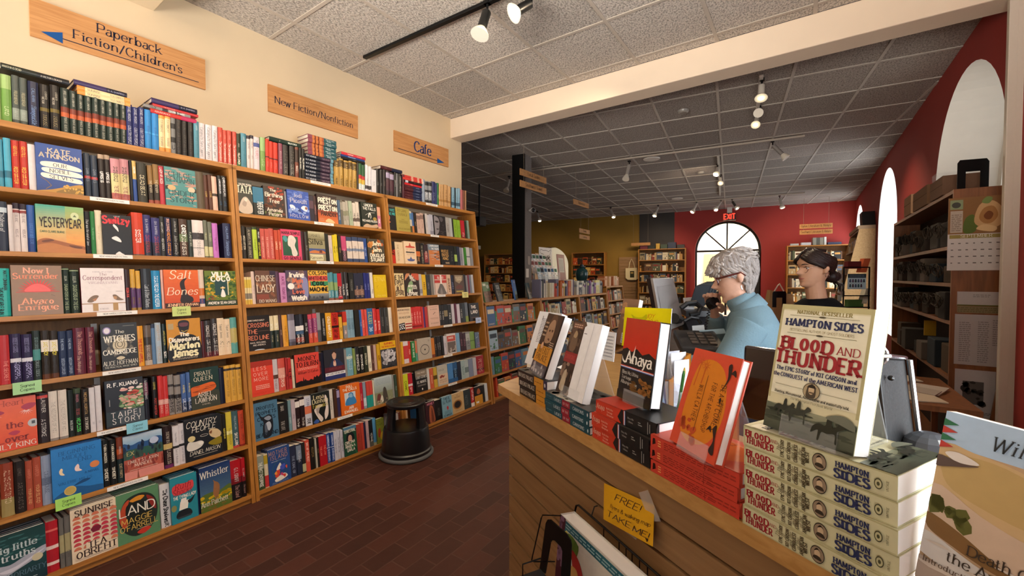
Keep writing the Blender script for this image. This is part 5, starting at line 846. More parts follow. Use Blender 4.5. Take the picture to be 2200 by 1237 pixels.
EX = lambda: (0.0305, [('a8583c', 0, 1), ('c87a44', .52, .86), ('6a2c28', .62, .66), ('6a2c28', .74, .78), ('8a4a58', .86, 1), ('2f5a60', 0, .46)], [('EMILY ST. JOHN', 'c0d0d0', 'b', .58, .94, .5, .85), ('MANDEL', 'c0d0d0', 'b', .6, .86, .12, .46)], 0.004)
zz = flat_stack(958, 1340, q1, 1, FP(0, SH[0])[2], [KU() for _ in range(7)], pos='the dark stack, middle bookcase')
flat_stack(1000, 1376, q1, 1, zz, [EX() for _ in range(5)], pos='the tall stack, middle bookcase')
BLK2 = ' 2a5a34 bc03434:42:56 be0b030:24:42 be0e0e0:0:24 ~GARDENS/88c088/s/.06,.4,.2,.8'
shelf_row(1, 0, *q1, '1350 -|1412'+GD+'|1418 -|1472'+GD+'|1482 -|1546'+GD+'|1548 -|1592'+GD+'|1596 -|1652'+GD+'|1654 -|1676 3a322a|1678 -|1722'+BLK2+'|1724 -|1766'+BLK2+'|1770 -|1814 d8d4d8 b3a3638:10:24 ~SON_OF/8a8690/r/.2,.6,.3,.75|1816 -|1852 d8d4d8 b3a3638:10:24 ~SON_OF/8a8690/r/.2,.6,.3,.75', 0.222)
flat_stack(490, 915, q1, 1, FP(0, SH[0])[2]+0.226, [(0.03, [('20332a', 0, 1)], [('VILLA COCO', 'e0e4d8', 'x', .56, .84, .2, .7), ('J', 'c8d0c0', 'r', .2, .4, .2, .7)], 0)], pos='the red spines, middle bookcase')
flat_stack(1440, 1760, q1, 1, FP(0, SH[0])[2]+0.226, [(0.02, [('1c1a1a', 0, 1)], [('ROBERT', '8a8a8a', 's', .3, .8, .2, .7)], 0), (0.018, [('24407a', 0, 1)], [('FIRE IN THE BODY', 'b8c8e0', 'b', .1, .8, .2, .75)], 0), (0.024, [('c8303c', 0, 1)], [('TANTRUM', 'f0c0b8', 'b', .2, .5, .2, .75), ('GRANADOS', 'f0c0b8', 's', .56, .9, .25, .7)], 0.01)], pos='the gold spines, middle bookcase')
PW = ' b4ac9c b8a8a70:40:60 ~HOURS/4a4a40/s/.1,.5,.2,.8'
shelf_row(1, 1, *q1, '60 -|268 @tata h215|285 -|436 15201f b1f7494:44:100 ~THEREAFTER/e8e8e0/b/.06,.5,.25,.9|425 -|706 @birth h215|706 -|734 a8a4a4|735 -|1022 @jodi h215|1028 -|1096 241c30 b5a3a4a:50:80|1098 -|1136 3a2024 ~COPPERFIELD/c88a8a/s/.05,.9,.2,.8|1136 -|1402 @preston h22|1408 -|1444 3c5a78 ~THE_TRAIL/d0d8e0/r/.05,.6,.2,.8|1446 -|1480 6a6458 b9a9484:60:90|1482 -|1522'+PW+'|1524 -|1556'+PW+'|1560 -|1606 a8b498 ~WEATHER/5a6a4a/s/.1,.7,.2,.8|1610 -|1650 d8ccbc b6a5a50:20:34 ~FRIENDS/4a4038/b/.1,.7,.2,.8|1652 -|1695 d8ccbc b6a5a50:20:34 ~FRIENDS/4a4038/b/.1,.7,.2,.8|1697 -|1722 1c241c|1715 -|1926 @under h215|1932 -|1980 e0a888 bd07890:10:60 ~PINK/f0e8e0/b/.1,.6,.2,.8', 0.2)
SAL = ' c4554a ~THE_CORRESPONDENT/f0c4b4/r/.05,.75,.25,.8'
SAL2 = ' c24c34 ~CANTICLE/f0d0b0/b/.05,.9,.2,.8'
WN = ' 262018 ~GREEN_WITNESS/f0e4c8/b/.04,.95,.15,.85'
PT = ' d8c8ba b3a4868:84:100 b3a4868:0:14 b7a88a0:44:54 ~VIRGIL/6a5a58/r/.3,.7,.3,.7'
shelf_row(1, 2, *q2, '100 -|146'+WN+'|148 -|192'+WN+'|205 -|278 38342c ~ALWAYS_THE_JOURNEY/c0b8a0/r/.05,.92,.2,.8|283 -|346 b4cc3c b3a4a24:92:100 ~Graveyard/4a5a1c/i/.2,.7,.2,.8|348 -|386 1e1c1a ~LISA_SCOTTOLINE/e8d830/b/.04,.6,.15,.85 ~TRUE_LIES/e8e4e0/b/.64,.92,.2,.8|388 -|446'+SAL+'|448 -|504'+SAL+'|508 -|570'+SAL+'|572 -|618'+SAL2+'|621 -|664'+SAL2+'|655 -|920 @maria h22|922 -|980 33161c|984 -|1030 3c3830 ~SILVA/a8a090/r/.1,.8,.2,.8|1020 -|1236 @daniel h222|1240 -|1292 22241f|1298 -|1345 d2c2b8 ~STEVE/8a7a70/s/.1,.7,.25,.75|1347 -|1382 dcc420 ~THE_LAST/3a3414/b/.1,.8,.2,.8|1384 -|1418 dcc420 ~THE_LAST/3a3414/b/.1,.8,.2,.8|1422 -|1456 2a2420 ~ARROW/c8a878/s/.1,.8,.2,.8|1462 -|1526 3a2a30 bc24a72:44:100 ~HOOKED/e8b0c0/s/.05,.5,.2,.8|1532 -|1600'+PT+'|1608 -|1682'+PT+'|1686 -|1756'+PT+'|1760 -|1802 2c4c8c ~THE_LONG/c8d0e8/s/.1,.8,.2,.8|1806 -|2026 @john h205', 0.212)
CRY = ' e2d09a bd8b848:60:90 bd8b048:0:16 b8a8070:20:40'
TEA = ' 4c8c98 b8aa468:36:66 b8a5a48:0:8 ~ANNUAL/d8e4e4/s/.1,.34,.2,.8'
shelf_row(1, 3, *q2, '160 -|206'+CRY+' h18|207 -|240'+CRY+' h18|241 -|272'+CRY+' h18|273 -|322 e2c8b8 ~PINK_CAMELLIA/a88878/r/.1,.8,.3,.7|315 -|585 @chinese h222|590 -|640 5a3a50|642 -|726 c88ab6 ~RADIANT_GIRL/8a3a70/b/.1,.5,.2,.8 ~KATE/8a3a70/b/.55,.9,.2,.8|722 -|1012 @irvine h226|1014 -|1272 @colson h226|1276 -|1322'+TEA+'|1324 -|1362'+TEA+'|1364 -|1408'+TEA+'|1412 -|1468 3a1c1e bb0202e:50:100 bc0303a:4:14 ~PENANCE/f0c0b8/b/.1,.5,.2,.8|1470 -|1510 2c2422 ~FINAL_SCORE/e8e4dc/b/.05,.66,.2,.8|1512 -|1556 2c2422 ~FINAL_SCORE/e8e4dc/b/.05,.66,.2,.8|1562 -|1626 262624 ~FREEDOM/8a8880/s/.25,.8,.25,.75|1630 -|1692 2c2e40 b8a6858:14:36 ~PALAVER/c8a890/r/.06,.5,.25,.8|1694 -|1756 2c2e40 b8a6858:14:36 ~PALAVER/c8a890/r/.06,.5,.25,.8|1760 -|1796 272e72 ~SOMEONE/a8b0e0/s/.1,.8,.25,.75|1798 -|1834 272e72 ~SOMEONE/a8b0e0/s/.1,.8,.25,.75|1850 -|1888 e0d8d0 ~PAUL/4a4a3a/b/.1,.4,.2,.8|1888 -|2054 @etna h196', 0.212)
E73 = ' 1e2a22 be4d4aa:54:100 ~1873/f0ecdc/b/.56,.82,.2,.85 ~FORTUNE/c8b890/s/.08,.5,.3,.7'
shelf_row(1, 4, *q3, '125 -|405 @cross h228|406 -|462'+E73+'|464 -|520'+E73+'|524 -|562 4a2c24 ~MOTHER/c8a890/s/.1,.8,.25,.75|565 -|630 dc9a2a ~THE_INNOCENT/7a4a14/s/.1,.7,.25,.75|634 -|714 686270 b9a94a0:20:80 b4a4450:0:12|722 -|774 20222c be4e0dc:46:62 b3a5878:34:44 b8a3a30:8:24 ~LINCOLN/e8e4dc/b/.05,.34,.2,.8|776 -|822 20222c be4e0dc:46:62 b3a5878:34:44 b8a3a30:8:24 ~LINCOLN/e8e4dc/b/.05,.34,.2,.8|826 -|872 1e1a1a ~ON_TIME/e8e4e0/s/.3,.8,.2,.9|874 -|922 8c3a6a bc8503c:0:34 bc84a5a:84:100 ~DEATH_OF_A_PATRIOT/f0c8c8/s/.1,.9,.25,.75|926 -|976 8c3a6a bc8503c:0:34 bc84a5a:84:100 ~DEATH_OF_A_PATRIOT/f0c8c8/s/.1,.9,.25,.75|980 -|1026 8a8688 b4a4648:0:40|1028 -|1078 1c1c1c ~HANNAH_ARENDT/d8d4d0/s/.2,.8,.25,.8|1082 -|1152 d69828 ~COLD_WAR_CITY/f4ead8/b/.12,.86,.25,.85|1154 -|1240 c02e20 b2a1414:44:52 ~STARRY_STARRY/5a100c/b/.04,.44,.1,.9 ~STARRY/5a100c/b/.56,.95,.15,.85|1242 -|1280 dca83a b3a2820:90:100 ~SUN/6a4a14/b/.2,.6,.2,.8 h19|1288 -|1336 8a8480 bb83428:60:100 bd89a3a:48:60 ~KIN/f0c8b8/b/.05,.4,.2,.8|1340 -|1384 7c9cac b6a8a9a:30:70 ~CLIMATE/3a5464/s/.2,.6,.25,.75|1386 -|1432 7c9cac b6a8a9a:30:70 ~CLIMATE/3a5464/s/.2,.6,.25,.75|1436 -|1490 26241f|1492 -|1518 345a9c ~FLOOD/d0d8e8/s/.1,.8,.2,.8|1522 -|1562 d64838 ~THE_BOOK/f8d0c0/s/.1,.8,.25,.75|1564 -|1590 d64838|1594 -|1660 2a649c ~36/b8d0e4/b/.1,.34,.1,.9 ~STARS_LIKE_SUNS/e0d840/b/.42,.86,.1,.9|1662 -|1702 c8302c ~BETRAYAL/f0d8d0/b/.06,.6,.2,.8|1704 -|1738 c8302c ~BETRAYAL/f0d8d0/b/.06,.6,.2,.8|1744 -|1794 2e2a28 ~SHADOW/8a8680/s/.1,.8,.25,.75|1796 -|1842 363430 ~SHADOW/8a8680/s/.1,.8,.25,.75|1846 -|1886 e0d4c0 ~PAPER/a8a090/s/.1,.8,.25,.75', 0.215)
BS = ' 1c1c1a ~BACKSHIELD/f0ece0/b/.03,.82,.2,.85'
shelf_row(1, 5, *q3, '165 -|440 @less h222|445 -|514 c6bec2 b5a3a30:40:52 ~THE_INSIDER/8a4a44/s/.08,.4,.25,.75|516 -|600 c85044 be0a090:40:70 ~TERMS/f0d0c0/b/.1,.5,.2,.8|602 -|624 a82c2c ~THIEF/2a0c0c/b/.1,.8,.1,.9|628 -|668 b83230 ~THE_THIEF/2a0c0c/b/.1,.86,.1,.9|674 -|704 dccfb4 ~LIFE/8a7a60/s/.1,.7,.2,.8 h2|706 -|1000 @money h226|1002 -|1030 2a1c20 ~MONEY_TO_BURN/c85048/r/.05,.95,.15,.85|1032 -|1066 1c1e30|1062 -|1306 @amer h226|1310 -|1340 8a8884|1342 -|1412 6a9cac bc8d0c0:60:70 ~CASTLES/e0e8e8/i/.2,.8,.2,.8|1414 -|1444 788c4c ~GARDEN/d8e0c0/s/.1,.8,.2,.8|1446 -|1494'+BS+'|1496 -|1540'+BS+'|1548 -|1592 2a3024 ~STRATEGY/e0dcc0/b/.05,.95,.2,.8|1594 -|1632 e0d8c0 ~TALES/4a4a40/b/.1,.4,.2,.8|1638 -|1666 5a3a34 ~CARE/c8a890/s/.1,.6,.2,.8|1668 -|1698 c0a094|1704 -|1740 d0a428 ~BURN/8a3a14/b/.1,.8,.2,.8|1736 -|1926 @atomic h222', 0.212)
FS = ' 2a1a1c be8e0dc:72:92 ~The_Single/f0ece4/r/.06,.34,.2,.85 ~COHEN/d8d4cc/s/.76,.92,.2,.8'
shelf_row(1, 6, *q4, '140 -|392 @profits h24|396 -|486 201f1f ~THE_LIFE/c8c4bc/r/.1,.4,.25,.8 ~BAIR/c8c4bc/r/.74,.9,.3,.8|488 -|506 1c1c1e|508 -|538 6f9098 ~CHURCH/d8e4e4/r/.1,.6,.2,.8|540 -|582 b4a4ac ~OPUS/6a4a58/s/.1,.8,.25,.75|584 -|630'+FS+'|632 -|680'+FS+'|682 -|756 ccced8 bd87858:40:66 ~STEVE/2a2a2c/x/.06,.24,.2,.8 ~STAIN/3a4a8a/s/.66,.92,.25,.75|752 -|942 @fame h215|944 -|990 d8d0c4 ~Fatherland/3a3430/i/.2,.8,.25,.75|993 -|1022 4a3024|1024 -|1054 3a3458 ba89cc0:70:96|1055 -|1262 @roll h225|1264 -|1302 b02434 ~PAULINE/f0c0c0/s/.1,.8,.25,.75|1304 -|1334 8898a8 bc8d0d8:10:40|1336 -|1368 c4463a b2a948c:0:46|1370 -|1402 c4463a b2a948c:0:46|1404 -|1428 dcd0b8|1418 -|1606 @soldier h22|1608 -|1632 8c8c88|1634 -|1660 3a4a3c ~FIELD/a8b8a0/s/.1,.8,.2,.8', 0.21)
SB = ' 27488f be0e4f0:50:52 ~SEVEN_BOOKS/c8d4f0/b/.06,.46,.15,.85 ~HARRISON/c8d4f0/b/.56,.92,.15,.85'
LW = ' c8cad8 ~The_Tilly_Lake_Day/5a5a78/r/.08,.9,.25,.8'
shelf_row(1, 7, *q4, '165 -|250 8c9488 b38482c:0:60 ~THE_PAST_ENTERPRISE/e8ece0/b/.08,.8,.25,.85|252 -|302 dcd0b0 bc83a3c:2:36 bb8a030:70:96|290 -|520 @mother h232 n3|526 -|590 2a3048 ~THE_DIAL_OF/a8b4cc/r/.08,.7,.25,.8|594 -|648 242c40 b7888a0:50:96 ~PILGRIMS/d0d4dc/r/.3,.9,.25,.8|652 -|688 2a2826 bb8b890:4:30|690 -|738 d45442 ~SON_OF_THE_REST/f8e0d4/b/.3,.92,.2,.8|742 -|790 1c1a18 ~KEEPER/c8a868/r/.2,.9,.2,.8|794 -|812 b8b4a8|813 -|830 24201e ~KEEPER/c8a868/r/.2,.9,.1,.9|832 -|872 b01c28 ~THE_LAW/e88070/b/.1,.9,.2,.8|874 -|916 b01c28 ~THE_LAW/e88070/b/.1,.9,.2,.8|918 -|956'+SB+'|958 -|990'+SB+'|992 -|1026'+LW+'|1028 -|1064'+LW+'|1066 -|1100'+LW+'|1092 -|1226 @garza h215|1228 -|1282 ac4234 ~WALLS/7a2018/s/.3,.7,.25,.75|1284 -|1310 c04a3c|1312 -|1332 2a2c4c|1334 -|1362 c8a8ac ~DUST/6a3a44/s/.1,.8,.2,.8|1364 -|1404 211f22 b6a6a60:0:24 ~YERMA/e8e4dc/b/.1,.6,.2,.85|1406 -|1442 5a9ccc ba8a888:0:10|1442 -|1520 @fruit h2', 0.212)
# --- third bookcase
LI = ' 2c2022 ba89cb8:70:92 b4a2a34:20:66 ~WIDOW/5a4a58/r/.1,.28,.2,.8'
TN = ' c49a68 ba8783c:20:30 ~THE_SPIRIT/7a5028/r/.08,.9,.25,.75'
shelf_row(2, 0, *c1, '40 -|78 dcd8d8 b3a3638:8:24|80 -|122 dcd8d8 b3a3638:8:24|124 -|186 dcdadc ~SON/8a8690/r/.2,.6,.3,.75 h2|192 -|238 211f1f ~VIGIL/8a8a86/s/.1,.7,.25,.75|240 -|280 211f1f ~VIGIL/8a8a86/s/.1,.7,.25,.75|284 -|326 241e1e ~HOUSE/8a7a70/s/.1,.8,.25,.75|328 -|380'+LI+'|384 -|438'+LI+'|440 -|468 1e1c1a ~DARKNESS/d0ccc4/s/.2,.9,.2,.8|470 -|496 7e7e80|500 -|550 1e1c1a ~HANNAH_ARENDT/d0ccc4/s/.2,.9,.25,.75|556 -|586 4a1e28', 0.222)
PR = lambda: (0.0275, [('4e2024', 0, 1), ('232c4c', 0, .52)], [('PAUL', '8a5a5a', 's', .05, .4, .25, .7), ('HARDING', '9aa4c0', 's', .56, .92, .25, .7)], 0)
zz = flat_stack(588, 828, c1, 2, FP(0, SH[0])[2], [PR() for _ in range(5)]+[(0.02, [('c82a2e', 0, 1)], [('RISING', 'f0a8a0', 'b', .2, .6, .2, .7)], 0), (0.022, [('2a1c1e', 0, 1), ('c8c4d0', .82, .98)], [('ASH', '8a6a5a', 'r', .4, .7, .2, .7)], 0)], pos='the low stack, third bookcase')
flat_stack(560, 845, c1, 2, zz, [(0.024, [('c83c34', 0, 1), ('e0a890', .2, .3), ('e0a890', .5, .6), ('e8c8b0', 0, .08)], [], 0), (0.024, [('c83c34', 0, 1), ('e0a890', .2, .3), ('e0a890', .5, .6), ('e8c8b0', 0, .08)], [], 0)], pos='the low stack with red plaid, third bookcase')
flat_stack(250, 550, c1, 2, FP(0, SH[0])[2]+0.227, [(0.03, [('4e2024', 0, 1), ('22263c', 0, .5)], [('PAUL', '8a5a5a', 's', .05, .4, .25, .7)], 0)], pos='the black spines, third bookcase')
BW_ = ' 868a90 b2a2c30:4:14 b2a2c30:50:60 b2a2c30:80:96 ~DEEP/d8dce0/x/.2,.5,.1,.9'
LB = ' 86aec4 b3a5a70:14:30 ~THE_SEA/3a5a70/s/.2,.7,.25,.75'
shelf_row(2, 0, *c1, '835 -|873 94a4b8|876 -|920'+BW_+'|922 -|966'+BW_+'|970 -|1018 2a3060 ~ATLAS/a8b0d0/s/.1,.6,.2,.8|1019 -|1040 2a3468|1042 -|1066 2a7440 ~OPEN/d8e8d8/s/.1,.7,.2,.8|1068 -|1100'+TN+'|1102 -|1138'+TN+'|1141 -|1196'+TN+'|1200 -|1232'+TN+'|1234 -|1244 1a1a1a|1246 -|1290'+LB+'|1292 -|1298 222|1300 -|1332'+LB+'|1335 -|1368'+LB+'|1370 -|1405 b86a6c|1407 -|1430 7a4a38|1432 -|1450 a47a58', 0.222)
WK = ' c8a898 b8a7068:70:90 ~LETTERS/6a5048/r/.1,.8,.25,.75'
LG = ' 8ab034 ~THE_FIELD/4a6a14/s/.1,.8,.25,.75'
shelf_row(2, 1, *c1, '350 -|466 @choice h21|468 -|660 @regime h22|664 -|700 c8c0b0 b5a88b0:60:90 b4a4a3a:0:30|702 -|728 4a6a9a bc87a40:0:34|730 -|764 2c2622 ~NIGHT/c8a878/s/.1,.8,.2,.8|768 -|820'+WK+'|822 -|866'+WK+'|868 -|890 2c2826|892 -|918 c8c0bc ~ESSAYS/7a6a64/s/.1,.8,.2,.8|920 -|950 bcbcc4|952 -|1002 b4b4c0 b8a8a98:0:20 ~HORIZON/5a5a68/s/.1,.8,.25,.75|1008 -|1168 @face h205|1174 -|1226 a8a4a0 ~DRAWN/5a5654/r/.1,.8,.25,.75|1228 -|1262 b0b4b4|1264 -|1284 2a2a26|1286 -|1334'+LG+'|1336 -|1376'+LG+'|1386 -|1440 b82430 b8a1820:0:20 ~FTX/f0c8c0/b/.1,.3,.2,.8|1444 -|1470 2c3a2a|1472 -|1502 84988a', 0.2)
shelf_row(2, 2, *c2, '130 -|196 c8301f b1c1a1a:64:100 ~RAGE/2a0c08/x/.36,.8,.1,.9|200 -|306 e0c8a2 ~THE_CAPITOL/8a6a48/r/.1,.9,.2,.5|308 -|462 @capitol h21|470 -|530 2e2420 bc86a30:36:60 ~FIRE/e0a060/s/.1,.4,.2,.8|534 -|580 221f1d ~THE_SECOND_WORLD/c8c0a8/r/.05,.9,.2,.8|582 -|634 3a2a30 b8a3a3a:10:60 ~REBEL/e0b0a0/b/.1,.8,.2,.8|636 -|778 @orange h203|786 -|908 @mscl h2|912 -|978 161616 ~A_PLACE/6a6a68/s/.1,.8,.3,.7|980 -|1012 1e241a ba8c060:20:56|1014 -|1050 22283a|1052 -|1086 8c8a94 ~POEMS/4a4a54/s/.1,.8,.2,.8|1088 -|1106 b8b4bc|1108 -|1140 357e1c b2a5a14:0:10|1142 -|1188 c4c2c0 b6a6a70:46:52|1192 -|1224 8a8c90', 0.2)
GCR = ' 34363c ~CRITIC/9a9ca4/s/.1,.8,.25,.75'
shelf_row(2, 3, *c2, '160 -|305 @wethe h21|308 -|506 @rise h21|510 -|552 c0b8b0 b8a8890:10:30|556 -|606 e0b424 ~KINGS/7a5a10/b/.1,.8,.2,.8|612 -|662'+GCR+'|664 -|702 7a746c|704 -|722 c8c0b8|716 -|872 @redfig h2|880 -|932 dcb89a ~BRADBURY/6a4a3a/b/.1,.8,.2,.8|934 -|984 26283c ~JAMES/8a90b0/s/.1,.8,.25,.75|974 -|1106 @plastic h198|1108 -|1134 1c1a1c|1136 -|1158 8a8488|1160 -|1182 7a2a3a|1184 -|1206 707888|1208 -|1236 b8b8bc', 0.2)
RR = ' cc3230 b8a1a1c:6:16 ~THE_RED_LIST/f0a8a0/b/.2,.8,.2,.8'
DK = ' 26221f ~THE_KINGS/d8d0c4/s/.1,.86,.2,.8'
shelf_row(2, 4, *c2, '215 -|400 @amstr h205|404 -|436'+RR+'|438 -|474'+RR+'|476 -|512'+RR+'|514 -|548'+RR+'|550 -|570 c83a30|572 -|590 4a3a78|592 -|625 b83a3c|627 -|772 @decl h205|780 -|812'+DK+'|814 -|846'+DK+'|850 -|898 1c1a18 b8a7a58:40:70|900 -|944 201e1c ~FACE/d8d4cc/b/.1,.7,.2,.8|948 -|984 c8c0c8|986 -|1014 5a1c34|1016 -|1056 d0c4d0|1058 -|1090'+DK+'|1092 -|1128 2a3034|1130 -|1166 6a7078 b8a9a48:0:30|1172 -|1304 @thisland h195', 0.2)
BM = ' 2a2422 ~SECRETS/b8b0a4/s/.1,.9,.2,.8'
shelf_row(2, 5, *c3, '100 -|128 dcac1c ~SALAD/6a4a10/b/.1,.8,.2,.8|130 -|152 dca82a|154 -|206 d8cace bc83a3c:20:80 ~CODE/a86a70/s/.1,.8,.25,.75|208 -|236 c23628 ~POEM/f0c8b8/b/.3,.7,.2,.8|238 -|280 2a7a3e ~HOW_TO_MOVE/e0ecd8/b/.2,.9,.2,.8|282 -|302 d07858 b5a9a8a:0:40|300 -|454 @circle h2|458 -|494 c87628 b7a3a1c:0:16|497 -|518'+BM+'|520 -|542'+BM+'|544 -|570'+BM+'|572 -|596 26221f|598 -|626 ccc8d0 ~MUSIC/5a4a5a/s/.2,.8,.25,.75|624 -|722 @radio h2|726 -|736 b8b0b0|738 -|776 7aa4c4|778 -|808 3a1c24 ~GRACE/a87078/s/.1,.8,.2,.8|810 -|842 3a1c24 ~GRACE/a87078/s/.1,.8,.2,.8|844 -|890 848484 bb0b0a8:50:90 ~POET/3a3a3a/s/.1,.7,.2,.8|892 -|940 7a9a4c b4a6a2c:46:50|938 -|984 @small h17', 0.19)
shelf_row(2, 6, *c3, '155 -|208 c4cc2c ~COMIC/6a7010/b/.1,.8,.2,.8|210 -|256 b62430 be0d0d0:40:50 ~SPY/f0c0c0/b/.06,.4,.2,.8|258 -|282 181516|280 -|408 @cities h2|414 -|444 d0ccc8|446 -|486 c45c3c ~BORDER/f0c8a8/s/.1,.8,.25,.75|488 -|526 c4a43c b5a4414:40:60|524 -|636 @pale h195|642 -|698 4a82bc b2a5a8c:0:20|700 -|746 2a5888 b14304c:20:60 ~OCEAN/a8c8e0/s/.1,.8,.25,.75|748 -|786 1c2234|788 -|830 9cb0b0 ~SOUTH/3a4a4a/s/.1,.8,.25,.75|832 -|872 a8b4b4 b6a7a7a:30:60|874 -|920 7c849c|924 -|960 b8b4b8|962 -|1042 9c1e28 b5a0c14:20:30 ~PETERS/d8a890/s/.1,.8,.2,.8', 0.19)
shelf_row(2, 7, *c3, '42 -|60 c4c4cc|62 -|82 b8b4b8|84 -|104 ccc8cc|106 -|128 8a4a38|130 -|152 b8622e|154 -|176 6a3a28|178 -|204 c8a888|330 -|388 2a5a8c ~BLUE/a8c8e0/s/.1,.8,.2,.8|390 -|492 @monex h2|496 -|580 1a1818 b0e0e0e:0:30 ~ARCHIVE/6a6660/s/.2,.6,.3,.7|572 -|682 @blue h2|674 -|812 @eye h195|800 -|896 30383a ~NOTES/6a7474/s/.2,.7,.3,.7|900 -|938 b82c28 be8e0dc:0:20 ~UTOPIA/f0d8d0/b/.3,.9,.2,.8|934 -|1020 @yblk h19|1024 -|1048 22201e|1050 -|1080 c8ccd0', 0.19)
# ---------------------------------------------------------------- books of the low row and of the far cases (small in the photo)
LPAL = ['2a2622', '3a3430', 'd8ccb4', 'c8b890', '8a3a30', '5a7040', '3a5a78', 'a89870', 'e0dccc', '4a2a24', 'b86a34', '7a8a94', '26362c', '9a2c28', 'c8a048', '6a6470', '1c2430', 'b8a088']
def fill_shelf(seed, front, ax, up, dn, x0, x1, pal=LPAL, hmin=0.16, hmax=0.24, dens=0.96, face=0.12, case=9, row=0, wmin=0.014, wmax=0.042, dep=0.14, pos='in the waist-high row'):
    rnd = random.Random(seed); x = x0+0.01; last = None; k = 0
    while x < x1-0.05:
        if rnd.random() > dens: x += rnd.uniform(0.03, 0.09); continue
        if rnd.random() < face:
            w = rnd.uniform(0.12, 0.16); h = min(hmax, w*1.5)
            if x+w > x1-0.01: break
            O = front+ax*x+dn*0.015; bg = rnd.choice(pal); c2 = rnd.choice(pal)
            art = 'R 0 0 100 100 %s;R 10 62 90 84 %s;B 6 %s 12 8 10 10 90 50;H 16 6 84 14 2 %s' % (bg, c2, rnd.choice(pal), c2)
            rec(kind='face', O=O, A=ax, U=up, D=dn, w=w, h=h, d=0.025, art=art, bg=bg, key='x', corners=[O, O+ax*w, O+ax*w+up*h, O+up*h], label=None, group='books '+pos, case=case, row=row, idx=0); x += w+0.004; continue
        if last is None or rnd.random() < 0.6: last = (rnd.choice(pal), rnd.uniform(wmin, wmax), rnd.uniform(hmin, hmax), rnd.choice(['e8e0d0', '2a2420', 'c8a050', 'ddd']))
        c, w, h, tc = last; O = front+ax*x+dn*rnd.uniform(0.01, 0.025)
        rec(kind='spine', O=O, A=ax, U=up, D=dn, w=w, h=h, d=dep, bands=[(c, 0, 1), (rnd.choice(pal), 0.62, 0.8)] if rnd.random() < 0.4 else [(c, 0, 1)], tx=[('TITLES', tc, 's', .15, .7, .2, .8)] if rnd.random() < 0.7 else [], soft=h < 0.2, label=None, group='books '+pos, corners=[O, O+ax*w, O+ax*w+up*h, O+up*h], case=case, row=row, idx=0)
        x += w+0.001
for ci, (a, b) in enumerate(LOW):
    for ri, t in enumerate(LSH[1:]):
        fill_shelf(100+ci*10+ri, FP(0, t+0.001), AY, UP, DP, a+0.03, b-0.03, LPAL if ci else ['2f6a3a', '3a7a4a', '6a8a9c', 'b8442c', '5a4634', '9ab0c0', 'd8c8a8', '26303a', 'c87a3a', '74604c', '8a3430', '3a5a88'], face=0.5 if (ci == 0) else 0.12, hmax=0.225)
for ri, t in enumerate([0.98, 0.73, 0.48, 0.24]):
    fill_shelf(150+ri, FP(0, t+0.001), AY, UP, DP, 7.34, 8.13, ['c87a48', 'e0b890', 'd8d0c0', '5a4030', 'b84a30', 'c8a070', '3a3a38', '8aa0a0'], hmax=0.2)
# books standing on the low row's top boards
zt = FP(0, 1.13)[2]; xf = FP(0, 1.13)[0]-0.03; TOP = V3(xf, 0, zt)
fill_shelf(161, TOP, AY, V3(0, 0, 1), V3(-1, 0, 0), 5.0, 6.1, ['d8d0c0', '9aa860', 'b84a38', '6a6a80', '2a2c34', 'c8c0a8', '4a3a5a', 'b8622e', 'e0dcd0'], hmin=0.19, hmax=0.26, face=0.08)
fill_shelf(162, TOP, AY, V3(0, 0, 1), V3(-1, 0, 0), 6.16, 7.26, ['d8d8d0', '9aa0a8', '3a4454', 'c8c8c0', '2a2a30', 'e0d890', '7a4a8a', 'b8b8b0'], hmin=0.18, hmax=0.24, face=0.05)
fill_shelf(163, V3(FP(0, 1.25)[0]-0.03, 0, FP(0, 1.25)[2]), AY, V3(0, 0, 1), V3(-1, 0, 0), 7.33, 8.14, ['e0b890', 'd8a078', 'c88a60', 'e8d0b0', 'b86a40'], hmin=0.15, hmax=0.19, face=0.0)
# ---------------------------------------------------------------- make the books: the 300 that show largest each an object, the rest one object
def book_meshes(r, cv, pg, fine=True):
    if r['kind'] == 'spine':
        book_parts(cv, pg, r['O'], r['A'], r['U'], r['D'], r['w'], r['h'], r['d'], r['bands'], r['tx'] if fine else None, not r['soft'], fine, fine)
    else:
        O, A, U, D, w, h, d = (r[k] for k in ('O', 'A', 'U', 'D', 'w', 'h', 'd')); tb = 0.0028
        cv.obox(O, A*w, D*tb, U*h, r['bg']); cv.obox(O+D*(d-tb), A*w, D*tb, U*h, r['bg']); cv.obox(O+D*tb, A*tb, D*(d-2*tb), U*h, r['bg'])
        pg.obox(O+A*(tb+.0003)+D*tb+U*0.003, A*(w-0.007), D*(d-2*tb), U*(h-0.006), 'fff', 'page_white')
        if r['art']: draw_art(cv, r['art'], O, A, U, -D, w, h, 'print', False, seed=hash(r['key']) % 997 if False else sum(map(ord, r['key'])))
N_COUNTER = 22
REC.sort(key=lambda r: -r['area'])
named = [r for r in REC if r['label']]
big = named[:300-N_COUNTER]; bigset = {id(r) for r in big}
for r in big:
    O = r['O']+r['A']*(r['w']/2)
    t = thing('book', r['label'], 'book', O, r['group'])
    cv, pg = MB(), MB(); book_meshes(r, cv, pg); cv.build('cover', t); pg.build('page_block', t)
scv = MB()
for r in REC:
    if id(r) not in bigset: book_meshes(r, scv, scv, r['area'] > 60)
tag(scv.build('shelved_books', base=(0, 0, 0)), 'remaining smaller books on the farther shelves, packed spine out', 'books', kind='stuff')
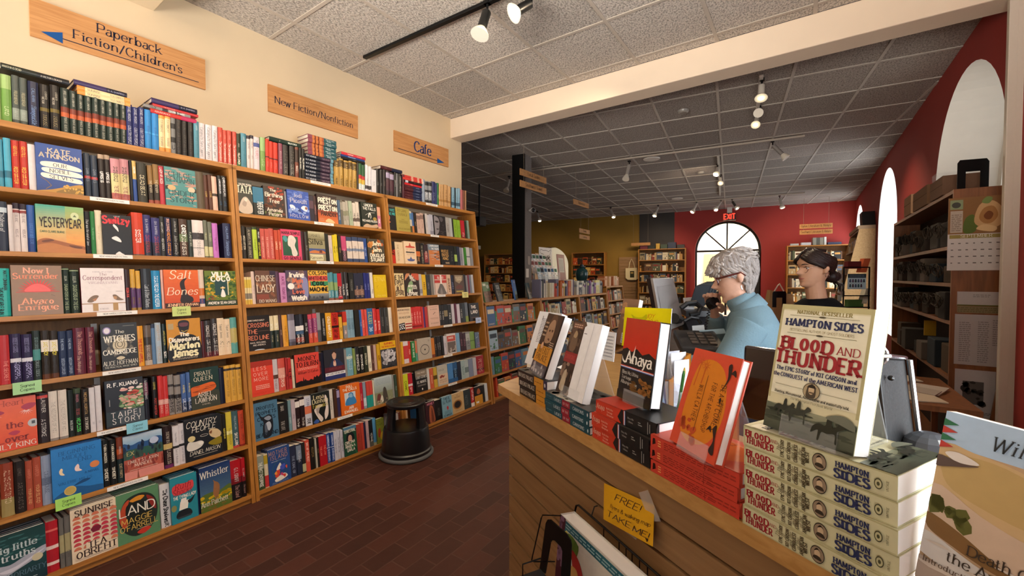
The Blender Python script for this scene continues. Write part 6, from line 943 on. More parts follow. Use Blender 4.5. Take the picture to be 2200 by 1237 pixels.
# ================================================================ counter beside the camera
A0 = V3(-0.975, 1.312, 1.0); CD = unit((0.870, -0.493, 0)); CNn = unit((0.493, 0.870, 0))
def ST(s, t, z=1.0): return V3(*(A0+CD*s+CNn*t)[:2], z)
r = thing('sales_counter', 'angled maple sales counter with slatwall front, stacked with books', 'counter', ST(0.9, 0.2, 0))
q = MB(); top = [ST(0, 0), ST(1.85, 0), ST(1.85, 0.36), ST(0.48, 0.36), V3(ST(0.48, 0.36)[0], 2.2, 1), V3(A0[0], 2.2, 1)]
n_ = len(top); q.poly(top, 'fff', 'maple_flat'); q.poly([p-V3(0, 0, 0.032) for p in top][::-1], 'fff', 'maple_flat')
for i in range(n_): q.poly([top[i]-V3(0, 0, .032), top[(i+1) % n_]-V3(0, 0, .032), top[(i+1) % n_], top[i]], 'fff', 'maple_flat')
bev(q.build('countertop', r), 0.003)
z1 = onpl(1108, 901.6, ST(0, 0.03), CNn)[2]; q = MB(); hi = 0.968; k = 0
while hi > 0.02:
    lo = max(z1-0.0762*k, 0.0); q.obox(ST(0.036, 0.03, lo+0.004), CD*1.78, CNn*0.014, V3(0, 0, hi-lo-0.004), 'fff', 'maple_panel'); hi = lo-0.004; k += 1
q.build('slatwall_panel', r)
q = MB(); q.obox(ST(0.036, 0.044, 0), CD*1.78, CNn*0.02, V3(0, 0, 0.968), '1c120a', 'paper'); q.build('backing_board', r)
q = MB(); lx = A0[0]+0.036; q.box((lx, ST(0.04, 0.06)[1]+0.02, 0), (lx+0.02, 2.18, 0.968), 'fff', 'maple_panel'); q.build('end_panel', r)
q = MB(); q.obox(ST(0.50, 0.36, 0), CD*1.3, CNn*0.02, V3(0, 0, 0.968), 'fff', 'maple_panel'); q.build('rear_panel', r)
# lower work desk behind it
r = thing('work_desk', 'lower wooden work desk behind the counter, under the computer monitor', 'desk', (-0.3, 2.25, 0))
dk = [V3(-0.60, 1.62, 0.78), V3(-0.32, 2.02, 0.78), V3(-0.32, 2.2, 0.78), V3(-0.60, 2.2, 0.78)]
q = MB(); q.box((-0.585, 1.58, 0.75), (-0.40, 2.2, 0.78), 'fff', 'maple_flat'); q.build('desk_top', r)
q = MB(); q.box((-0.43, 1.6, 0), (-0.41, 2.18, 0.75), 'fff', 'maple_panel'); q.build('leg', r)
# ---------------------------------------------------------------- stacks on the counter
def lying(label, s, t, z, L, dep, th, board, bands, art, cover=None, ang=0.0, group=None, hard=False, edge='page_white', spine_front=True):
    """a book lying flat, spine toward the front; s is its left end"""
    c, s_ = math.cos(ang), math.sin(ang); X = CD*c+CNn*s_; Y = CNn*c-CD*s_
    O = ST(s, t, z); R = thing('book', label, 'book', O+X*L/2, group); cv, pg = MB(), MB(); Zu = V3(0, 0, 1)
    if spine_front:
        tb = 0.0025 if hard else 0.0012; ins = 0.003 if hard else 0.0004; K = 5 if hard else 1
        xs = sorted({0.0, 1.0} | {b[1] for b in bands} | {b[2] for b in bands})
        prof = ([(0, dep)]+[(th*j/K, 0.006*(2*j/K-1)**2) for j in range(K+1)]+[(th, dep), (th-tb, dep), (th-tb, tb+.006), (tb, tb+.006), (tb, dep)]) if hard else [(0, dep), (0, 0), (th, 0), (th, dep), (th-tb, dep), (th-tb, tb), (tb, tb), (tb, dep)]
        cols = []
        for j in range(len(xs)-1):
            m_ = (xs[j]+xs[j+1])/2; cc = board
            for b in bands:
                if b[1] <= m_ <= b[2]: cc = b[0]
            cols.append(cc)
        cv.ext(prof, O, Zu, Y, [X*(L*x) for x in xs], cols)
        pg.obox(O+Zu*(tb+.0003)+X*ins+Y*(tb+(.006 if hard else 0)), X*(L-2*ins), Y*(dep-tb-ins-(.006 if hard else 0)), Zu*(th-2*tb-.0006), 'fff', edge)
        draw_art(cv, art, O, X, Zu, -Y, L, th, 'print', True)
        if cover: draw_art(cv, cover, O+X*L+Zu*th, Y, -X, Zu, dep, L, 'print', True)
    else:
        cv.obox(O, X*L, Y*dep, Zu*0.0012, board); cv.obox(O+Zu*(th-.0012), X*L, Y*dep, Zu*0.0012, board); pg.obox(O+Zu*.0013+Y*.0005, X*L, Y*(dep-.001), Zu*(th-.0026), 'fff', edge)
        cv.obox(O+Y*(dep-.0012)+Zu*.0012, X*L, Y*.0012, Zu*(th-.0024), board)
    cv.build('cover', R); pg.build('page_block', R); return R
def standing(label, O, u, v, w, h, T, board, art, group=None, hard=False, spine_art=None, hi=True, name='book'):
    O, u, v = map(np.array, (O, u, v)); u = unit(u); v = unit(v-u*(u@v)); n = np.cross(u, v); R = thing(name, label, 'book', O+u*w/2, group); cv, pg = MB(), MB()
    tb = 0.0025 if hard else 0.0009; i_ = 0.003 if hard else 0.0004; D = -n
    cv.obox(O, u*w, D*tb, v*h, board); cv.obox(O+D*(T-tb), u*w, D*tb, v*h, board); cv.obox(O+D*tb, u*tb, D*(T-2*tb), v*h, board)
    pg.obox(O+u*(tb+.0003)+D*(tb+.0002)+v*i_, u*(w-tb-i_-.0003), D*(T-2*tb-.0004), v*(h-2*i_), 'fff', 'page_white')
    draw_art(cv, art, O, u, v, n, w, h, 'print', hi)
    if spine_art: draw_art(cv, spine_art, O+D*T, -D, v, -u, T, h, 'print', hi)
    cv.build('cover', R); pg.build('page_block', R); return O, u, v, n
def easel(label, O, u, v, n, w, h, T, base_z, group='acrylic book easels on the counter'):
    """clear bent-acrylic stand carrying a display book: back plate, front lip and foot"""
    R = thing('book_easel', label, 'stand', O+u*w/2, group); D = -n; O = O+u*w*0.22-v*0.003; W2 = w*0.62
    q = MB(); q.obox(O+D*(T+.001), u*W2, D*.003, v*(h*0.72), 'fff', 'acrylic'); q.build('back_plate', R)
    q = MB(); q.obox(O-D*0.004, u*W2, D*.003, v*0.03, 'fff', 'acrylic'); q.obox(O-D*.004-v*.003, u*W2, D*(T+.008), v*.003, 'fff', 'acrylic'); q.build('front_lip', R)
    tp = O+D*(T+.004)+v*(h*.72); bk = np.cross(u, (0, 0, 1)); bk = -unit(bk) if bk @ D < 0 else unit(bk); ft = V3(*(tp+bk*0.05)[:2], base_z+.001)
    q = MB(); q.hexa([ft, ft+u*W2, ft+u*W2+bk*.003, ft+bk*.003, tp, tp+u*W2, tp+u*W2+bk*.003, tp+bk*.003], 'fff', 'acrylic'); q.build('rear_leg', R)
RED_, NAV_, OLV_ = '96242c', '2c3358', '6a6a40'
HORSE = lambda x, y, k, c: 'C %s %s;' % (c, ' '.join('%.1f,%.1f' % (x+a*k, y+b*k) for a, b in ((-16, 2), (-10, 5), (-3, 4.5), (-2, 9), (0, 12), (3, 11), (4, 5), (9, 6), (12, 9), (16, 8), (17, 6), (13, 4), (10, 2), (11, -6), (9, -6), (8, 0), (0, -1), (-6, -1), (-8, -7), (-10, -7), (-10, 0), (-15, -2), (-18, -3))))
BLOOD = ('R 0 0 100 100 cfc9a6;R 0 96 100 100 b5ae80;R 0 24 3 100 b0a97e;R 97 24 100 100 b0a97e;R 3 28 97 95 dcd8c0;G 0 4a4f42 20 8e9078;P 5c6252 0,20 12,19 24,18 36,15 48,14 60,15 70,17 80,20 90,21 100,19 100,0 0,0;G 0 3c4236 14 5c6252;B 24 3c4236 12 1.5 0 0 100 17;T 50 93 2.6 8a7c44 k 66|NATIONAL BESTSELLER;R 12 91.2 88 91.5 7a7450;E 50 91.3 4 .7 4a4634;T 50 83 5.6 '+NAV_+' K 84|HAMPTON SIDES;T 50 79 1.9 8a7c54 s 70|BESTSELLING AUTHOR OF GHOST SOLDIERS;R 12 77 88 77.3 7a7450;E 50 77.1 4 .7 4a4634;T 36 64.5 9.2 '+RED_+' K 64|BLOOD;T 82 65.5 5.6 '+RED_+' r 22|AND;T 49 52.5 10.5 '+RED_+' K 92|THUNDER;T 50 47 3 '+NAV_+' k 88|The EPIC STORY of KIT CARSON and;T 50 42 3 '+NAV_+' k 92|the CONQUEST of the AMERICAN WEST;R 8 35.4 92 35.7 8a8a74;E 51 35.5 9.5 6.2 3a3428;E 51 35.5 8.8 5.7 a89878;C 4a4034 46,31 46,37 48,40 54,40 56,36 55,31;E 51 36.5 3.2 3.4 c8b08c;C 3a3028 46,38 51,41 56,38 54,39.5 48,39.5;R 49 34 53.5 35 5a4a3a;T 50 29 1.9 4a4a40 k 82|Riveting... Monumental... Authoritative and masterfully told.;T 52 26 1.7 5a5a50 i 46|The Washington Post Book World;'+HORSE(24, 17, .72, '2c302a')+HORSE(40, 16, .85, '343830')+HORSE(74, 10, .95, '24281f')+'C 6a6e60 70,20 84,24 96,22 100,16 84,18')
SP_B = ('R 0 0 100 100 c9c6a0;R 0 94 100 100 b0ab80;R 0 0 100 6 b8b48c;R 0 0 1.5 100 b8b48c;T 11.5 52 30 '+RED_+' K 20|BLOOD;T 13.5 16 32 '+RED_+' K 22|THUNDER;T 25 60 16 '+RED_+' r 5|AND;T 29.6 50 15 4a4430 i 13 c 90|The;T 32.4 50 15 4a4430 k 13 c 90|EPIC STORY;T 34.8 50 15 4a4430 i 13 c 90|of;T 37.3 50 15 4a4430 k 13 c 90|KIT CARSON;T 39.8 50 15 4a4430 i 13 c 90|and the;T 42.3 50 15 4a4430 k 13 c 90|CONQUEST;T 45 50 15 4a4430 i 13 c 90|of the;T 47.6 50 15 4a4430 k 13 c 90|AMERICAN;T 50.2 50 15 4a4430 k 13 c 90|WEST;E 57 50 4.6 38 2e2820;E 57 50 4.2 34 8e7c66;E 57 54 1.9 20 c4ac8c;C 3a3026 54.4,30 55.4,44 58.6,44 59.8,28;C 2e241c 55,64 57,80 59,64 57.5,72;T 76.5 56 24 '+NAV_+' K 19|HAMPTON;T 76.5 12 36 '+NAV_+' K 20|SIDES;E 91 48 2.2 22 4a4a34;E 91 48 1.7 17 b8b48c;E 91 48 .8 8 4a4a34;T 96.4 50 8 4a4a34 s 12 c 90|VINTAGE')
OR5 = ['lowest', 'second from the bottom', 'middle one', 'second from the top', 'topmost']
for i in range(5):
    lying('thick olive western paperback lying flat, %s in the tallest counter stack' % OR5[i], 1.030+[0, .002, .001, -.001, -.002][i], [0.0, .002, .001, .003, .002][i], 1.0005+0.0335*i, 0.206, 0.134, 0.0330, 'c9c6a0', [], SP_B, BLOOD if i == 4 else None, ang=[0, .01, .004, .012, .02][i])
def disp(label, O, u, v, w, h, T, board, art, z, elabel, **k):
    a = standing(label, O, u, v, w, h, T, board, art, **k); easel(elabel, *a, w, h, T, z)
zB = 1.0005+0.0335*5
bu = unit((0.8274, -0.5612, 0)); bv = V3(0.1337, 0.1586, 0.9783)
disp('olive paperback propped upright with red slab title and horsemen, atop the tallest stack', (-0.0507, 0.8032, zB+.007), bu, bv, 0.133, 0.203, 0.034, 'c9c6a0', BLOOD, zB, 'clear acrylic easel holding the propped olive paperback')
# orange hardcovers
ORG = 'c84834'
SP_D = 'R 0 0 100 100 c44030;P 2a1210 2.5,20 7,40 6,80 3,76;H 10 22 14 80 3 e0a060;H 18 20 78 84 4 8e2a20;R 66 8 66.6 92 8e2a20;H 70 30 97 76 2 9a3024'
for i in range(3):
    lying('orange-red hardback lying flat, %s of the stack between the black-and-red and olive stacks' % ['lowest', 'middle', 'topmost'][i], 0.812+[0.004, 0, .003][i], [0.0, 0.002, 0.0][i], 1.0005+0.0268*i, 0.206, 0.132, 0.0262, ORG, [], SP_D, 'R 0 0 100 100 c04a34;E 50 50 40 40 c8642c;T 50 40 12 8a3020 r 70|DEATH COMES' if i == 2 else None, ang=[.01, 0, .012][i], hard=True)
DEATH = ('R 0 0 100 100 cc4a30;C cf7a1c 14,20 12,50 20,84 46,92 74,84 90,60 92,36 78,16 50,8 28,10;L b8521e 2 20,62 24,88;S 24 88 2 14 9 b8521e;L b8521e 2 34,66 36,84;S 36 85 2 11 9 b8521e;B 14 b84a24 6 4 14 10 50 28;T 76 50 6 2c1a14 w 66 c -90|DEATH COMES;T 58 47 6 2c1a14 w 74 c -90|FOR THE ARCHBISHOP;R 45 20 45.8 76 2c1a14;T 33 47 6 2c1a14 w 56 c -90|WILLA CATHER;T 84 46 3 2c1a14 s 30 c -90|VINTAGE CLASSICS;C 2c1a18 80,90 84,78 78,66 82,70 88,80 86,92;C 2c1a18 88,84 94,88 98,82 93,83;C 2c1a18 84,10 88,20 82,30 88,34 90,22 94,8;C 2c1a18 70,26 76,32 80,26 75,28;E 81 57 2 2.6 2c1a14')
DU, DV = unit((0.7588, -0.651, -0.0)), V3(0.215, 0.2183, 0.9519); zD = 1.0005+.0268*3
disp('orange hardback propped upright, its title turned sideways on a sun disc', (-0.2217, 0.89, zD+.004), DU, DV, 0.127, 0.196, 0.022, 'c44a30', DEATH, zD, 'clear acrylic easel holding the propped orange hardback', hard=True)
# black, red hardcovers with a tricolour stripe
SP_A = 'R 0 0 100 100 1e1c1c;R 0 0 46 100 c23a24;P 1e1c1c 46,0 40,40 46,100 60,100 60,0;R 51 0 52.4 100 d8d8dc;R 52.4 0 53.4 100 4a5a9c;R 50 0 51 100 b83a34;T 9 40 40 e8c8b0 i 14|Anaya;T 26 60 14 e8b8a0 r 12|Bless Me, Ultima;T 26 36 14 e8b8a0 r 12|Tortuga;T 27 14 14 e8b8a0 r 12|Alburquerque;T 62 58 12 a8a4a0 r 10|Bless Me;T 62 34 12 a8a4a0 r 8|Ultima;H 74 40 80 70 2 8a8884;R 88 10 89 90 8a8a88;R 91 20 92 80 8a8a88'
for i in range(3):
    lying('thick red and black hardback lying flat, %s of its counter stack' % ['lowest', 'middle', 'topmost'][i], 0.603+[0, .002, .012][i], [0.004, .0, .006][i], 1.0005+0.034*i, 0.206, 0.13, 0.0334, '1e1c1c', [('c23a24', 0, .44)], SP_A, 'R 0 0 100 100 1a1818;R 0 50 100 100 c23a24' if i == 2 else None, ang=[0, -.01, .02][i], hard=True)
ANAYA = ('R 0 0 100 100 1e1a19;G 60 c02a16 100 b03a24;R 0 45 100 62 b83018;P 1e1a19 0,60 14,63 30,59 44,64 62,58 80,62 100,57 100,40 0,40;P e8e4dc 30,48 40,68 38,46;T 52 45 14 f2eee4 R 92|Anaya;C e8e4dc 2,52 4,46 14,44 20,50 14,46 6,48;R 0 40 100 41 b83a34;R 0 39 100 40 e0e0e4;R 0 38 100 39 4a5a9c;T 8 31 4.2 c8c4bc r 50 l|Bless Me, Ultima;T 8 25 4.2 c8c4bc r 50 l|Tortuga;T 8 19 4.2 c8c4bc r 50 l|Alburquerque;B 20 6a4a20 8 2 40 4 100 26;B 14 8a5a28 6 3 60 12 100 32;G 0 2c2814 10 1e1a19')
zA = 1.0005+.034*3
disp('red and black hardback propped upright with white brush lettering', (-0.395, 1.052, zA+.006), unit((0.8213, -0.556, 0)), V3(0.1673, 0.06, 0.9857), 0.127, 0.206, 0.034, '1e1c1c', ANAYA, zA, 'clear acrylic easel holding the propped red and black hardback', hard=True)
# teal paperbacks
SP_L = 'R 0 0 100 100 1c4652;R 42 0 60 100 8e2030;T 31 28 42 c8d4d8 r 20|LADIES;T 51 30 34 d8b8b8 r 15|OF THE;T 78 26 44 c8d4d8 r 32|CANYONS;H 4 50 16 66 1 5a8490;E 97 50 1 24 c8d4d8'
for i in range(3):
    lying('teal paperback with red spine band lying flat, %s of three' % ['lowest', 'middle', 'topmost'][i], 0.361+[.003, 0, -.002][i], [0.002, 0.0, 0.004][i], 1.0005+0.0202*i, 0.229, 0.152, 0.0198, '1c4652', [], SP_L, 'R 0 0 100 100 4a443c;B 20 c8c0b0 14 8 4 4 60 96;B 14 2a2420 10 8 30 10 96 90' if i == 2 else None, ang=[0, .006, .0][i])
LAD = 'R 0 0 100 100 e4e4e6;R 0 0 46 100 3a2c24;B 16 8a7260 8 5 2 4 42 40;B 14 5a4638 8 6 0 54 44 98;R 4 89 42 97 6a4a3a;H 8 90 38 96 2 c8a890;C 6a5442 8,68 16,82 26,84 32,72 30,60 12,58;C a08868 14,78 20,86 28,82 24,76;R 0 42 46 56 8a2c2c;T 22 47 5.5 b84a44 r 36|CANYONS;C b0a088 10,6 12,22 18,32 24,30 28,14 26,4;C 2a1e18 28,4 30,26 38,34 42,20 42,4;L d0d0d4 1 76,98 72,2;R 50 84 60 85 6a6a70'
disp('tall paperback propped upright, brown photo cover beside a blank white panel', (-0.6296, 1.1467, 1.0615+.004), unit((0.843, -0.5378, 0)), V3(0.15, 0.2585, 0.9543), 0.152, 0.228, 0.026, 'dcdcdc', LAD, 1.0612, 'clear acrylic easel holding the tall half-white paperback')
# black and amber paperbacks
SP_E = 'R 0 0 100 100 241c18;R 60 0 90 100 c08428;R 90 0 100 100 2c2a4a;T 30 26 46 d8d0c0 r 52|100 EAST PALACE;H 63 40 84 60 1 7a4a18;E 95 50 2 22 c8c4c0'
for i in range(3):
    lying('black and amber paperback lying flat, %s of the stack near the counter end' % ['lowest', 'middle', 'topmost'][i], 0.150+[0.003, .0, -.006][i], [0.018, 0.016, 0.014][i], 1.0005+0.0292*i, 0.21, 0.138, 0.0286, '241c18', [], SP_E, 'R 0 0 100 100 2a2420;B 12 6a5a4c 12 8 4 4 96 96' if i == 2 else None, ang=[-.02, 0.0, -.012][i])
EAST = 'R 0 0 94 100 3a2a20;R 94 0 100 100 141012;C 9a7a60 30,52 28,72 36,90 52,94 66,84 70,66 62,54;C 5a4030 28,80 40,98 64,98 72,82 60,90 44,90;C 4a3224 38,72 48,74 46,70;C 4a3224 54,74 64,74 60,70;C 5a3a2c 44,58 54,60 58,56;H 6 60 26 88 4 a89078;H 66 46 90 56 3 c0a890;R 0 18 94 46 c08428;T 46 34 10 2a1c10 r 66|100 EAST;T 46 22 10 2a1c10 r 70|PALACE;R 0 0 94 18 4a4650;B 10 a8a0a0 6 4 4 2 88 16;C c89c7c 20,44 28,52 36,46 30,40'
disp('paperback propped upright with a sepia face over an amber title block', (-0.7864, 1.2478, 1.0885+.004), unit((0.7834, -0.6214, 0)), V3(0.2018, 0.2683, 0.942), 0.14, 0.21, 0.028, '241c18', EAST, 1.0883, 'clear acrylic easel holding the sepia portrait paperback')
# cream page-ends stack and the book showing its back at the counter's end
for i in range(4):
    lying('paperback lying with cream page edges outward, %s at the counter corner' % OR5[i].replace('middle one', 'third from the bottom').replace('second from the top', 'topmost'), 0.0+[0, .004, .014, .016][i], 0.105+[0, .0, .012, .014][i], 1.0005+0.019*i, 0.135, 0.21, 0.0186, 'd8d0c0' if i < 3 else '2a2a2c', [], '', None, ang=0.55, spine_front=False, edge='page_edge')
LFT = 'R 0 0 100 100 d4d4d6;H 22 42 92 88 16 6a6a70;R 28 12 58 30 2a2c30;C 8a8c90 36,14 38,24 46,28 52,20 52,14;R 24 84 26 92 2a2a2e;H 64 10 92 28 4 7a7a80'
standing('white paperback propped at the counter end, showing its back-cover text and small photograph', (-0.905, 1.395, 1.0785), unit((0.90, -0.38, 0)), unit((0.12, 0.33, 0.936)), 0.14, 0.215, 0.03, 'd4d4d6', LFT)
# big picture book at the lower right corner of the view, on the counter
WIL = ('R 0 0 100 100 b89a78;R 0 82 100 100 a8c0d8;C c4a67a 0,80 20,82 44,80 70,74 90,70 100,60 100,40 0,40;C b89c66 4,76 30,80 60,74 80,62 60,54 30,56 8,62;C 8a8a40 60,80 74,83 86,79 80,75 66,76;C 4a4450 84,76 92,68 100,62 100,56 88,62;C c6ae98 0,60 30,52 60,48 100,52 100,30 0,34;C c0aa64 60,46 80,48 100,42 100,36 80,38;C 7a5a34 0,44 20,40 44,32 62,28 40,28 16,32 2,36;B 10 5a5a28 5 4 2 44 22 52;C c8c4c0 0,34 30,28 60,24 100,20 100,6 60,12 0,22;C a8988c 0,20 40,14 100,8 100,2 0,8;P 2f6a4a 0,96 9,94 0,92;P b03a34 0,92 9,90 0,88;P 2f6a4a 0,88 9,86 0,84;P b03a34 0,84 8,82 0,80;C d8d0c8 4,78 12,80 24,77 12,75;C 5a4a44 0,76 14,75 24,76 10,72 0,70;B 14 c4b8ac 10 1.2 0 2 100 32;T 28 86.5 7 2c3034 i 66 l|Willa Cather;T 26 31 5 3a3028 r 66 l|Death Comes for;T 16 23.5 5 3a3028 r 70 l|the Archbishop;T 3 18 3 5a4a3c r 60 l|Introduction by')
wu = unit((0.835, -0.52, -0.06)); wv = unit((0.10, 0.13, 0.985))
wTL = at(2035, 882, 0.535); wO = wTL-unit(wv-wu*(wu @ wv))*0.232
standing('large paperback with painted desert cover standing at the near end of the counter', wO, wu, wv, 0.155, 0.232, 0.024, 'b89a78', WIL)
# ---------------------------------------------------------------- on the slatwall front
PT_ = 0.0295
pp = lambda x, y, t=PT_: onpl(x, y, ST(0, t), CNn)
nc = [pp(1297.9, 1037.3, .027), pp(1406, 1086, .022), pp(1402.7, 1174.4, .004), pp(1296.5, 1115, .016)]   # TL TR BR BL, lower corner curling out
def nfn(u, v):
    a = nc[3]*(1-u)+nc[2]*u; b = nc[0]*(1-u)+nc[1]*u; return a*(1-v)+b*v-CNn*(0.006*math.sin(math.pi*u)*math.sin(math.pi*v))
r = thing('paper_note', 'yellow handwritten FREE note taped to the slatwall counter front', 'note', nc[3])
q = MB(); N = 8
for i in range(N):
    for j in range(N): q.poly([nfn(i/N, j/N), nfn((i+1)/N, j/N), nfn((i+1)/N, (j+1)/N), nfn(i/N, (j+1)/N)], 'd8a41c', 'paper')
for (tx, cx, y, h, st_, rot) in (('FREE!', .52, .70, .17, 'h', 0), ('flyers & walking map', .56, .44, .11, 'h', 0), ('TAKE', .34, .16, .17, 'h', 0), ('ME!', .78, .13, .16, 'h', 0)):
    draw_text(q, tx, lambda x, y_, cx=cx, y=y: nfn(min(max(cx+x, 0), 1), min(max(y+y_, 0), 1))-CNn*0.0008, h, '3a2410', st_, True, .78 if 'fly' in tx else None)
hp = nfn(.9, .09)-CNn*.0008; q.poly([hp+CD*.004*a+V3(0, 0, .004*b) for a, b in ((0, -1.2), (1.1, .3), (.9, 1), (.3, 1), (0, .5), (-.3, 1), (-.9, 1), (-1.1, .3))], '3a2410', 'paper')
q.build('sheet', r)
for (a, b, c_, e_) in ((pp(1372, 1058, .018), pp(1392, 1052, .018), pp(1420, 1120, .018), pp(1396, 1120, .018)), (pp(1325, 1118, .012), pp(1325, 1128, .024), pp(1367, 1160, .02), pp(1370, 1140, .006))):
    q = MB(); q.poly([a, b, c_, e_], 'fff', 'tape'); q.build('tape', r)
# wire rack with a big book and a bookend
r = thing('wire_rack', 'black wire rack hooked on the counter slatwall, holding a large illustrated book', 'rack', pp(1200, 1230, -.02))
w = lambda x, y, t: pp(x, y, t)
q = MB(); q.tube([w(1217, 1108, -.03), w(1166, 1106, -.16), w(1163, 1112, -.16), w(1142, 1203, -.16), w(1146, 1206, -.16), w(1192, 1206, -.10)], .0016, '15120f', 'black_metal', 6); q.build('end_loop', r)
q = MB(); q.tube([w(1235, 1100, .01), w(1238, 1086, .01), w(1243, 1085, .01), w(1420, 1240, .01), w(1450, 1268, .01)], .0028, '15120f', 'black_metal', 6); q.build('back_rail', r)
q = MB(); q.tube([w(1271, 1107, .01), w(1277, 1088, .024), w(1284, 1086, .03)], .0018, '15120f', 'black_metal', 6); q.build('hook', r)
for px in (1297, 1330, 1345, 1358, 1374, 1391):
    a = w(px, 1132+(px-1297)*0.885, .01); q = MB(); q.tube([a, a-V3(0, 0, .2)], .0014, '15120f', 'black_metal', 5); q.build('wire', r)
q = MB(); a = w(1123, 1212, -.2); q.tube([a+CNn*.05, a, a-V3(0, 0, .05)+CD*.0, a+CD*.25-V3(0, 0, .05)], .0018, '15120f', 'black_metal', 6); q.build('front_rail', r)
bt = w(1243, 1092, -.006); vv = unit(V3(0, 0, 1)+CNn*0.10); O = bt-CNn*0.058-vv*0.36
ART_ = 'R 0 0 100 100 d8d6d0;R 0 0 9 100 4a2030;B 16 8a6a8a 4 4 0 40 9 99;R 9 93 100 99 2a6a7c;H 10 94 99 98 2 a8c8d0;R 9 0 11 93 2a6a7c;C e0d060 10,92 20,88 16,78 10,74;C 5a7a34 14,92 30,90 26,78 18,80;C a83030 22,84 34,80 40,70 30,66 24,74;C c8a060 20,72 30,74 34,66 24,64;C b03428 30,64 38,58 36,46 28,48 28,58;P 2a1a14 42,70 70,58 62,20 34,34;C 7a4a30 46,60 58,62 60,48 50,44;E 54 40 8 8 c8ccd8;T 54 36 5 3a3a4a i 14|Lynn;P dcd8e4 70,64 90,56 88,30 72,36;H 74 40 86 56 5 6a6478'
cvn = standing('large illustrated hardback with teal lattice border in the wire rack', O, CD, vv, 0.30, 0.36, 0.045, 'd8d6d0', ART_, hard=True)
r = thing('bookend', 'black metal bookend standing in the wire rack before the illustrated book', 'bookend', w(1170, 1230, -.13))
oc = [(1172, 1124), (1176, 1116), (1182, 1116), (1216, 1146), (1225, 1160), (1227, 1172), (1221, 1280), (1203, 1268), (1208, 1184), (1205, 1175), (1192, 1161), (1186, 1160), (1182, 1166), (1171, 1232), (1159, 1222)]
fr = [w(x, y, -.125) for x, y in oc]; bk = [p+CNn*.003 for p in fr]; q = MB(); q.poly(fr, 'fff', 'black_metal'); q.poly(bk[::-1], 'fff', 'black_metal')
for i in range(len(fr)): q.poly([fr[i], fr[(i+1) % len(fr)], bk[(i+1) % len(fr)], bk[i]], 'fff', 'black_metal')
q.build('upright_plate', r)
a = w(1161, 1224, -.125); q = MB(); q.obox(a, CD*.09, -CNn*.10, V3(0, 0, .003), '23272c', 'plastic'); q.build('base_plate', r)
# ---------------------------------------------------------------- behind the display books on the counter top
def zat(px, py, z): return on(px, py, 2, z)
# clear pen holder with pens
b = ST(0.66, 0.23); r = thing('pen_holder', 'clear acrylic pen holder filled with pens behind the propped books', 'holder', b)
q = MB()
for (x0, y0, dx, dy) in ((-.05, -.03, .1, .002), (-.05, .03, .1, .002), (-.05, -.03, .002, .06), (.05, -.03, .002, .06)): q.obox(b+CD*x0+CNn*y0, CD*dx, CNn*dy, V3(0, 0, .12), 'fff', 'acrylic')
q.build('cup', r)
for i, (c_, dx, dy, lx_, ly_, n_) in enumerate((('22306a', -.02, 0, -.035, .01, 'dark blue'), ('c8a02c', .0, .01, .02, .01, 'yellow'), ('3a7a3c', .015, -.01, .03, .0, 'green'), ('2a2a30', -.03, .01, -.05, .02, 'black'), ('c8cc30', .03, 0, .035, -.01, 'lime'), ('8aa8c8', -.01, -.01, -.02, -.02, 'pale blue'))):
    q = MB(); p0 = b+CD*dx+CNn*dy+V3(0, 0, .004); p1 = p0+CD*lx_+CNn*ly_+V3(0, 0, .17); q.tube([p0, p0+(p1-p0)*.93, p1], [.004, .004, .0015], c_, 'plastic', 7); o = q.build('pen', base=p0); tag(o, '%s pen standing in the clear pen holder' % n_, 'pen', 'pens in the holder')
# yellow flyer, brown booklet, orange folder
def sheet(name, label, cat, O, u, v, w_, h_, art, thick=0.002, mat='paper', group=None, back='fff'):
    O, u, v = map(np.array, (O, u, v)); u = unit(u); v = unit(v-u*(u @ v)); n = np.cross(u, v); q = MB(); q.obox(O-n*thick, u*w_, v*h_, n*thick, back, mat); draw_art(q, art, O, u, v, n, w_, h_, mat, True); o = q.build(name, base=O); return tag(o, label, cat, group)
yO = ST(0.60, .335, 1.004)
sheet('flyer', 'bright yellow flyer with a cat silhouette propped behind the red and black book', 'flyer', at(1336, 742, 1.42), (0.93, -0.30, 0.03), (0.04, 0.16, 0.98), 0.175, 0.13, 'R 0 0 100 100 e0d400;C b8b400 14,40 20,70 16,82 26,76 40,76 50,84 50,68 46,50 40,20 20,16;E 26 56 4 2.4 e8e860;E 40 57 4 2.4 e8e860;L b0ac00 2.5 46,26 70,50 86,58 90,40;T 58 74 11 c04818 h 24|JOY;T 60 60 11 c04818 h 28|HARJO;T 58 46 7 3a3a10 h 34|Songwriter &;T 58 34 7 3a3a10 h 26|winter player')
standing('tan paperback leaning behind the yellow flyer', at(1322, 738, 1.46), (0.9, -0.38, 0), unit((0.16, 0.2, 0.95)), 0.07, 0.16, 0.02, '7a5a44', 'R 0 0 100 100 7a5a44;B 12 a87a54 20 5 4 20 96 96;R 30 4 96 26 b8b4bc;H 34 6 92 24 4 6a6670')
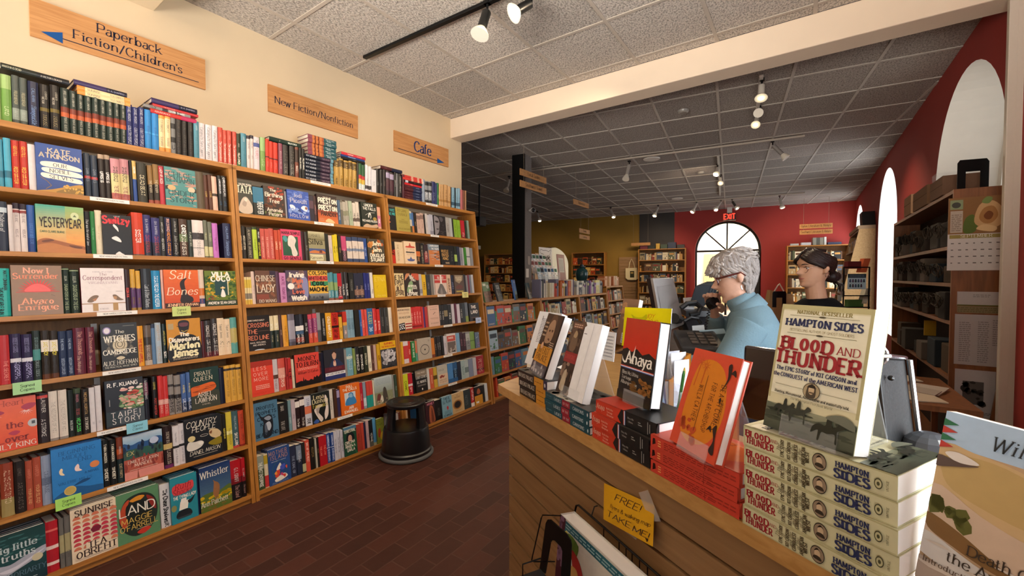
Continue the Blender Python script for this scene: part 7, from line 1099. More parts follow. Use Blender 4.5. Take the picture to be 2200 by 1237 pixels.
def folder(label, base, u, dn, w_, h0, h1, dp, col):
    r = thing('file_holder', label, 'file holder', base); u, dn = unit(u), unit(dn); Z_ = V3(0, 0, 1); th = .004; q = MB()
    K = 10; prof = [(dp*i/K, h0+(h1-h0)*(1-math.cos(math.pi*i/K))/2) for i in range(K+1)]
    for off in (0.0, w_-th):
        A_ = [base+u*off+dn*a+Z_*b for a, b in [(0, 0), (dp, 0)]+prof[::-1]]; B_ = [p+u*th for p in A_]; q.poly(A_[::-1], col, 'paper'); q.poly(B_, col, 'paper')
        for i in range(len(A_)): q.poly([A_[i], A_[(i+1) % len(A_)], B_[(i+1) % len(A_)], B_[i]], col, 'paper')
    q.build('side', r); q = MB(); q.obox(base+dn*(dp-th), u*w_, dn*th, Z_*h1, col, 'paper'); q.obox(base, u*w_, dn*th, Z_*h0, col, 'paper'); q.obox(base, u*w_, dn*dp, Z_*th, col, 'paper'); q.build('box', r)
    q = MB()
    for i in range(5): q.obox(base+u*(.012+.012*i)+dn*.02+Z_*.005, u*.0015, dn*(dp-.03), Z_*(h0+.05+.02*(i % 2)), ['e8e8ea', 'd8dce8', 'f0f0ee'][i % 3], 'paper')
    q.build('papers', r)
folder('orange magazine holder with papers behind the red and black book', ST(.70, .20), CD, -CNn*0.2+CD, .085, .07, .19, .11, 'b8701c')
folder('amber magazine holder behind the tall half-white paperback', ST(.545, .27), CD, CNn, .06, .12, .19, .09, 'a86a1e')
sheet('paper_sheet', 'white loose sheet standing behind the tall half-white paperback', 'paper', at(1288, 770, 1.5), (0.9, -.42, .0), (0.05, .1, 1), .07, .1, 'H 12 10 88 90 7 b8b8bc')
standing('pale blue booklet lying open behind the clear pen holder', ST(.56, .17, 1.002), CD, unit(CNn*0.95+V3(0, 0, .3)), .11, .15, .006, '8ab0d0', 'R 0 0 100 100 9abcd8;B 10 5a8ab0 14 6 6 10 94 90')
# black card holder tablet, black flip sign with chrome edges
r = thing('menu_holder', 'dark brown padded menu holder standing behind the orange hardback', 'holder', ST(0.95, 0.28))
o_ = at(1592, 838, 0.98); u_ = unit(V3(0.93, -.36, 0)); v_ = unit(V3(.03, .12, 1)); q = MB(); q.obox(o_-v_*.06, u_*.13, np.cross(v_, u_)*.012, v_*.165, '201012', 'gloss'); bev(q.build('panel', r), .006, 3)
r = thing('flip_stand', 'black folding display stand with chrome rails and ring, near the olive paperback', 'display stand', ST(1.34, .27))
pA, pB = at(1886, 768, .93), at(1912, 975, .93); pC, pD = at(1945, 772, 1.02), at(1967, 968, 1.02); ex = unit(V3(-.5, .4, 0))
q = MB(); b_ = [V3(p_[0], p_[1], 1.013) for p_ in (pB, pD, pD+ex*.03, pB+ex*.03)]; q.hexa(b_+[pA, pC, pC+ex*.03, pA+ex*.03], 'fff', 'black_leather'); bev(q.build('panel', r), .004)
q = MB(); q.tube([pC+V3(.008, 0, 0), V3(pD[0]+.008, pD[1], 1.013)], .006, 'fff', 'chrome', 8); q.build('rail', r)
q = MB(); q.tube([pA+V3(-.012, 0, .0), pA+V3(.02, .01, .004), pC+V3(0, 0, .004)], .005, 'fff', 'chrome', 8); q.build('rail', r)
q = MB(); q.tube([at(1884, 764, .95)+V3(.018*math.cos(a), 0, .022*math.sin(a)+.002) for a in [6.2832*i/14 for i in range(14)]], .004, 'fff', 'chrome', 7, True); q.build('ring', r)
q = MB(); q.ball(at(1914, 812, .94), .006, '0a0a0a', 'gloss'); q.build('stud', r)
q = MB(); q.obox(ST(1.32, .22), CD*.12, CNn*.12, V3(0, 0, .012), 'fff', 'black_plastic'); q.build('foot', r)
r = thing('tape_dispenser', 'grey rounded desk gadget behind the painted desert book', 'dispenser', at(1990, 1000, .95)); p = at(1998, 965, .95); q = MB(); q.ball(p, (.05, .04, .04), '3c4046', 'plastic'); q.obox(p+V3(-.05, -.04, -.10), (.1, 0, 0), (0, .08, 0), (0, 0, .09), '2c2f34', 'plastic'); bev(q.build('body', r), .01)
# ================================================================ the two people behind the counter
def xform(mb, org, fwd, pitch=0.0, pivot=None):
    """local (x forward, y left, z up) to the room; optional nod about pivot"""
    f = unit((fwd[0], fwd[1], 0)); l = np.cross((0, 0, 1), f); R3 = np.stack([f, l, V3(0, 0, 1)], 1); v = np.array(mb.v)
    mb.v = [tuple(p) for p in (v @ R3.T+np.array(org))]; return mb
HZ = [-.03, .0, .03, .08, .15, .19, .225, .26, .32, .38, .45, .52, .60, .70, .80, .88, .94, .98, 1.0]
HF = [.022, .058, .074, .079, .076, .081, .080, .082, .080, .081, .080, .077, .087, .087, .079, .064, .046, .026, .004]
HB = [.030, .034, .038, .044, .052, .057, .062, .068, .076, .084, .090, .096, .100, .101, .096, .083, .064, .040, .006]
HW = [.018, .028, .036, .046, .053, .056, .058, .060, .063, .066, .069, .071, .073, .074, .069, .059, .045, .028, .004]
class Head:
    def __init__(s, base, h=0.225, k=1.0, tilt=0.0, turn=0.0, old=False): s.b = np.array(base, float); s.h = h; s.k = k; s.t = tilt; s.turn = turn; s.old = old
    def tf(s, p):
        x, y, z = p; c, n = math.cos(s.t), math.sin(s.t); z0 = s.h*0.25; x, z = x*c+(z-z0)*n, z0-x*n+(z-z0)*c
        c, n = math.cos(s.turn), math.sin(s.turn); return s.b+V3(x*c-y*n, x*n+y*c, z)
    def raw(s, a, z, off=0.0):
        f, b, w = np.interp(z, HZ, HF), np.interp(z, HZ, HB), np.interp(z, HZ, HW); c, n = math.cos(a), math.sin(a)
        x = (f if c > 0 else b)*math.copysign(abs(c)**0.9, c); y = w*math.copysign(abs(n)**0.88, n); aa = abs((a+math.pi) % (2*math.pi)-math.pi)
        g = lambda v, m, q: math.exp(-((v-m)/q)**2)
        x += 0.027*g(aa, 0, .15)*(g(z, .375, .055)+0.62*g(z, .44, .06)+0.25*g(z, .51, .05))     # nose
        x += 0.005*g(aa, .24, .12)*g(z, .365, .03)                                              # nostril wings
        x += 0.0055*g(aa, 0, .30)*(g(z, .255, .018)+g(z, .215, .018))-0.003*g(aa, 0, .34)*g(z, .236, .01)   # lips
        x -= 0.009*g(aa, .46, .20)*g(z, .515, .045); x += 0.004*g(aa, .42, .3)*g(z, .60, .03)   # sockets and brow
        x += 0.006*g(aa, 0, .35)*g(z, .06, .05)                                                 # chin
        k = 1.0+off/0.085; return V3(x*k*s.k, y*k*s.k, z*s.h+(off if z > .8 else 0)*max(0, (z-.8)/.2))
    def pt(s, a, z, off=0.0): return s.tf(s.raw(a, z, off))
    def add(s, q, col):
        N = 44; zs = np.linspace(-.03, 1.0, 46); rings = [[s.pt(2*math.pi*i/N, z) for i in range(N)] for z in zs]
        vs = [p for r_ in rings for p in r_]; fs = [(j*N+i, j*N+(i+1) % N, (j+1)*N+(i+1) % N, (j+1)*N+i) for j in range(len(zs)-1) for i in range(N)]
        fs += [tuple(range(N))[::-1], tuple((len(zs)-1)*N+i for i in range(N))]; q.add(vs, fs, col, 'skin')
        for sd in (1, -1):      # ears
            ax = [s.tf(V3(-.012-.010*t, sd*(.072+.010*math.sin(math.pi*t)), s.h*(.36+.21*t))*V3(s.k, s.k, 1)) for t in (0, .25, .5, .75, 1)]
            q.tube(ax, [.006, .011, .014, .015, .007], col, 'skin', 8)
def remesh(o, vs, smooth=4):
    m = o.modifiers.new('fuse', 'REMESH'); m.mode = 'VOXEL'; m.voxel_size = vs; m.use_smooth_shade = True
    m = o.modifiers.new('relax', 'SMOOTH'); m.iterations = smooth; m.factor = 0.5
def hand(q, wrist, direction, palm_n, col, curl=0.6, k=1.0, side=1):
    """palm, four unequal curled fingers, thumb from the palm's side"""
    w = np.array(wrist, float); d = unit(direction); n = unit(palm_n-d*(np.array(palm_n) @ d)); s = np.cross(d, n)*side
    q.tube([w-d*.02, w, w+d*.035*k, w+d*.075*k, w+d*.088*k], [(.021, .021), (.024, .020), (.036, .017), (.040, .015), (.034, .012)], col, 'skin', 10)
    for i, (o_, L) in enumerate(((-.028, .066), (-.010, .075), (.009, .070), (.027, .054))):
        p = w+d*.082*k+s*o_*k; pts = [p-d*.02]; a = 0.0
        for seg, fr in enumerate((.45, .32, .23)):
            a += curl*(0.5+0.35*seg); p = p+(d*math.cos(a)+n*math.sin(a))*L*fr*k; pts.append(p)
        q.tube(pts, [.0095, .0095, .0085, .007], col, 'skin', 8)
    t0 = w+d*.025*k-s*.028*k; q.tube([t0, t0+(d*.6-s*.6+n*.35)*.028*k, t0+(d*.85-s*.35+n*.7)*.05*k, t0+(d*.9-s*.1+n*.9)*.066*k], [.013, .011, .010, .008], col, 'skin', 8)
    return w+d*.09*k
def face_bits(P, hd, org, fwd, iris, lip, brow, lidcol):
    for sd in (1, -1):
        c = hd.raw(sd*.42, .512); c = c-V3(.0045, 0, 0); q = MB(); q.ball(hd.tf(c), .0098, 'ece6e0', 'gloss', 12, 8); q.ball(hd.tf(c+V3(.0066, 0, -.001)), .0046, iris, 'gloss', 8, 6); xform(q, org, fwd).build('eye', P, smooth=True)
        q = MB(); q.tube([hd.tf(hd.raw(sd*a, .53+.018*math.sin((a-.2)/.5*math.pi))+V3(.0015, 0, 0)) for a in (.22, .34, .46, .58, .68)], [.0012, .0022, .0024, .002, .001], lidcol, 'skin', 6); xform(q, org, fwd).build('eyelid', P, smooth=True)
        q = MB(); q.tube([hd.pt(sd*a, .60+.02*math.sin((a-.15)/.6*math.pi), .001) for a in (.16, .3, .45, .6, .74)], [.0015, .003, .003, .0025, .001], brow, 'hair', 6); xform(q, org, fwd).build('eyebrow', P, smooth=True)
    q = MB(); q.tube([hd.pt(a, .238, .0012) for a in (-.36, -.2, 0, .2, .36)], [(.001, .001), (.003, .004), (.004, .0055), (.003, .004), (.001, .001)], lip, 'skin', 8); xform(q, org, fwd).build('lips', P, smooth=True)
# ---- older woman on the telephone
_f = -CM[0][:2]; rot = lambda f, d: V3(f[0]*math.cos(d)-f[1]*math.sin(d), f[0]*math.sin(d)+f[1]*math.cos(d), 0); FW = rot(_f, math.radians(-25))
wc = at(1606, 594, 1.80); WO = V3(wc[0], wc[1], 0)
P = thing('person', 'person with short grey hair in pale blue turtleneck, holding a telephone', 'person', WO)
SK = 'c89c84'; hd = Head((.036, 0, 1.314), .216, .90, .29, .05)
sh_l, el_l, wr_l = V3(-.005, .160, 1.225), V3(.10, .215, 1.055), V3(.30, .13, 1.055)
sh_r, el_r, wr_r = V3(-.005, -.160, 1.225), V3(.10, -.21, 1.07), V3(.122, -.128, 1.235)
q = MB(); hd.add(q, SK)
q.tube([V3(-.012, 0, 1.22), V3(.012, 0, 1.29), V3(.034, 0, 1.345), V3(.04, 0, 1.40)], [.06, .054, .053, .05], SK, 'skin', 14)
q.tube([V3(-.03, 0, .80), V3(-.03, 0, .93), V3(-.025, 0, 1.04), V3(-.02, 0, 1.14), V3(-.012, 0, 1.22), V3(-.005, 0, 1.262)], [(.15, .10), (.145, .10), (.125, .095), (.14, .10), (.14, .085), (.06, .05)], SK, 'skin', 18)
for a, b, c in ((sh_l, el_l, wr_l), (sh_r, el_r, wr_r)): q.tube([a, (a+b)/2, b, (b+c)/2, c], [.048, .042, .036, .034, .024], SK, 'skin', 10)
for sd in (.085, -.085): q.tube([V3(-.03, sd, .86), V3(-.02, sd, .48), V3(-.03, sd, .08)], [.085, .055, .04], SK, 'skin', 12); q.tube([V3(-.05, sd, .045), V3(.13, sd, .03)], [.035, .028], SK, 'skin', 10)
hand(q, wr_l, V3(1, -.15, -.05), V3(0, 0, -1), SK, .35)
hand(q, wr_r, V3(.12, .30, .95), V3(.30, .9, -.1), SK, .85, 1.0, -1)
q.mn = ['skin_elder']; xform(q, WO, FW); o = q.build('body', P); remesh(o, .0042, 3)
face_bits(P, hd, WO, FW, '4a5a68', 'b0706a', 'a89c94', 'b08878')
q = MB()                     # pale blue sweater with a folded turtleneck
SW = '7ea6b4'
q.tube([V3(-.03, 0, .86), V3(-.035, 0, .95), V3(-.03, 0, 1.05), V3(-.028, 0, 1.14), V3(-.02, 0, 1.215), V3(-.010, 0, 1.262), V3(.0, 0, 1.29)], [(.160, .118), (.160, .118), (.150, .112), (.158, .112), (.150, .098), (.105, .082), (.07, .066)], SW, 'cloth', 40)
for a, b, c in ((sh_l, el_l, wr_l), (sh_r, el_r, wr_r)): q.tube([a-V3(0, 0, -.005), a*.7+b*.3, (a+b)/2, b*.85+a*.15, b, b*.8+c*.2, (b+c)/2, c], [.066, .064, .058, .052, .053, .05, .045, .036], SW, 'cloth', 24)
q.mn = ['blue_knit']; xform(q, WO, FW); o = q.build('sweater', P); remesh(o, .005, 16)
q = MB(); NK = [V3(-.012, 0, 1.268), V3(.006, 0, 1.292), V3(.022, 0, 1.318), V3(.033, 0, 1.338)]
q.tube(NK, [(.062, .066), (.062, .063), (.060, .060), (.058, .058)], SW, 'cloth', 20); q.tube([p+V3(-.008, 0, -.004) for p in NK[:3]], [(.070, .071), (.070, .069), (.064, .063)], SW, 'cloth', 20)
q.mn = ['blue_knit']; xform(q, WO, FW).build('turtleneck', P, smooth=True)
q = MB()
for sd in (.085, -.085): q.tube([V3(-.03, sd, .90), V3(-.02, sd, .48), V3(-.03, sd, .07)], [.10, .075, .06], '2a2c38', 'cloth', 12)
q.tube([V3(-.03, 0, .80), V3(-.03, 0, .93)], [(.165, .12), (.16, .12)], '2a2c38', 'cloth', 16); xform(q, WO, FW).build('trousers', P)
rnd = random.Random(5); q = MB()   # short layered grey hair
def locks(q, hd, n, inside, flow, L, off, col, rad, lift=.6):
    k = 0
    while k < n:
        a = rnd.uniform(-math.pi, math.pi); z = 1-(1-rnd.random())**.8*.86; aa = abs(a)
        if not inside(aa, z): continue
        k += 1; da, dz = flow(a, z); pts = []; j = rnd.uniform(-.35, .35); LL = L*rnd.uniform(.7, 1.25)
        for i, t in enumerate((0, .25, .5, .75, 1.0)): pts.append(hd.pt(a+(da+j)*t*LL, min(.995, z+dz*t*LL), off*(.55+lift*t)*rnd.uniform(.85, 1.2)))
        g_ = rnd.uniform(.7, 1.2); q.tube(pts, [rad*.8, rad*1.15, rad, rad*.75, rad*.15], tuple(min(1, x*g_) for x in lin(col)), 'hair', 6)
def fl_w(a, z):
    s_ = 1 if a > 0 else -1; aa = abs(a)
    if z > .86: return (-a*.9 if aa < 1.6 else s_*.25, -.28)
    if aa < 1.0: return (-s_*.15-a*.3, -.30)
    if aa < 1.9: return (s_*.55, -.34)
    return (s_*.15, -.5)
ins_w = lambda aa, z: z > (.69 if aa < .8 else .60 if aa < 1.25 else .56 if aa < 1.75 else .30 if aa < 2.1 else .17)
for i in range(44): a = 6.2832*i/44; q.tube([hd.pt(a, z, .004) for z in (.995, .93, .84, .74, (lambda m: .72 if m < 1.2 else .62 if m < 1.95 else .22)(min(a, 6.2832-a)))], [.012, .014, .015, .014, .008], '8a827e', 'hair', 6)
locks(q, hd, 520, ins_w, fl_w, .40, .011, '9c948f', .0062, .6)
locks(q, hd, 90, lambda aa, z: z > .80, lambda a, z: (rnd.uniform(-.8, .8), -.15), .5, .018, 'a8a09b', .006, .8)
locks(q, hd, 26, lambda aa, z: aa < .75 and .70 < z < .80, lambda a, z: (-a*.4, -.10), .6, .016, 'a29a95', .006, 1.3)
xform(q, WO, FW).build('hair', P, smooth=True)
q = MB(); GC = '4a1a18'     # spectacles
for sd in (1, -1):
    c = hd.raw(sd*.40, .505)+V3(.016, 0, -.002); pts = [hd.tf(c+V3(-.004*abs(u_), sd*.023*u_, .0155*v_)) for u_, v_ in ((-1, .8), (-.6, 1), (.6, 1), (1, .8), (1, -.5), (.6, -1), (-.6, -1), (-1, -.5))]
    q.tube(pts, .0032, GC, 'gloss', 6, True); e = hd.tf(c+V3(-.008, sd*.026, .010)); q.tube([e, hd.tf(V3(.03, sd*.080, .118)), hd.tf(V3(-.02, sd*.082, .118)), hd.tf(V3(-.035, sd*.080, .10))], [.005, .0045, .0032, .0025], GC, 'gloss', 6)
q.tube([hd.tf(hd.raw(.40, .505)+V3(.018, -.022, .002)), hd.tf(hd.raw(0, .5)+V3(.004, 0, 0)), hd.tf(hd.raw(-.40, .505)+V3(.018, .022, .002))], .002, GC, 'gloss', 6); xform(q, WO, FW).build('glasses', P)
q = MB(); q.tube([hd.tf(V3(-.008+.003*math.sin(t), .081, .066-.009*(1-math.cos(t)))) for t in (0, .8, 1.6, 2.4, 3.1)], .003, 'd8c890', 'chrome', 6); xform(q, WO, FW).build('earring', P)
# the telephone
LP = lambda x, y, z: tuple(MBx for MBx in (np.array(WO)+FW*x+np.cross((0, 0, 1), FW)*y+V3(0, 0, z)))
r = thing('telephone_handset', 'black telephone handset held at the mouth of the grey-haired person', 'telephone', LP(.15, -.1, 1.28))
q = MB(); q.tube([LP(.03, -.096, 1.402), LP(.06, -.108, 1.388), LP(.10, -.102, 1.348), LP(.128, -.090, 1.312), LP(.140, -.070, 1.292)], [(.022, .018), (.018, .014), (.017, .013), (.020, .016), (.024, .02)], '101114', 'plastic', 10); q.build('handle', r, smooth=True)
q = MB(); q.tube([LP(.140, -.075, 1.294), LP(.124, -.050, 1.306)], [.027, .024], '101114', 'plastic', 12); q.build('mouthpiece', r)
q = MB(); q.tube([LP(.03, -.10, 1.405), LP(.024, -.08, 1.395)], [.026, .024], '101114', 'plastic', 12); q.build('earpiece', r)
q = MB(); c0, c1 = np.array(LP(.145, -.07, 1.275)), np.array(LP(.13, .06, .95)); K = 150; pts = []
for i in range(K+1):
    t = i/K; p = c0+(c1-c0)*t+V3(*(FW*(.025*math.sin(math.pi*t)))); a = t*2*math.pi*26; pts.append(p+FW*.006*math.cos(a)+V3(0, 0, 1)*.0*a+np.cross((0, 0, 1), FW)*.006*math.sin(a))
q.tube(pts, .0022, '101114', 'plastic', 5); q.build('coiled_cord', r)
# ---- younger woman
G2 = rot(_f, math.radians(3))
gc = at(1748, 594, 2.35); GO = V3(gc[0], gc[1], 0); SK2 = 'c89878'
P = thing('person', 'person with dark hair in a low bun, glasses and black t-shirt, standing still', 'person', GO)
hd = Head((.0, 0, 1.358), .208, .90, .02, -.02)
q = MB(); hd.add(q, SK2); q.tube([V3(-.03, 0, 1.22), V3(-.022, 0, 1.29), V3(-.008, 0, 1.36), V3(0, 0, 1.42)], [.06, .05, .048, .05], SK2, 'skin', 14)
q.tube([V3(-.02, 0, .80), V3(-.02, 0, .93), V3(-.02, 0, 1.03), V3(-.02, 0, 1.14), V3(-.03, 0, 1.22), V3(-.03, 0, 1.27)], [(.15, .10), (.15, .10), (.115, .085), (.14, .10), (.15, .08), (.05, .045)], SK2, 'skin', 18)
for sd in (1, -1):
    a, b, c = V3(-.03, sd*.165, 1.225), V3(-.03, sd*.21, .96), V3(.06, sd*.17, .76); q.tube([a, (a+b)/2, b, (b+c)/2, c], [.046, .04, .034, .032, .023], SK2, 'skin', 10); hand(q, c, V3(.3, -.1*sd, -1), V3(.2, -sd, 0), SK2, .4, .95, sd)
    q.tube([V3(-.02, sd*.085, .86), V3(-.01, sd*.085, .48), V3(-.03, sd*.085, .08)], [.085, .055, .04], SK2, 'skin', 12); q.tube([V3(-.05, sd*.085, .045), V3(.13, sd*.085, .03)], [.035, .028], SK2, 'skin', 10)
q.mn = ['skin_young']; xform(q, GO, G2); o = q.build('body', P); remesh(o, .0042, 3)
face_bits(P, hd, GO, G2, '3a2418', 'b0685c', '2a1c16', '5a3a2c')
q = MB(); q.tube([V3(-.02, 0, .86), V3(-.02, 0, .95), V3(-.02, 0, 1.04), V3(-.02, 0, 1.14), V3(-.03, 0, 1.235), V3(-.032, 0, 1.272), V3(-.03, 0, 1.298)], [(.165, .115), (.158, .11), (.14, .105), (.165, .115), (.175, .10), (.13, .08), (.082, .062)], '15151a', 'cloth', 20)
for sd in (1, -1):
    a, b = V3(-.03, sd*.165, 1.235), V3(-.03, sd*.200, 1.0); q.tube([a, a*.6+b*.4, b], [.066, .062, .058], '15151a', 'cloth', 12)
q.mn = ['black_jersey']; xform(q, GO, G2); o = q.build('t_shirt', P); remesh(o, .008, 3)
q = MB()
for sd in (.085, -.085): q.tube([V3(-.02, sd, .90), V3(-.01, sd, .48), V3(-.03, sd, .07)], [.10, .075, .06], '23262e', 'cloth', 12)
xform(q, GO, G2).build('trousers', P)
q = MB(); rnd = random.Random(9); HC = lin('2a1a16')
for sd in (1, -1):
    for i in range(46):
        t0 = i/45; z0 = .80+.19*math.sin(math.pi*min(1, t0*1.2)); a0 = .10+2.3*t0**1.4; pts = []
        ze = .30+.10*rnd.random()
        for t in (0, .2, .4, .6, .8, 1.0):
            a = a0+(math.pi-.12-a0)*t**.9; z = z0+(ze-z0)*t**1.25-(.10*math.sin(math.pi*t)*(1-t0) if t0 < .7 else 0); z = max(z, .585 if .7 < a < 1.5 else .2); pts.append(hd.pt(sd*a, z, .007+.004*rnd.random()+.003*math.sin(math.pi*t)))
        g_ = rnd.uniform(.6, 1.3); q.tube(pts, [.006, .011, .012, .012, .010, .007], tuple(x*g_ for x in HC), 'hair', 6)
for i in range(10): q.tube([hd.pt(0, .90+.01*i, .008), hd.pt(.3*(-1)**i, .97, .010), hd.pt(2.2*(-1)**i, .93, .009)], [.008, .012, .008], tuple(x*rnd.uniform(.7, 1.2) for x in HC), 'hair', 6)
bc = hd.tf(V3(-.098, 0, .058)); q.ball(bc, (.036, .040, .033), HC, 'hair', 14, 10)
for i in range(14):
    a = 6.2832*i/14; q.tube([bc+V3(-.005, .036*math.cos(a), .032*math.sin(a)), bc+V3(-.034, .022*math.cos(a+.8), .02*math.sin(a+.8)), bc+V3(-.028, .012*math.cos(a+2), .012*math.sin(a+2))], [.007, .008, .004], tuple(x*rnd.uniform(.6, 1.4) for x in HC), 'hair', 6)
for i in range(6): q.tube([bc+V3(-.01, .02*math.cos(i), -.02), bc+V3(-.03-.008*i, .03*math.cos(i*2), -.05), bc+V3(-.02-.01*i, .02*math.cos(i*2), -.085)], [.005, .004, .001], HC, 'hair', 5)
xform(q, GO, G2).build('hair', P, smooth=True)
q = MB()
for sd in (1, -1):
    c = hd.raw(sd*.40, .495)+V3(.014, 0, -.002); q.tube([hd.tf(c+V3(-.004, sd*.023*math.cos(a), .019*math.sin(a))) for a in [6.2832*i/12 for i in range(12)]], .0012, '8a7460', 'chrome', 5, True)
    q.tube([hd.tf(c+V3(-.008, sd*.025, .006)), hd.tf(V3(.03, sd*.074, .118)), hd.tf(V3(-.025, sd*.080, .112))], .0011, '8a7460', 'chrome', 5)
q.tube([hd.tf(hd.raw(.40, .495)+V3(.014, -.021, .004)), hd.tf(hd.raw(0, .5)+V3(.004, 0, 0)), hd.tf(hd.raw(-.40, .495)+V3(.014, .021, .004))], .0011, '8a7460', 'chrome', 5); xform(q, GO, G2).build('glasses', P)
for sd in (1, -1):
    q = MB(); c = hd.tf(V3(-.014, sd*.078, .066)); q.tube([c+V3(.011*math.cos(a), .003*sd, .012*math.sin(a)) for a in [6.2832*i/14 for i in range(14)]], .0014, 'd0c8b8', 'chrome', 5, True); xform(q, GO, G2).build('earring', P)
# ================================================================ shelf strips, notes, stool
fp_n = V3(math.cos(LEAN), 0, math.sin(LEAN))
def fpx(x, y, out=0.0): return onpl(x, y, FP(0, 0)+fp_n*out, fp_n)
STRIPS = {0: [(1, 193, 278), (2, 200, 285), (3, 208, 295), (4, 220, 303), (5, 208, 272), (6, 230, 318)], 1: [(0, 667, 710), (1, 675, 717), (2, 680, 717), (3, 696, 737), (4, 703, 735), (6, 725, 757)], 2: [(0, 915, 940), (1, 925, 943), (2, 934, 952), (3, 940, 957), (4, 953, 972), (5, 953, 972), (6, 963, 982)]}
for ci, lst in STRIPS.items():
    for (k, xa, xb) in lst:
        t = SH[k]; ya, yb = y_at(xa, t-.01), y_at(xb, t-.01); q = MB(); O = FP(ya, t-.0215)+fp_n*.0004; q.obox(O, AY*(yb-ya), UP*.02, fp_n*.0008, 'f0ece6', 'paper')
        draw_text(q, 'NEW HARDCOVER FICTION' if ci == 0 else 'NEW HARDCOVER NONFICTION' if ci == 2 or k > 3 else 'NEW HARDCOVER FICTION', lambda x, y: O+AY*((yb-ya)/2+x)+UP*(.006+y)+fp_n*.0012, .008, '3a3a3a', 's', False, (yb-ya)*.7, 'c', 'paper')
        tag(q.build('shelf_label', base=O), 'white printed strip %s, %s bookcase' % ('on the top board edge' if k == 0 else 'on the edge of the %s shelf down' % ORD[k-1], CNAME[ci]), 'label', 'white shelf strips')
for (x0, y0, x1, y1, c, l1, l2, st_, lab) in ((27, 822, 90, 851, 'a8d8a0', 'Signed', 'Copies', 's', 'pale green signed-copies note on the fourth shelf edge, left bookcase'), (370, 659, 410, 680, 'c8d888', 'Signed', 'Copies', 's', 'yellow-green signed-copies note on the third shelf edge, left bookcase'), (119, 1068, 176, 1106, 'a8e070', 'Signed', 'Copies', 's', 'bright green signed-copies note above the red half-suns book'), (272, 909, 318, 935, '88c8dc', 'Signed', 'Copies', 'h', 'pale blue handwritten note above the layered city book'), (993, 629, 1006, 638, 'e0d890', 'Signed', 'Copy', 'h', 'small yellow note on a shelf edge, third bookcase'), (1022, 683, 1034, 694, 'b8c8e8', 'Sale', '', 'h', 'small pale blue tag on a shelf edge, third bookcase')):
    a = fpx(x0, (y0+y1)/2, .009); b = fpx(x1, (y0+y1)/2-(x1-x0)*.05, .009); w_ = b[1]-a[1]; h_ = w_*.62; sheet('paper_note', lab, 'note', a-UP*h_/2, AY, UP, w_, h_, 'T 50 56 22 2a3028 %s 60|%s;T 50 24 22 2a3028 %s 56|%s' % (st_, l1, st_, l2) if l2 else 'T 50 40 30 2a3028 %s|%s' % (st_, l1), .0008, 'paper', 'notes on the shelf edges', c)
SC_ = on(873, 974, 2, 0); SC_ = V3(SC_[0], SC_[1], 0)
r = thing('step_stool', 'black round plastic step stool with grey rubber base on the brick floor', 'stool', SC_)
q = MB(); q.lathe(SC_, [(.200, 0), (.214, .004), (.216, .018), (.208, .028), (.196, .030)], 'fff', 'grey_rubber', 48); q.build('base_ring', r, smooth=True)
q = MB(); q.lathe(SC_, [(.199, .02), (.199, .05), (.190, .06), (.176, .215), (.170, .228), (.155, .231), (.0, .231)], 'fff', 'black_plastic', 48); smooth_angle(q.build('body', r), 35)
va = math.atan2(-SC_[1], -SC_[0])
for k, c in enumerate((va+math.pi/2, va-math.pi/2)):
    q = MB(); N = 14; hw = math.radians(47); vs = []; prof = [(.158, .228), (.150, .30), (.143, .385), (.143, .40)]
    for (rr, z) in prof:
        f_ = hw*(1+.18*abs((z-.31)/.09)**2*.35)
        for i in range(N+1): a = c-f_+2*f_*i/N; vs.append(SC_+V3(rr*math.cos(a), rr*math.sin(a), z))
    M_ = N+1; nv = len(vs); vi = [SC_+V3(*((p-SC_)[:2]*.80), p[2]) for p in vs]
    fs = [(j*M_+i, j*M_+i+1, (j+1)*M_+i+1, (j+1)*M_+i) for j in range(3) for i in range(N)]; q.add(vs+vi, fs+[tuple(nv+x for x in f[::-1]) for f in fs]+[(j*M_+e, (j+1)*M_+e, nv+(j+1)*M_+e, nv+j*M_+e)[::1 if e else -1] for j in range(3) for e in (0, N)], 'fff', 'black_plastic'); smooth_angle(q.build('leg', r), 40)
q = MB(); q.lathe(SC_, [(.130, .395), (.150, .398), (.154, .405), (.154, .420), (.148, .426), (.142, .4265), (.139, .4245), (.105, .4245), (.102, .4275), (.098, .4245), (.07, .4245), (.067, .4275), (.063, .4245), (.03, .4245), (.0, .4245)], 'fff', 'black_plastic', 48); smooth_angle(q.build('top_step', r), 35)
# ================================================================ lamps
def dirpx(p, lens_px, d=None):
    """lens point at about the same distance as the mount"""
    dep = project(p)[2]; return at(lens_px[0], lens_px[1], dep)
def track(label, p0, p1, mat='black_metal'):
    q = MB(); p0, p1 = np.array(p0), np.array(p1); d = unit(p1-p0); s_ = np.cross(d, (0, 0, 1)); q.obox(p0-s_*.017-V3(0, 0, .022), d*np.linalg.norm(p1-p0), s_*.034, V3(0, 0, .022), 'fff', mat); tag(bev(q.build('lighting_track')), label, 'track', 'lighting tracks')
zc = ZC-.008
cz = lambda x, y: on(x, y, 2, zc)
tA0 = cz(783, 121); track('black lighting track on the front ceiling above the bookcases', tA0, tA0+V3(1.75, 0.04, 0))
a, b = cz(1729, 290), cz(998, 384); track('grey lighting track across the rear ceiling, nearest the beam', a, b, 'grid_beige')
a, b = cz(1729, 413), cz(1037, 467); track('grey lighting track across the rear ceiling near the red wall', a, b, 'grid_beige')
a, b = cz(1636, 160), cz(1624, 262); track('white lighting track running away from the beam with two glowing lamps', a, b, 'grid_white')
a, b = cz(1543, 335), cz(1547, 418); track('white lighting track running toward the arched door', a, b, 'grid_white')
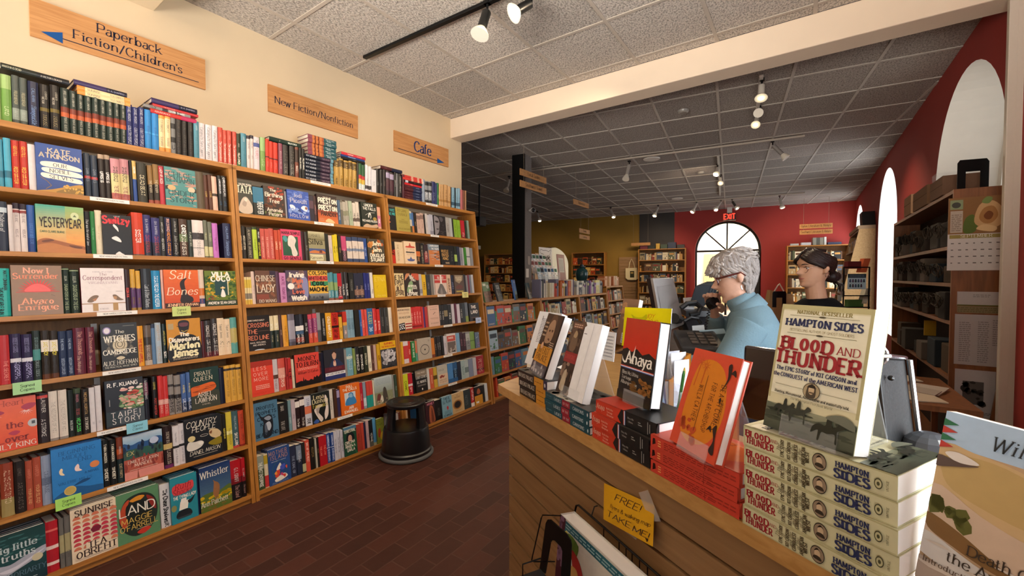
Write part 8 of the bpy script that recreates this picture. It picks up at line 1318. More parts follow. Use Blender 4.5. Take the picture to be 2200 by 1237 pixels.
HEADS = [  # mount px, lens px, lit, body colour, size, label
 (1047, 2, 1030, 76, 1, '141414', 1.15, 'black track lamp with white reflector hanging from the front track'), (1142, -14, 1101, 30, 2, '141414', 1.15, 'black track lamp with glowing reflector at the top edge, front track'),
 (1637, 168, 1635, 212, 2, 'c8c0b4', 1.0, 'glowing yellow track lamp nearest the beam'), (1631, 228, 1629, 243, 0, '2a2622', .9, 'dark lamp between two glowing ones below the beam'), (1626, 245, 1623, 269, 2, 'c8c0b4', .9, 'glowing yellow track lamp below the dark one'),
 (1660, 302, 1690, 340, 1, '8a8480', 1.0, 'grey track lamp aimed right, over the young person'), (1352, 345, 1344, 386, 1, 'a8a098', 1.0, 'grey track lamp above the far door case, left of a round ceiling light'), (1094, 378, 1087, 411, 1, 'a8a098', 1.0, 'grey track lamp beside the black column'),
 (1542, 352, 1539, 374, 2, 'c8c0b4', .9, 'glowing track lamp above the arched door, upper of two'), (1548, 375, 1548, 394, 2, 'c8c0b4', .9, 'glowing track lamp above the arched door, lower of two'),
 (1154, 453, 1160, 474, 1, 'a8a098', 1.0, 'small grey track lamp just past the column, far track'), (1312, 445, 1319, 466, 1, 'a8a098', 1.0, 'small grey track lamp over the olive wall, far track'), (1414, 440, 1406, 463, 2, 'a8a098', 1.0, 'glowing small track lamp over the black wall panel'), (1497, 432, 1488, 455, 1, 'b8b0a8', 1.0, 'small grey track lamp left of the exit sign'), (1549, 428, 1537, 450, 1, 'b8b0a8', 1.0, 'small grey track lamp directly above the exit sign'), (1573, 427, 1584, 448, 2, '3a3632', 1.0, 'dark small track lamp with lit bulb right of the exit sign'), (1675, 420, 1681, 446, 1, 'b8b0a8', 1.0, 'small grey track lamp over the hanging wooden signs')]
LENS = []
for (mx, my, lx, ly, lit, col, k, lab) in HEADS:
    m_ = cz(mx, my); m_ = V3(m_[0], m_[1], ZC-.03); dep = project(m_)[2]; e = at(lx, ly, dep*.985); L = 0.20*k; d = unit(e-m_)
    pe = m_-V3(0, 0, .035); ax = unit(e-pe); tot = np.linalg.norm(e-pe); r = thing('track_lamp', lab, 'track light', m_, 'track lamps')
    q = MB(); q.tube([m_, pe], .008, '141414', 'black_metal', 8); q.obox(m_-V3(.02, .02, .0), (.04, 0, 0), (0, .04, 0), (0, 0, .02), '141414', 'black_metal'); q.build('stem', r)
    b0 = pe+ax*min(.02, tot*.1); rr = .026*k; bl = tot*.62; q = MB(); q.lathe(b0, [(.0, 0), (rr, 0), (rr, bl), (rr*.9, bl)], col, 'plastic', 18, Z=ax); smooth_angle(q.build('lamp_body', r))
    c0 = b0+ax*bl*.97; hl = tot-bl-.02; R_ = .052*k; q = MB(); q.lathe(c0, [(rr*.8, 0), (R_*.75, hl*.45), (R_*.95, hl*.8), (R_, hl)], 'ece4d4', 'plastic', 22, Z=ax); rf_ = q.build('reflector', r, smooth=True)
    q = MB(); q.lathe(c0, [(0, hl*.82), (R_*.93, hl*.86)], 'fff', 'lamp_glow' if lit == 2 else 'white_enamel', 22, Z=ax); q.build('lens', rf_)
    if lit == 2: q = MB(); q.ball(c0+ax*hl*.86, R_*.42, 'fff', 'lamp_hot', 10, 7); q.build('bulb', rf_)
    LENS.append((c0+ax*hl*1.15, ax, lit))
AIM = {10: (-7.5, 11.6, 1.2), 11: (-5.6, 11.8, 1.2), 12: (-3.4, 12.3, 1.4), 13: (-4.2, 12.2, 1.2), 14: (-.6, 12.6, 1.6), 15: (.3, 12.7, 1.5), 16: (.4, 12.6, 1.2), 7: (-2.9, 5.2, .9), 6: (-2.9, 6.6, .9), 8: (-4.6, 12.2, 2.2)}
for k_, ((p, ax, lit), en) in enumerate(zip(LENS, (0, 0, 70, 0, 70, 50, 60, 60, 70, 60, 65, 85, 85, 50, 45, 85, 45))):
    if en: light('lamp_beam', 'SPOT', p, AIM.get(k_, p+ax), en, WARM, spot_size=math.radians(95), spot_blend=.7, shadow_soft_size=.05)
# the front tracks' lamps that wash the bookcases (mounted above and behind the view)
WASH = [(-1.05, .15), (-1.05, 1.2), (-1.0, 2.25), (-1.05, 3.2)]
for i, (x, y) in enumerate(WASH):
    light('lamp_beam', 'SPOT', (x, y, 3.05), (-3.0, y+.15, 1.35), 50, WARM, spot_size=math.radians(120), spot_blend=.9, shadow_soft_size=.06)
for i, (px, py, l) in enumerate(((1400, 342, 'round white recessed ceiling light nearer the beam'), (1455, 427, 'round white recessed ceiling light farther from the beam'))):
    p = cz(px, py); q = MB(); q.lathe(V3(p[0], p[1], ZC-.014), [(0, .0), (.105, .0), (.12, .004), (.125, .012)], 'e4e0d8', 'plastic', 28); tag(q.build('ceiling_light'), l, 'ceiling light')
for (px, py, l) in ((1468, 238, 'small round dark smoke detector on the rear ceiling'), (1505, 370, 'small silver sprinkler rose on the rear ceiling')):
    p = cz(px, py); q = MB(); q.lathe(V3(p[0], p[1], ZC-.035), [(0, 0), (.04, .0), (.055, .012), (.06, .03)], '8a8680', 'plastic', 20); tag(q.build('smoke_detector'), l, 'detector')
# ================================================================ rear of the shop
def case_on(P, N, pxL, pxR, ys, ybot, label, seed, pal, depth=.28, face=.25, top_books=False, hmax=.24, pos='', z_base=0.0):
    """bookcase whose front lies in plane P,N: corners from the image, standing on the floor"""
    a = onpl(pxL, ys[0], P, N); b = onpl(pxR, ys[0], P, N); U = unit((b-a)*V3(1, 1, 0)); D = -unit(N) if N[1] < 0 else unit(N); D = D*V3(1, 1, 0); w = np.linalg.norm((b-a)[:2]); zs = [onpl((pxL+pxR)/2, y, P, N)[2] for y in ys]
    r = thing('bookcase', label, 'bookcase', V3(a[0], a[1], z_base)+U*w/2); o = V3(a[0], a[1], 0)
    for k in (0, w-.022): q = MB(); q.obox(o+U*k+V3(0, 0, z_base), U*.022, D*depth, V3(0, 0, zs[0]-z_base), 'fff', 'wood_up'); q.build('side_panel', r)
    while zs[-1]-.27 > .1+z_base: zs.append(zs[-1]-.29)
    for z in zs: q = MB(); q.obox(o+U*.022+V3(0, 0, z-.022), U*(w-.044), D*(depth-.01), V3(0, 0, .022), 'fff', 'wood_along'); q.build('shelf', r)
    q = MB(); q.obox(o+U*.022+D*(depth-.01)+V3(0, 0, z_base+.02), U*(w-.044), D*.008, V3(0, 0, zs[0]-z_base-.03), 'fff', 'wood_back'); q.build('back_panel', r)
    for i, z in enumerate(zs[1:]): BACK.append((seed+i, o+V3(0, 0, z+.001)+D*.02, U, D, .03, w-.03, pal, min(hmax, (zs[i]-z)-.04), face))
    if top_books: BACK.append((seed+90, o+V3(0, 0, zs[0]+.001)+D*.02, U, D, .03, w-.03, pal, .2, .1))
    return o, U, D, w, zs
BACK = []
PF = BP-NB*.30; NF = NB
WARMP = ['e0a050', 'd87830', '8a3a24', 'f0c878', '3a2a20', 'c85028', 'e8d0a0', '2a3a2a', 'b87838', '5a2a20', 'd8b060', '40342a']
MIXP = ['d8ccb0', '3a3a34', 'b88848', '8a3a30', 'e8dcc0', '5a6048', 'c0a070', '2a2a2c', '9a8a6a', '6a4a34', 'c8b898', '445060']
case_on(PF, NF, 1040, 1150, [545, 567, 586, 605, 625], 0, 'bookcase on the olive wall, partly hidden by the black column', 300, WARMP, face=.2, hmax=.22)
case_on(PF, NF, 1228, 1299, [542, 568, 590, 612, 634], 0, 'bookcase on the olive wall, right of the arched window', 320, WARMP, face=.7, hmax=.24)
oc3 = case_on(PF, NF, 1371, 1473, [534, 558, 582, 605, 629, 653], 0, 'tall bookcase before the black wall panel, left of the arched door', 340, MIXP, face=.12, hmax=.22)
oc4 = case_on(PF, NF, 1691, 1826, [526, 558, 589, 618, 648], 0, 'tall bookcase on the red wall under two hanging signs', 360, MIXP, face=.2, hmax=.24)
# books and boxes on top of those cases
def top_books(oc, items, lab):
    o, U, D, w, zs = oc
    for i, (f0, f1, h, c, nm) in enumerate(items):
        q = MB(); q.obox(o+U*(w*f0)+D*.05+V3(0, 0, zs[0]+.001), U*(w*(f1-f0)), D*.16, V3(0, 0, h), c); tag(q.build('boxed_book'), '%s %s' % (nm, lab), 'book')
top_books(oc3, [(.04, .2, .13, '6a2a34', 'maroon boxed volumes at the left end'), (.21, .36, .10, '2a302c', 'dark green boxed volumes'), (.38, .46, .15, 'c8a040', 'yellow upright book'), (.48, .62, .12, '3a4a3a', 'mossy boxed volumes'), (.63, .80, .17, '25304a', 'navy boxed set'), (.82, .97, .10, '3a3430', 'brown boxed volumes at the right end')], 'atop the case by the black panel')
top_books(oc4, [(.06, .2, .05, 'b0b4b8', 'pale grey flat pile'), (.24, .4, .07, 'c0c4cc', 'white flat pile'), (.43, .485, .18, '8a8a80', 'first grey binder'), (.487, .54, .18, '5a5a54', 'second darker binder'), (.542, .60, .18, '8a8478', 'third brownish binder'), (.61, .645, .19, 'd8d8d4', 'white binder'), (.67, .88, .06, '3a4460', 'slate blue flat pile')], 'atop the red wall case')
# slatwall strip with tote bag, orange strip sign
a = onpl(1330, 552, BP-NB*.05, NB); b = onpl(1370, 552, BP-NB*.05, NB); q = MB(); U = unit((b-a)*V3(1, 1, 0)); zt_ = a[2]
k = zt_
while k > .3: q.obox(V3(a[0], a[1], k-.09), U*np.linalg.norm((b-a)[:2]), NB*.02, V3(0, 0, .082), 'fff', 'maple_panel'); k -= .09
tag(q.build('slatwall_panel'), 'slatted wooden display panel on the olive wall behind the tote bag', 'display panel')
r = thing('tote_bag', 'cream canvas tote bag with dark printed badge hanging on the slatted panel', 'bag', onpl(1357, 600, BP-NB*.12, NB))
g = lambda x, y, o=.12: onpl(x, y, BP-NB*o, NB)
q = MB(); f_ = [g(1344, 576), g(1369, 575), g(1371, 598), g(1366, 601), g(1349, 601), g(1344, 597)]; bk = [p+NB*.05 for p in f_]; q.poly(f_[::-1], 'd8c8a0', 'cloth'); q.poly(bk, 'd8c8a0', 'cloth')
for i in range(6): q.poly([f_[i], f_[(i+1) % 6], bk[(i+1) % 6], bk[i]], 'd8c8a0', 'cloth')
for (x0, y0, x1, y1, c) in ((1353.5, 582, 1362.5, 596, '3a3a2c'), (1355, 584, 1361, 588, 'b89858')): q.poly([g(x0, y1, .122), g(x1, y1, .122), g(x1, y0, .122), g(x0, y0, .122)], c, 'cloth')
q.build('bag_body', r)
q = MB(); q.tube([g(1351, 576), g(1353, 564), g(1357, 556), g(1361, 564), g(1364, 576)], .012, 'd8c8a0', 'cloth', 6); q.build('strap', r)
# hanging signs
def hang_sign(lab, corners, text, strings=True, off=None, ink='2a2420', lines=None, group='hanging wooden signs'):
    TL, TR, BR, BL = corners; r = thing('hanging_sign', lab, 'sign', BL, group); u = unit(TR-TL); w_ = np.linalg.norm(TR-TL); h_ = np.linalg.norm(TL-BL); v = V3(0, 0, 1); n = np.cross(u, v); n = n if n @ (CC-TL) > 0 else -n; O = TL-v*h_
    q = MB(); q.obox(O-n*.012, u*w_, n*.012, v*h_, 'fff', 'sign_wood'); q.build('board', r)
    if text: q = MB(); draw_text(q, text, lambda x, y: O+u*(w_/2+x)+v*(h_*.3+y)+n*.001, h_*.52, ink, 'r', False, w_*.9, 'c', 'paper'); q.build('lettering', r)
    if strings:
        for f in (.12, .88):
            p = TL+u*w_*f; q = MB(); q.tube([p, V3(p[0], p[1], ZC if strings is True else p[2]+strings)], .0025, '8a7a68', 'paper', 4); q.build('cord', r)
def along(pxa, pxb, axis, val): return on(pxa[0], pxa[1], axis, val), on(pxb[0], pxb[1], axis, val)
for (x0, y0, x1, y1, dh, tx, lab, st_) in ((1118, 361, 1174, 380, 14, 'Local Guides', 'wooden hanging sign reading local guides, upper one beside the black column', True), (1118, 386, 1174, 405, 14, 'Southwest Travel', 'wooden hanging sign reading southwest travel, lower one beside the black column', .14), (1233, 427, 1265, 438, 11, 'Reference', 'small wooden hanging sign alone in mid ceiling, past the column', True), (1245, 490, 1267, 494, 9, 'Travel', 'small wooden hanging sign against the olive wall, upper of two', True), (1245, 503, 1267, 507, 9, 'Cooking', 'small wooden hanging sign against the olive wall, lower of two', .09)):
    X_ = -3.16 if x0 < 1240 else -3.6; TL = on(x0, y0, 0, X_); BL = on(x0, y0+dh, 0, X_); tr = on(x1, y1, 0, X_); TR = V3(X_, tr[1], TL[2]); hang_sign(lab, (TL, TR, TR-V3(0, 0, TL[2]-BL[2]), BL), tx, st_)
PH = BP-NB*.9
for (y0, y1, tx, lab, st_) in ((482, 491.5, 'Italian Literature & History', 'long wooden hanging sign in front of the red wall, upper of two', True), (494.5, 504, 'Southwest Literature & History', 'long wooden hanging sign in front of the red wall, lower of two', .06)):
    TL, TR, BL = onpl(1718, y0, PH, NB), onpl(1789, y0, PH, NB), onpl(1718, y1, PH, NB); TR = V3(TR[0], TR[1], TL[2]); hang_sign(lab, (TL, TR, TR-V3(0, 0, TL[2]-BL[2]), BL), tx, st_)
TL, TR, BL = onpl(1356, 522, PF, NB), onpl(1397, 522, PF, NB), onpl(1356, 528, PF, NB); TR = V3(TR[0], TR[1], TL[2]); hang_sign('blank orange wooden strip sign left of the case by the black panel', (TL, TR, TR-V3(0, 0, TL[2]-BL[2]), BL), '', True)
# exit sign
o = onpl(1554, 474, BP-NB*.25, NB); tr = onpl(1581, 456, BP-NB*.25, NB); w_ = np.linalg.norm((tr-o)[:2]); h_ = tr[2]-o[2]; r = thing('exit_sign', 'lit red exit sign hanging above the arched door', 'sign', o)
q = MB(); q.obox(o, UB*w_, NB*.05, V3(0, 0, h_), '3a1414', 'plastic'); q.obox(o+UB*w_*.3+V3(0, 0, h_), UB*w_*.4, NB*.05, V3(0, 0, ZC-o[2]-h_), 'd8d4cc', 'plastic'); q.build('housing', r)
q = MB(); draw_text(q, 'EXIT', lambda x, y: o+UB*(w_/2+x)-NB*.002+V3(0, 0, h_*.18+y), h_*.66, 'f00', 'b', False, w_*.9, 'c', 'exit_glow'); q.build('lettering', r)
# things around the column and on the low row
p = at(1030, 476, 8.2); q = MB(); q.box(p-V3(.09, .1, .09), p+V3(.09, .1, .09), '101010', 'plastic'); q.box((p[0]-.015, p[1]-.015, p[2]+.08), (p[0]+.015, p[1]+.015, ZC), '101010', 'plastic'); tag(bev(q.build('loudspeaker'), .01), 'black box loudspeaker near the ceiling beyond the last tall bookcase', 'speaker')
r = thing('security_camera', 'white security camera on the grey side of the column', 'camera', onpl(1137, 452, cc_, GX)); p = onpl(1137, 452, cc_, GX)+GX*.05; ax = unit(V3(.75, -.6, -.1))
q = MB(); q.tube([p-GX*.055, p], .016, 'd8d4d0', 'plastic', 8); q.lathe(p-ax*.04, [(0, 0), (.03, 0), (.034, .02), (.034, .09)], 'd8d4d0', 'plastic', 16, Z=ax); q.build('housing', r, smooth=True); q = MB(); q.lathe(p+ax*.045, [(.034, 0), (.028, .014), (0, .02)], '0c0c0e', 'gloss', 16, Z=ax); q.build('lens', r, smooth=True)
for (x, y, w_, h_, c, l) in ((1134, 550, .07, .13, 'a89c94', 'small framed card on the grey column side'), (1130, 577, .09, .13, 'd8d0c8', 'torn white sheet taped low on the grey column side')):
    p = onpl(x, y, cc_-GX*.001, GX); q = MB(); q.obox(p, GY*w_, GX*.004, V3(0, -.0, -h_), c, 'paper'); tag(q.build('paper_sheet'), l, 'paper')
# books standing open-faced on the first low case
for i, (px, py, w_, h_, lean, c, art, lab) in enumerate(((1042, 652, .20, .24, .25, '4a6a48', 'R 0 0 100 100 6a5248;R 0 54 100 100 5a7a58;R 10 80 50 92 c8d0c0;E 74 76 18 10 b8c0b8;B 14 8a6458 16 4 0 4 100 46', 'green and brown regional guide book, first on the low case'), (1070, 648, .16, .23, .3, '2c3036', 'R 0 0 100 100 2c3238;B 14 5a6468 12 5 0 4 100 60;T 50 78 9 c8d0d0 b 80|NATIVE;T 50 66 9 c8d0d0 b 80|ROADS', 'dark grey guide book, second on the low case'), (1107, 642, .17, .26, .2, '2a5a9c', 'G 40 4a8ac8 100 2a4a9c;R 0 24 100 44 7a94a0;R 0 0 100 26 3a4438;T 50 84 8 c8e0f0 s 80|SANTA FE', 'blue skyline guide book, third on the low case'), (1136, 639, .13, .22, .25, '2a3a3c', 'R 0 0 100 100 4a4a44;R 0 70 100 100 2a4a50;B 12 a89888 12 6 0 4 100 60', 'small dark landscape guide book, last on the first low case'))):
    yy = y_at(px, 0, (xf-.02, zt)); v = unit(V3(-lean, .0, 1)); standing(lab, V3(xf-.01, yy, zt+.001), unit(V3(-.25, 1, 0)) if i != 2 else unit(V3(-.45, 1, 0)), v, w_, h_, .02, c, art, 'guide books on the low case', hi=False)
# brochure display, map poster, red frame, bust behind the low row
DZ = 1.13
bx = at(1165, 606, 6.6); q = MB(); b0 = V3(-3.5, 6.05, 0); r = thing('display_cabinet', 'pale grey cabinet behind the low bookcases, carrying the brochure rack', 'cabinet', b0)
q = MB(); q.box((-3.68, 5.52, 0), (-3.28, 6.62, 1.33), 'b4ac98', 'paper'); bev(q.build('body', r)); q = MB(); q.box((-3.70, 5.50, 1.33), (-3.26, 6.64, 1.355), 'd0c8b8', 'paper'); q.build('top', r)
r = thing('brochure_rack', 'clear brochure rack full of pale leaflets on the grey cabinet', 'rack', (-3.4, 5.9, 1.356))
for k in range(3): q = MB(); q.box((-3.32-.11*k, 5.53, 1.356), (-3.317-.11*k, 6.2, 1.48+.11*k), 'fff', 'acrylic'); q.build('tier', r)
rnd = random.Random(4)
for k in range(3):
    for i in range(6):
        y = 5.54+i*.108; c = rnd.choice(['d8dce0', 'b8c4d0', 'c8c0c0', '98a8b8', 'e4e4e0', '6a7888', 'c8b0a8']); q = MB(); z = 1.357+.11*k; O = V3(-3.335-.11*k, y, z); v = unit(V3(-.2, 0, 1)); q.obox(O, (0, .095, 0), (-.006, 0, 0), v*.21, c, 'paper'); draw_art(q, 'R 6 66 94 92 %s;B 4 %s 20 8 10 10 90 60;H 12 6 88 30 3 6a7078' % (rnd.choice(['3a5a7a', '7a4a4a', '4a6a5a', '2a2a34']), rnd.choice(['8a9aa8', 'a8988a', 'd8d0c0'])), O+V3(.0, 0, 0), (0, 1, 0), v, (1, 0, .2), .095, .21, 'paper')
        tag(q.build('leaflet', base=O), '%s leaflet, %s from left in the %s tier of the brochure rack' % (cname(c), ORD[i], ['front', 'middle', 'rear'][k]), 'leaflet', 'leaflets in the brochure rack')
USA = ' '.join('%d,%d' % (x_, 62+y_*.4) for x_, y_ in ((6,70),(14,78),(30,74),(52,76),(64,72),(70,66),(78,70),(84,78),(92,84),(94,76),(88,66),(86,54),(80,40),(82,22),(78,24),(74,38),(66,34),(58,34),(54,20),(48,22),(44,36),(34,38),(28,46),(14,48),(8,56)))
sheet('map_poster', 'white poster with a country outline and the word maps, behind the brochures', 'poster', V3(-3.63, 6.08, 1.357), (.0, 1, 0), V3(-.05, 0, 1), .44, .56, 'L 2a2a2a 1.6 '+USA+' 6,90;T 50 58 14 2a1c1c k 80|MAPS', .006, 'paper', None, 'e4e0dc')
sheet('framed_notice', 'dark red framed notice standing right of the brochure rack', 'notice', V3(-3.36, 6.24, 1.357), (-.1, 1, 0), V3(-.1, 0, 1), .32, .44, 'R 0 0 100 100 6a1820;R 16 30 84 86 8a8480;H 22 36 78 80 8 4a4444', .01, 'plastic', None, '6a1820')
r = thing('mannequin_bust', 'dark teal bust figure standing past the grey cabinet', 'figurine', on(1250, 604, 0, -3.5)); p = on(1250, 604, 0, -3.5)
q = MB(); q.lathe(p-V3(0, 0, .06), [(0, 0), (.10, 0), (.085, .05), (.11, .12), (.12, .22), (.10, .28), (.05, .31), (.045, .335), (0, .34)], '25464c', 'gloss', 18); q.build('torso', r, smooth=True); q = MB(); q.lathe(p+V3(0, 0, .27), [(.07, 0), (.07, .012), (.035, .016), (.035, .05), (0, .055)], '1a2a30', 'plastic', 16); q.build('hat', r); q = MB(); q.lathe(V3(p[0], p[1], 0), [(.16, 0), (.16, p[2]-.06)], '6a5a48', 'paper', 16); q.build('plinth', r)
# white light fittings/desk behind: grey cash desk boxes near the monitor
r = thing('computer_monitor', 'grey computer monitor seen from behind on the work desk', 'monitor', at(1430, 720, 1.98))
qa = [at(1403, 598, 1.92), at(1447, 596.5, 2.06), at(1470, 697, 2.04), at(1424, 716, 1.92)]; bk = unit(V3(-.8, .5, .05))
q = MB(); q.hexa([qa[3], qa[2], qa[2]+bk*.02, qa[3]+bk*.02, qa[0], qa[1], qa[1]+bk*.02, qa[0]+bk*.02], '8f8b88', 'plastic'); q.poly([qa[3]+(qa[1]-qa[3])*f[0]+0 for f in ()] or [qa[0]*.75+qa[1]*.1+qa[3]*.15-bk*.001, qa[0]*.15+qa[1]*.7+qa[2]*.15-bk*.001, qa[1]*.5+qa[2]*.45+qa[3]*.05-bk*.001, qa[0]*.4+qa[3]*.5+qa[2]*.1-bk*.001], '85817e', 'plastic'); bev(q.build('rear_shell', r), .004)
q = MB(); q.hexa([qa[3]+bk*.02, qa[2]+bk*.02, qa[2]+bk*.045, qa[3]+bk*.045, qa[0]+bk*.02, qa[1]+bk*.02, qa[1]+bk*.045, qa[0]+bk*.045], '101012', 'plastic'); q.build('bezel', r)
q = MB(); q.tube([(qa[2]+qa[3])/2+V3(0, 0, .05), at(1462, 690, 2.1), at(1475, 720, 2.1), V3(*at(1478, 760, 2.1)[:2], .79)], [.025, .025, .022, .03], '141416', 'plastic', 10); q.lathe(V3(*at(1478, 760, 2.1)[:2], .782), [(0, 0), (.10, 0), (.10, .012), (.03, .018)], '141416', 'plastic', 20); q.build('stand', r)
for i, pts in enumerate((((1463, 662), (1476, 652), (1494, 650), (1505, 660), (1500, 672), (1482, 676)), ((1470, 690), (1484, 682), (1500, 684), (1506, 694)))):
    q = MB(); q.tube([at(x, y, 1.93-.01*i) for x, y in pts], .012-.003*i, '121214', 'plastic', 8); tag(q.build('scanner_cradle'), ['black curved scanner cradle beside the monitor', 'lower black bracket beside the monitor'][i], 'scanner')
r = thing('desk_telephone', 'black desk telephone below the coiled cord', 'telephone', at(1492, 760, 1.75)); o = at(1462, 764, 1.75); uu, dd = unit(V3(.8, .1, .02)), unit(V3(-.35, .8, .25))
q = MB(); q.obox(o, uu*.17, dd*.18, V3(0, 0, .04), '1a1a1c', 'plastic'); bev(q.build('body', r), .008)
nn = np.cross(uu, dd)
for i in range(12): q = MB(); q.obox(o+V3(0, 0, .0405)+uu*(.05+.035*(i % 3))+dd*(.03+.03*(i//3)), uu*.026, dd*.02, nn*.004, '4a4038', 'plastic'); q.build('key', r)
for i in range(7):
    p = at(1481+4*i, 658-2*i, 2.25+.03*i); q = MB(); c = ['34383c', '2a2d32', '44484c', '2c3034', '4a4e50', '282c30', '383c40'][i]; q.obox(p, unit(V3(.75, .5, 0))*.075, unit(V3(-.45, .75, .1))*.006, unit(V3(.28, .05, 1))*.115, c, 'paper'); tag(q.build('booklet', base=p), '%s booklet, %s in the slanted rack left of the grey-haired person' % (cname(c), ORD[i]), 'booklet', 'booklets in the slanted rack')
r = thing('booklet_rack', 'dark slanted rack holding booklets left of the grey-haired person', 'rack', at(1495, 668, 2.25)); q = MB(); p = at(1474, 668, 2.24); q.obox(p, unit(V3(.75, .5, 0))*.16, unit(V3(-.45, .75, .1))*.24, V3(0, 0, -.03), '1c1c20', 'plastic'); q.build('tray', r); q = MB(); q.obox(p+V3(-.02, .1, -.03), (.2, .05, 0), (0, .08, 0), (0, 0, .03-p[2]), '2a2a30', 'plastic'); q.build('support', r)
for (x, y, dpt, w_, h_, c, l) in ((1468, 640, 2.3, .05, .10, 'd8dce4', 'white card clipped beside the monitor'), (1487, 700, 1.9, .05, .08, 'd0d8dc', 'pale card standing in front of the booklet rack'), (1502, 710, 1.85, .10, .02, '9ab0b8', 'grey-blue slip lying near the telephone')):
    p = at(x, y, dpt); q = MB(); q.obox(p, unit(V3(.8, .3, .1))*w_, V3(-.002, .004, 0), V3(.01, 0, -h_), c, 'paper'); tag(q.build('card'), l, 'card')
# tan carrier and black bookend between the two people
p = at(1650, 690, 2.7); r = thing('paper_bag', 'tan paper carrier bag between the two people', 'bag', p); u_ = unit(V3(.82, .57, 0)); q = MB(); q.hexa([p, p+u_*.17, p+u_*.17+V3(-.05, .1, 0), p+V3(-.05, .1, 0), p+V3(.01, 0, .20), p+u_*.16+V3(0, 0, .17), p+u_*.16+V3(-.03, .05, .17), p+V3(-.01, .05, .20)], 'b8976a', 'paper'); q.build('body', r)
q = MB(); q.tube([p+V3(.03, 0, .19), p+V3(.05, 0, .23), p+u_*.07+V3(0, 0, .24), p+u_*.1+V3(0, 0, .19)], .004, 'd8d0c0', 'paper', 6); q.build('handle', r)
def n_plate(lab, P0, u, w_, h_, k=.28, th=.003):
    q = MB(); u = unit(u); nrm = np.cross(u, (0, 0, 1)); out = [(0, 0), (0, h_*.9), (w_*.08, h_), (w_*.92, h_), (w_, h_*.9), (w_, 0), (w_*(1-k), 0), (w_*(1-k), h_*.6), (w_*k, h_*.6), (w_*k, 0)]; f_ = [P0+u*a+V3(0, 0, b) for a, b in out]; bk = [p+nrm*th for p in f_]; q.poly(f_, 'fff', 'black_metal'); q.poly(bk[::-1], 'fff', 'black_metal')
    for i in range(len(f_)): q.poly([f_[i], f_[(i+1) % len(f_)], bk[(i+1) % len(f_)], bk[i]], 'fff', 'black_metal')
    tag(q.build('bookend', base=P0), lab, 'bookend')
n_plate('black bookend standing before the tan carrier bag between the people', at(1659, 660, 2.62), V3(.82, .57, 0), .085, .10)
r = thing('storage_shelf', 'dark low shelf unit with stationery between the two people', 'shelf unit', at(1690, 720, 2.9)); p = V3(*at(1640, 690, 2.72)[:2], 0); q = MB(); q.obox(p, u_*.42, np.cross((0, 0, 1), u_)*.3, V3(0, 0, 1.125), '2a2420', 'plastic'); q.build('carcass', r); q = MB(); q.obox(p-u_*.01+V3(0, 0, 1.125), u_*.44, np.cross((0, 0, 1), u_)*.32, V3(0, 0, .015), '4a3a30', 'plastic'); q.build('top', r)
# ================================================================ right wall: shelf unit with supplies, calendar, notices
CX0, CX1, CY0, CY1 = .775, .985, 3.80, 5.95
czs = [on(2046, y, 1, CY0)[2] for y in (407, 527, 608, 690)]; czs += [czs[-1]-.36, .08]
r = thing('supply_shelves', 'brown wooden supply shelves along the right wall, behind the white posts', 'shelf unit', (.88, 4.9, 0))
for y in (CY0, CY1-.02): q = MB(); q.box((CX0, y, 0), (CX1, y+.02, czs[0]), 'fff', 'dark_wood'); q.build('side_panel', r)
for z in czs: q = MB(); q.box((CX0+.001, CY0+.02, z-.024), (CX1, CY1-.02, z), 'fff', 'dark_wood'); q.build('shelf', r)
q = MB(); q.box((CX1-.01, CY0+.02, .05), (CX1+.002, CY1-.02, czs[0]-.02), '2a1c14', 'paper'); q.build('back_panel', r)
rnd = random.Random(21)
SUP = [('4a3c30', 'brown'), ('3a302a', 'dark brown'), ('4a4642', 'grey'), ('2a2624', 'blackish'), ('6a6058', 'taupe'), ('2c343c', 'blue-grey')]  # box colours darkened, putting the shade inside the shelves into them
k = 0
for zi in (1, 2, 3, 4):
    for j in range(7):
        y = CY0+.06+j*.285+rnd.uniform(0, .05); w_ = rnd.uniform(.14, .22); h_ = min(rnd.uniform(.10, .2), czs[zi-1]-czs[zi]-.06); c, cn_ = SUP[(j*5+zi*3) % 6]; q = MB(); x0 = CX0+rnd.uniform(-.03, .02)
        q.box((x0, y, czs[zi]+.001), (x0+.15, y+w_, czs[zi]+h_), c, 'paper'); o = bev(q.build('supply_box'), .006); tag(o, '%s supply box, %s along the %s shelf of the supply shelves' % (cn_, ORD[j], ORD[zi-1]), 'box', 'boxes on the supply shelves')
        if zi < 4 and j % 7 < 6:
            q = MB(); c0 = V3(CX0-.035, y+w_/2, czs[zi]+h_*.55+.02); pts = []
            for t in range(60):
                a = t/60*6.2832*4; rr = .05+.012*math.sin(t*.7+zi); pts.append(c0+V3(.012*math.sin(a*.5+t*.3), (rr+.03)*math.cos(a), rr*.8*math.sin(a)))
            q.tube(pts, .0035, '3a322a', 'paper', 5); tag(q.build('coiled_cable', base=c0-V3(0, 0, .05)), 'dark coiled cable before the %s box along the %s supply shelf' % (ORD[j], ORD[zi-1]), 'cable', 'coiled cables on the supply shelves')
for i, (y, w_, h_, c, l) in enumerate(((4.02, .34, .13, '6e5240', 'brown cardboard box on the supply shelves nearest the posts'), (4.46, .5, .15, '77583f', 'long cardboard box in the middle of the supply shelf top'), (5.05, .3, .17, '9a7454', 'cardboard box at the far end of the supply shelf top'))):
    q = MB(); q.box((CX0-.01, y, czs[0]+.001), (CX0+.17, y+w_, czs[0]+h_), c, 'paper'); q.box((CX0-.012, y, czs[0]+h_*.55), (CX0-.009, y+w_, czs[0]+h_*.57), '5a4232', 'paper'); o = q.build('cardboard_box'); tag(bev(o, .004), l, 'box')
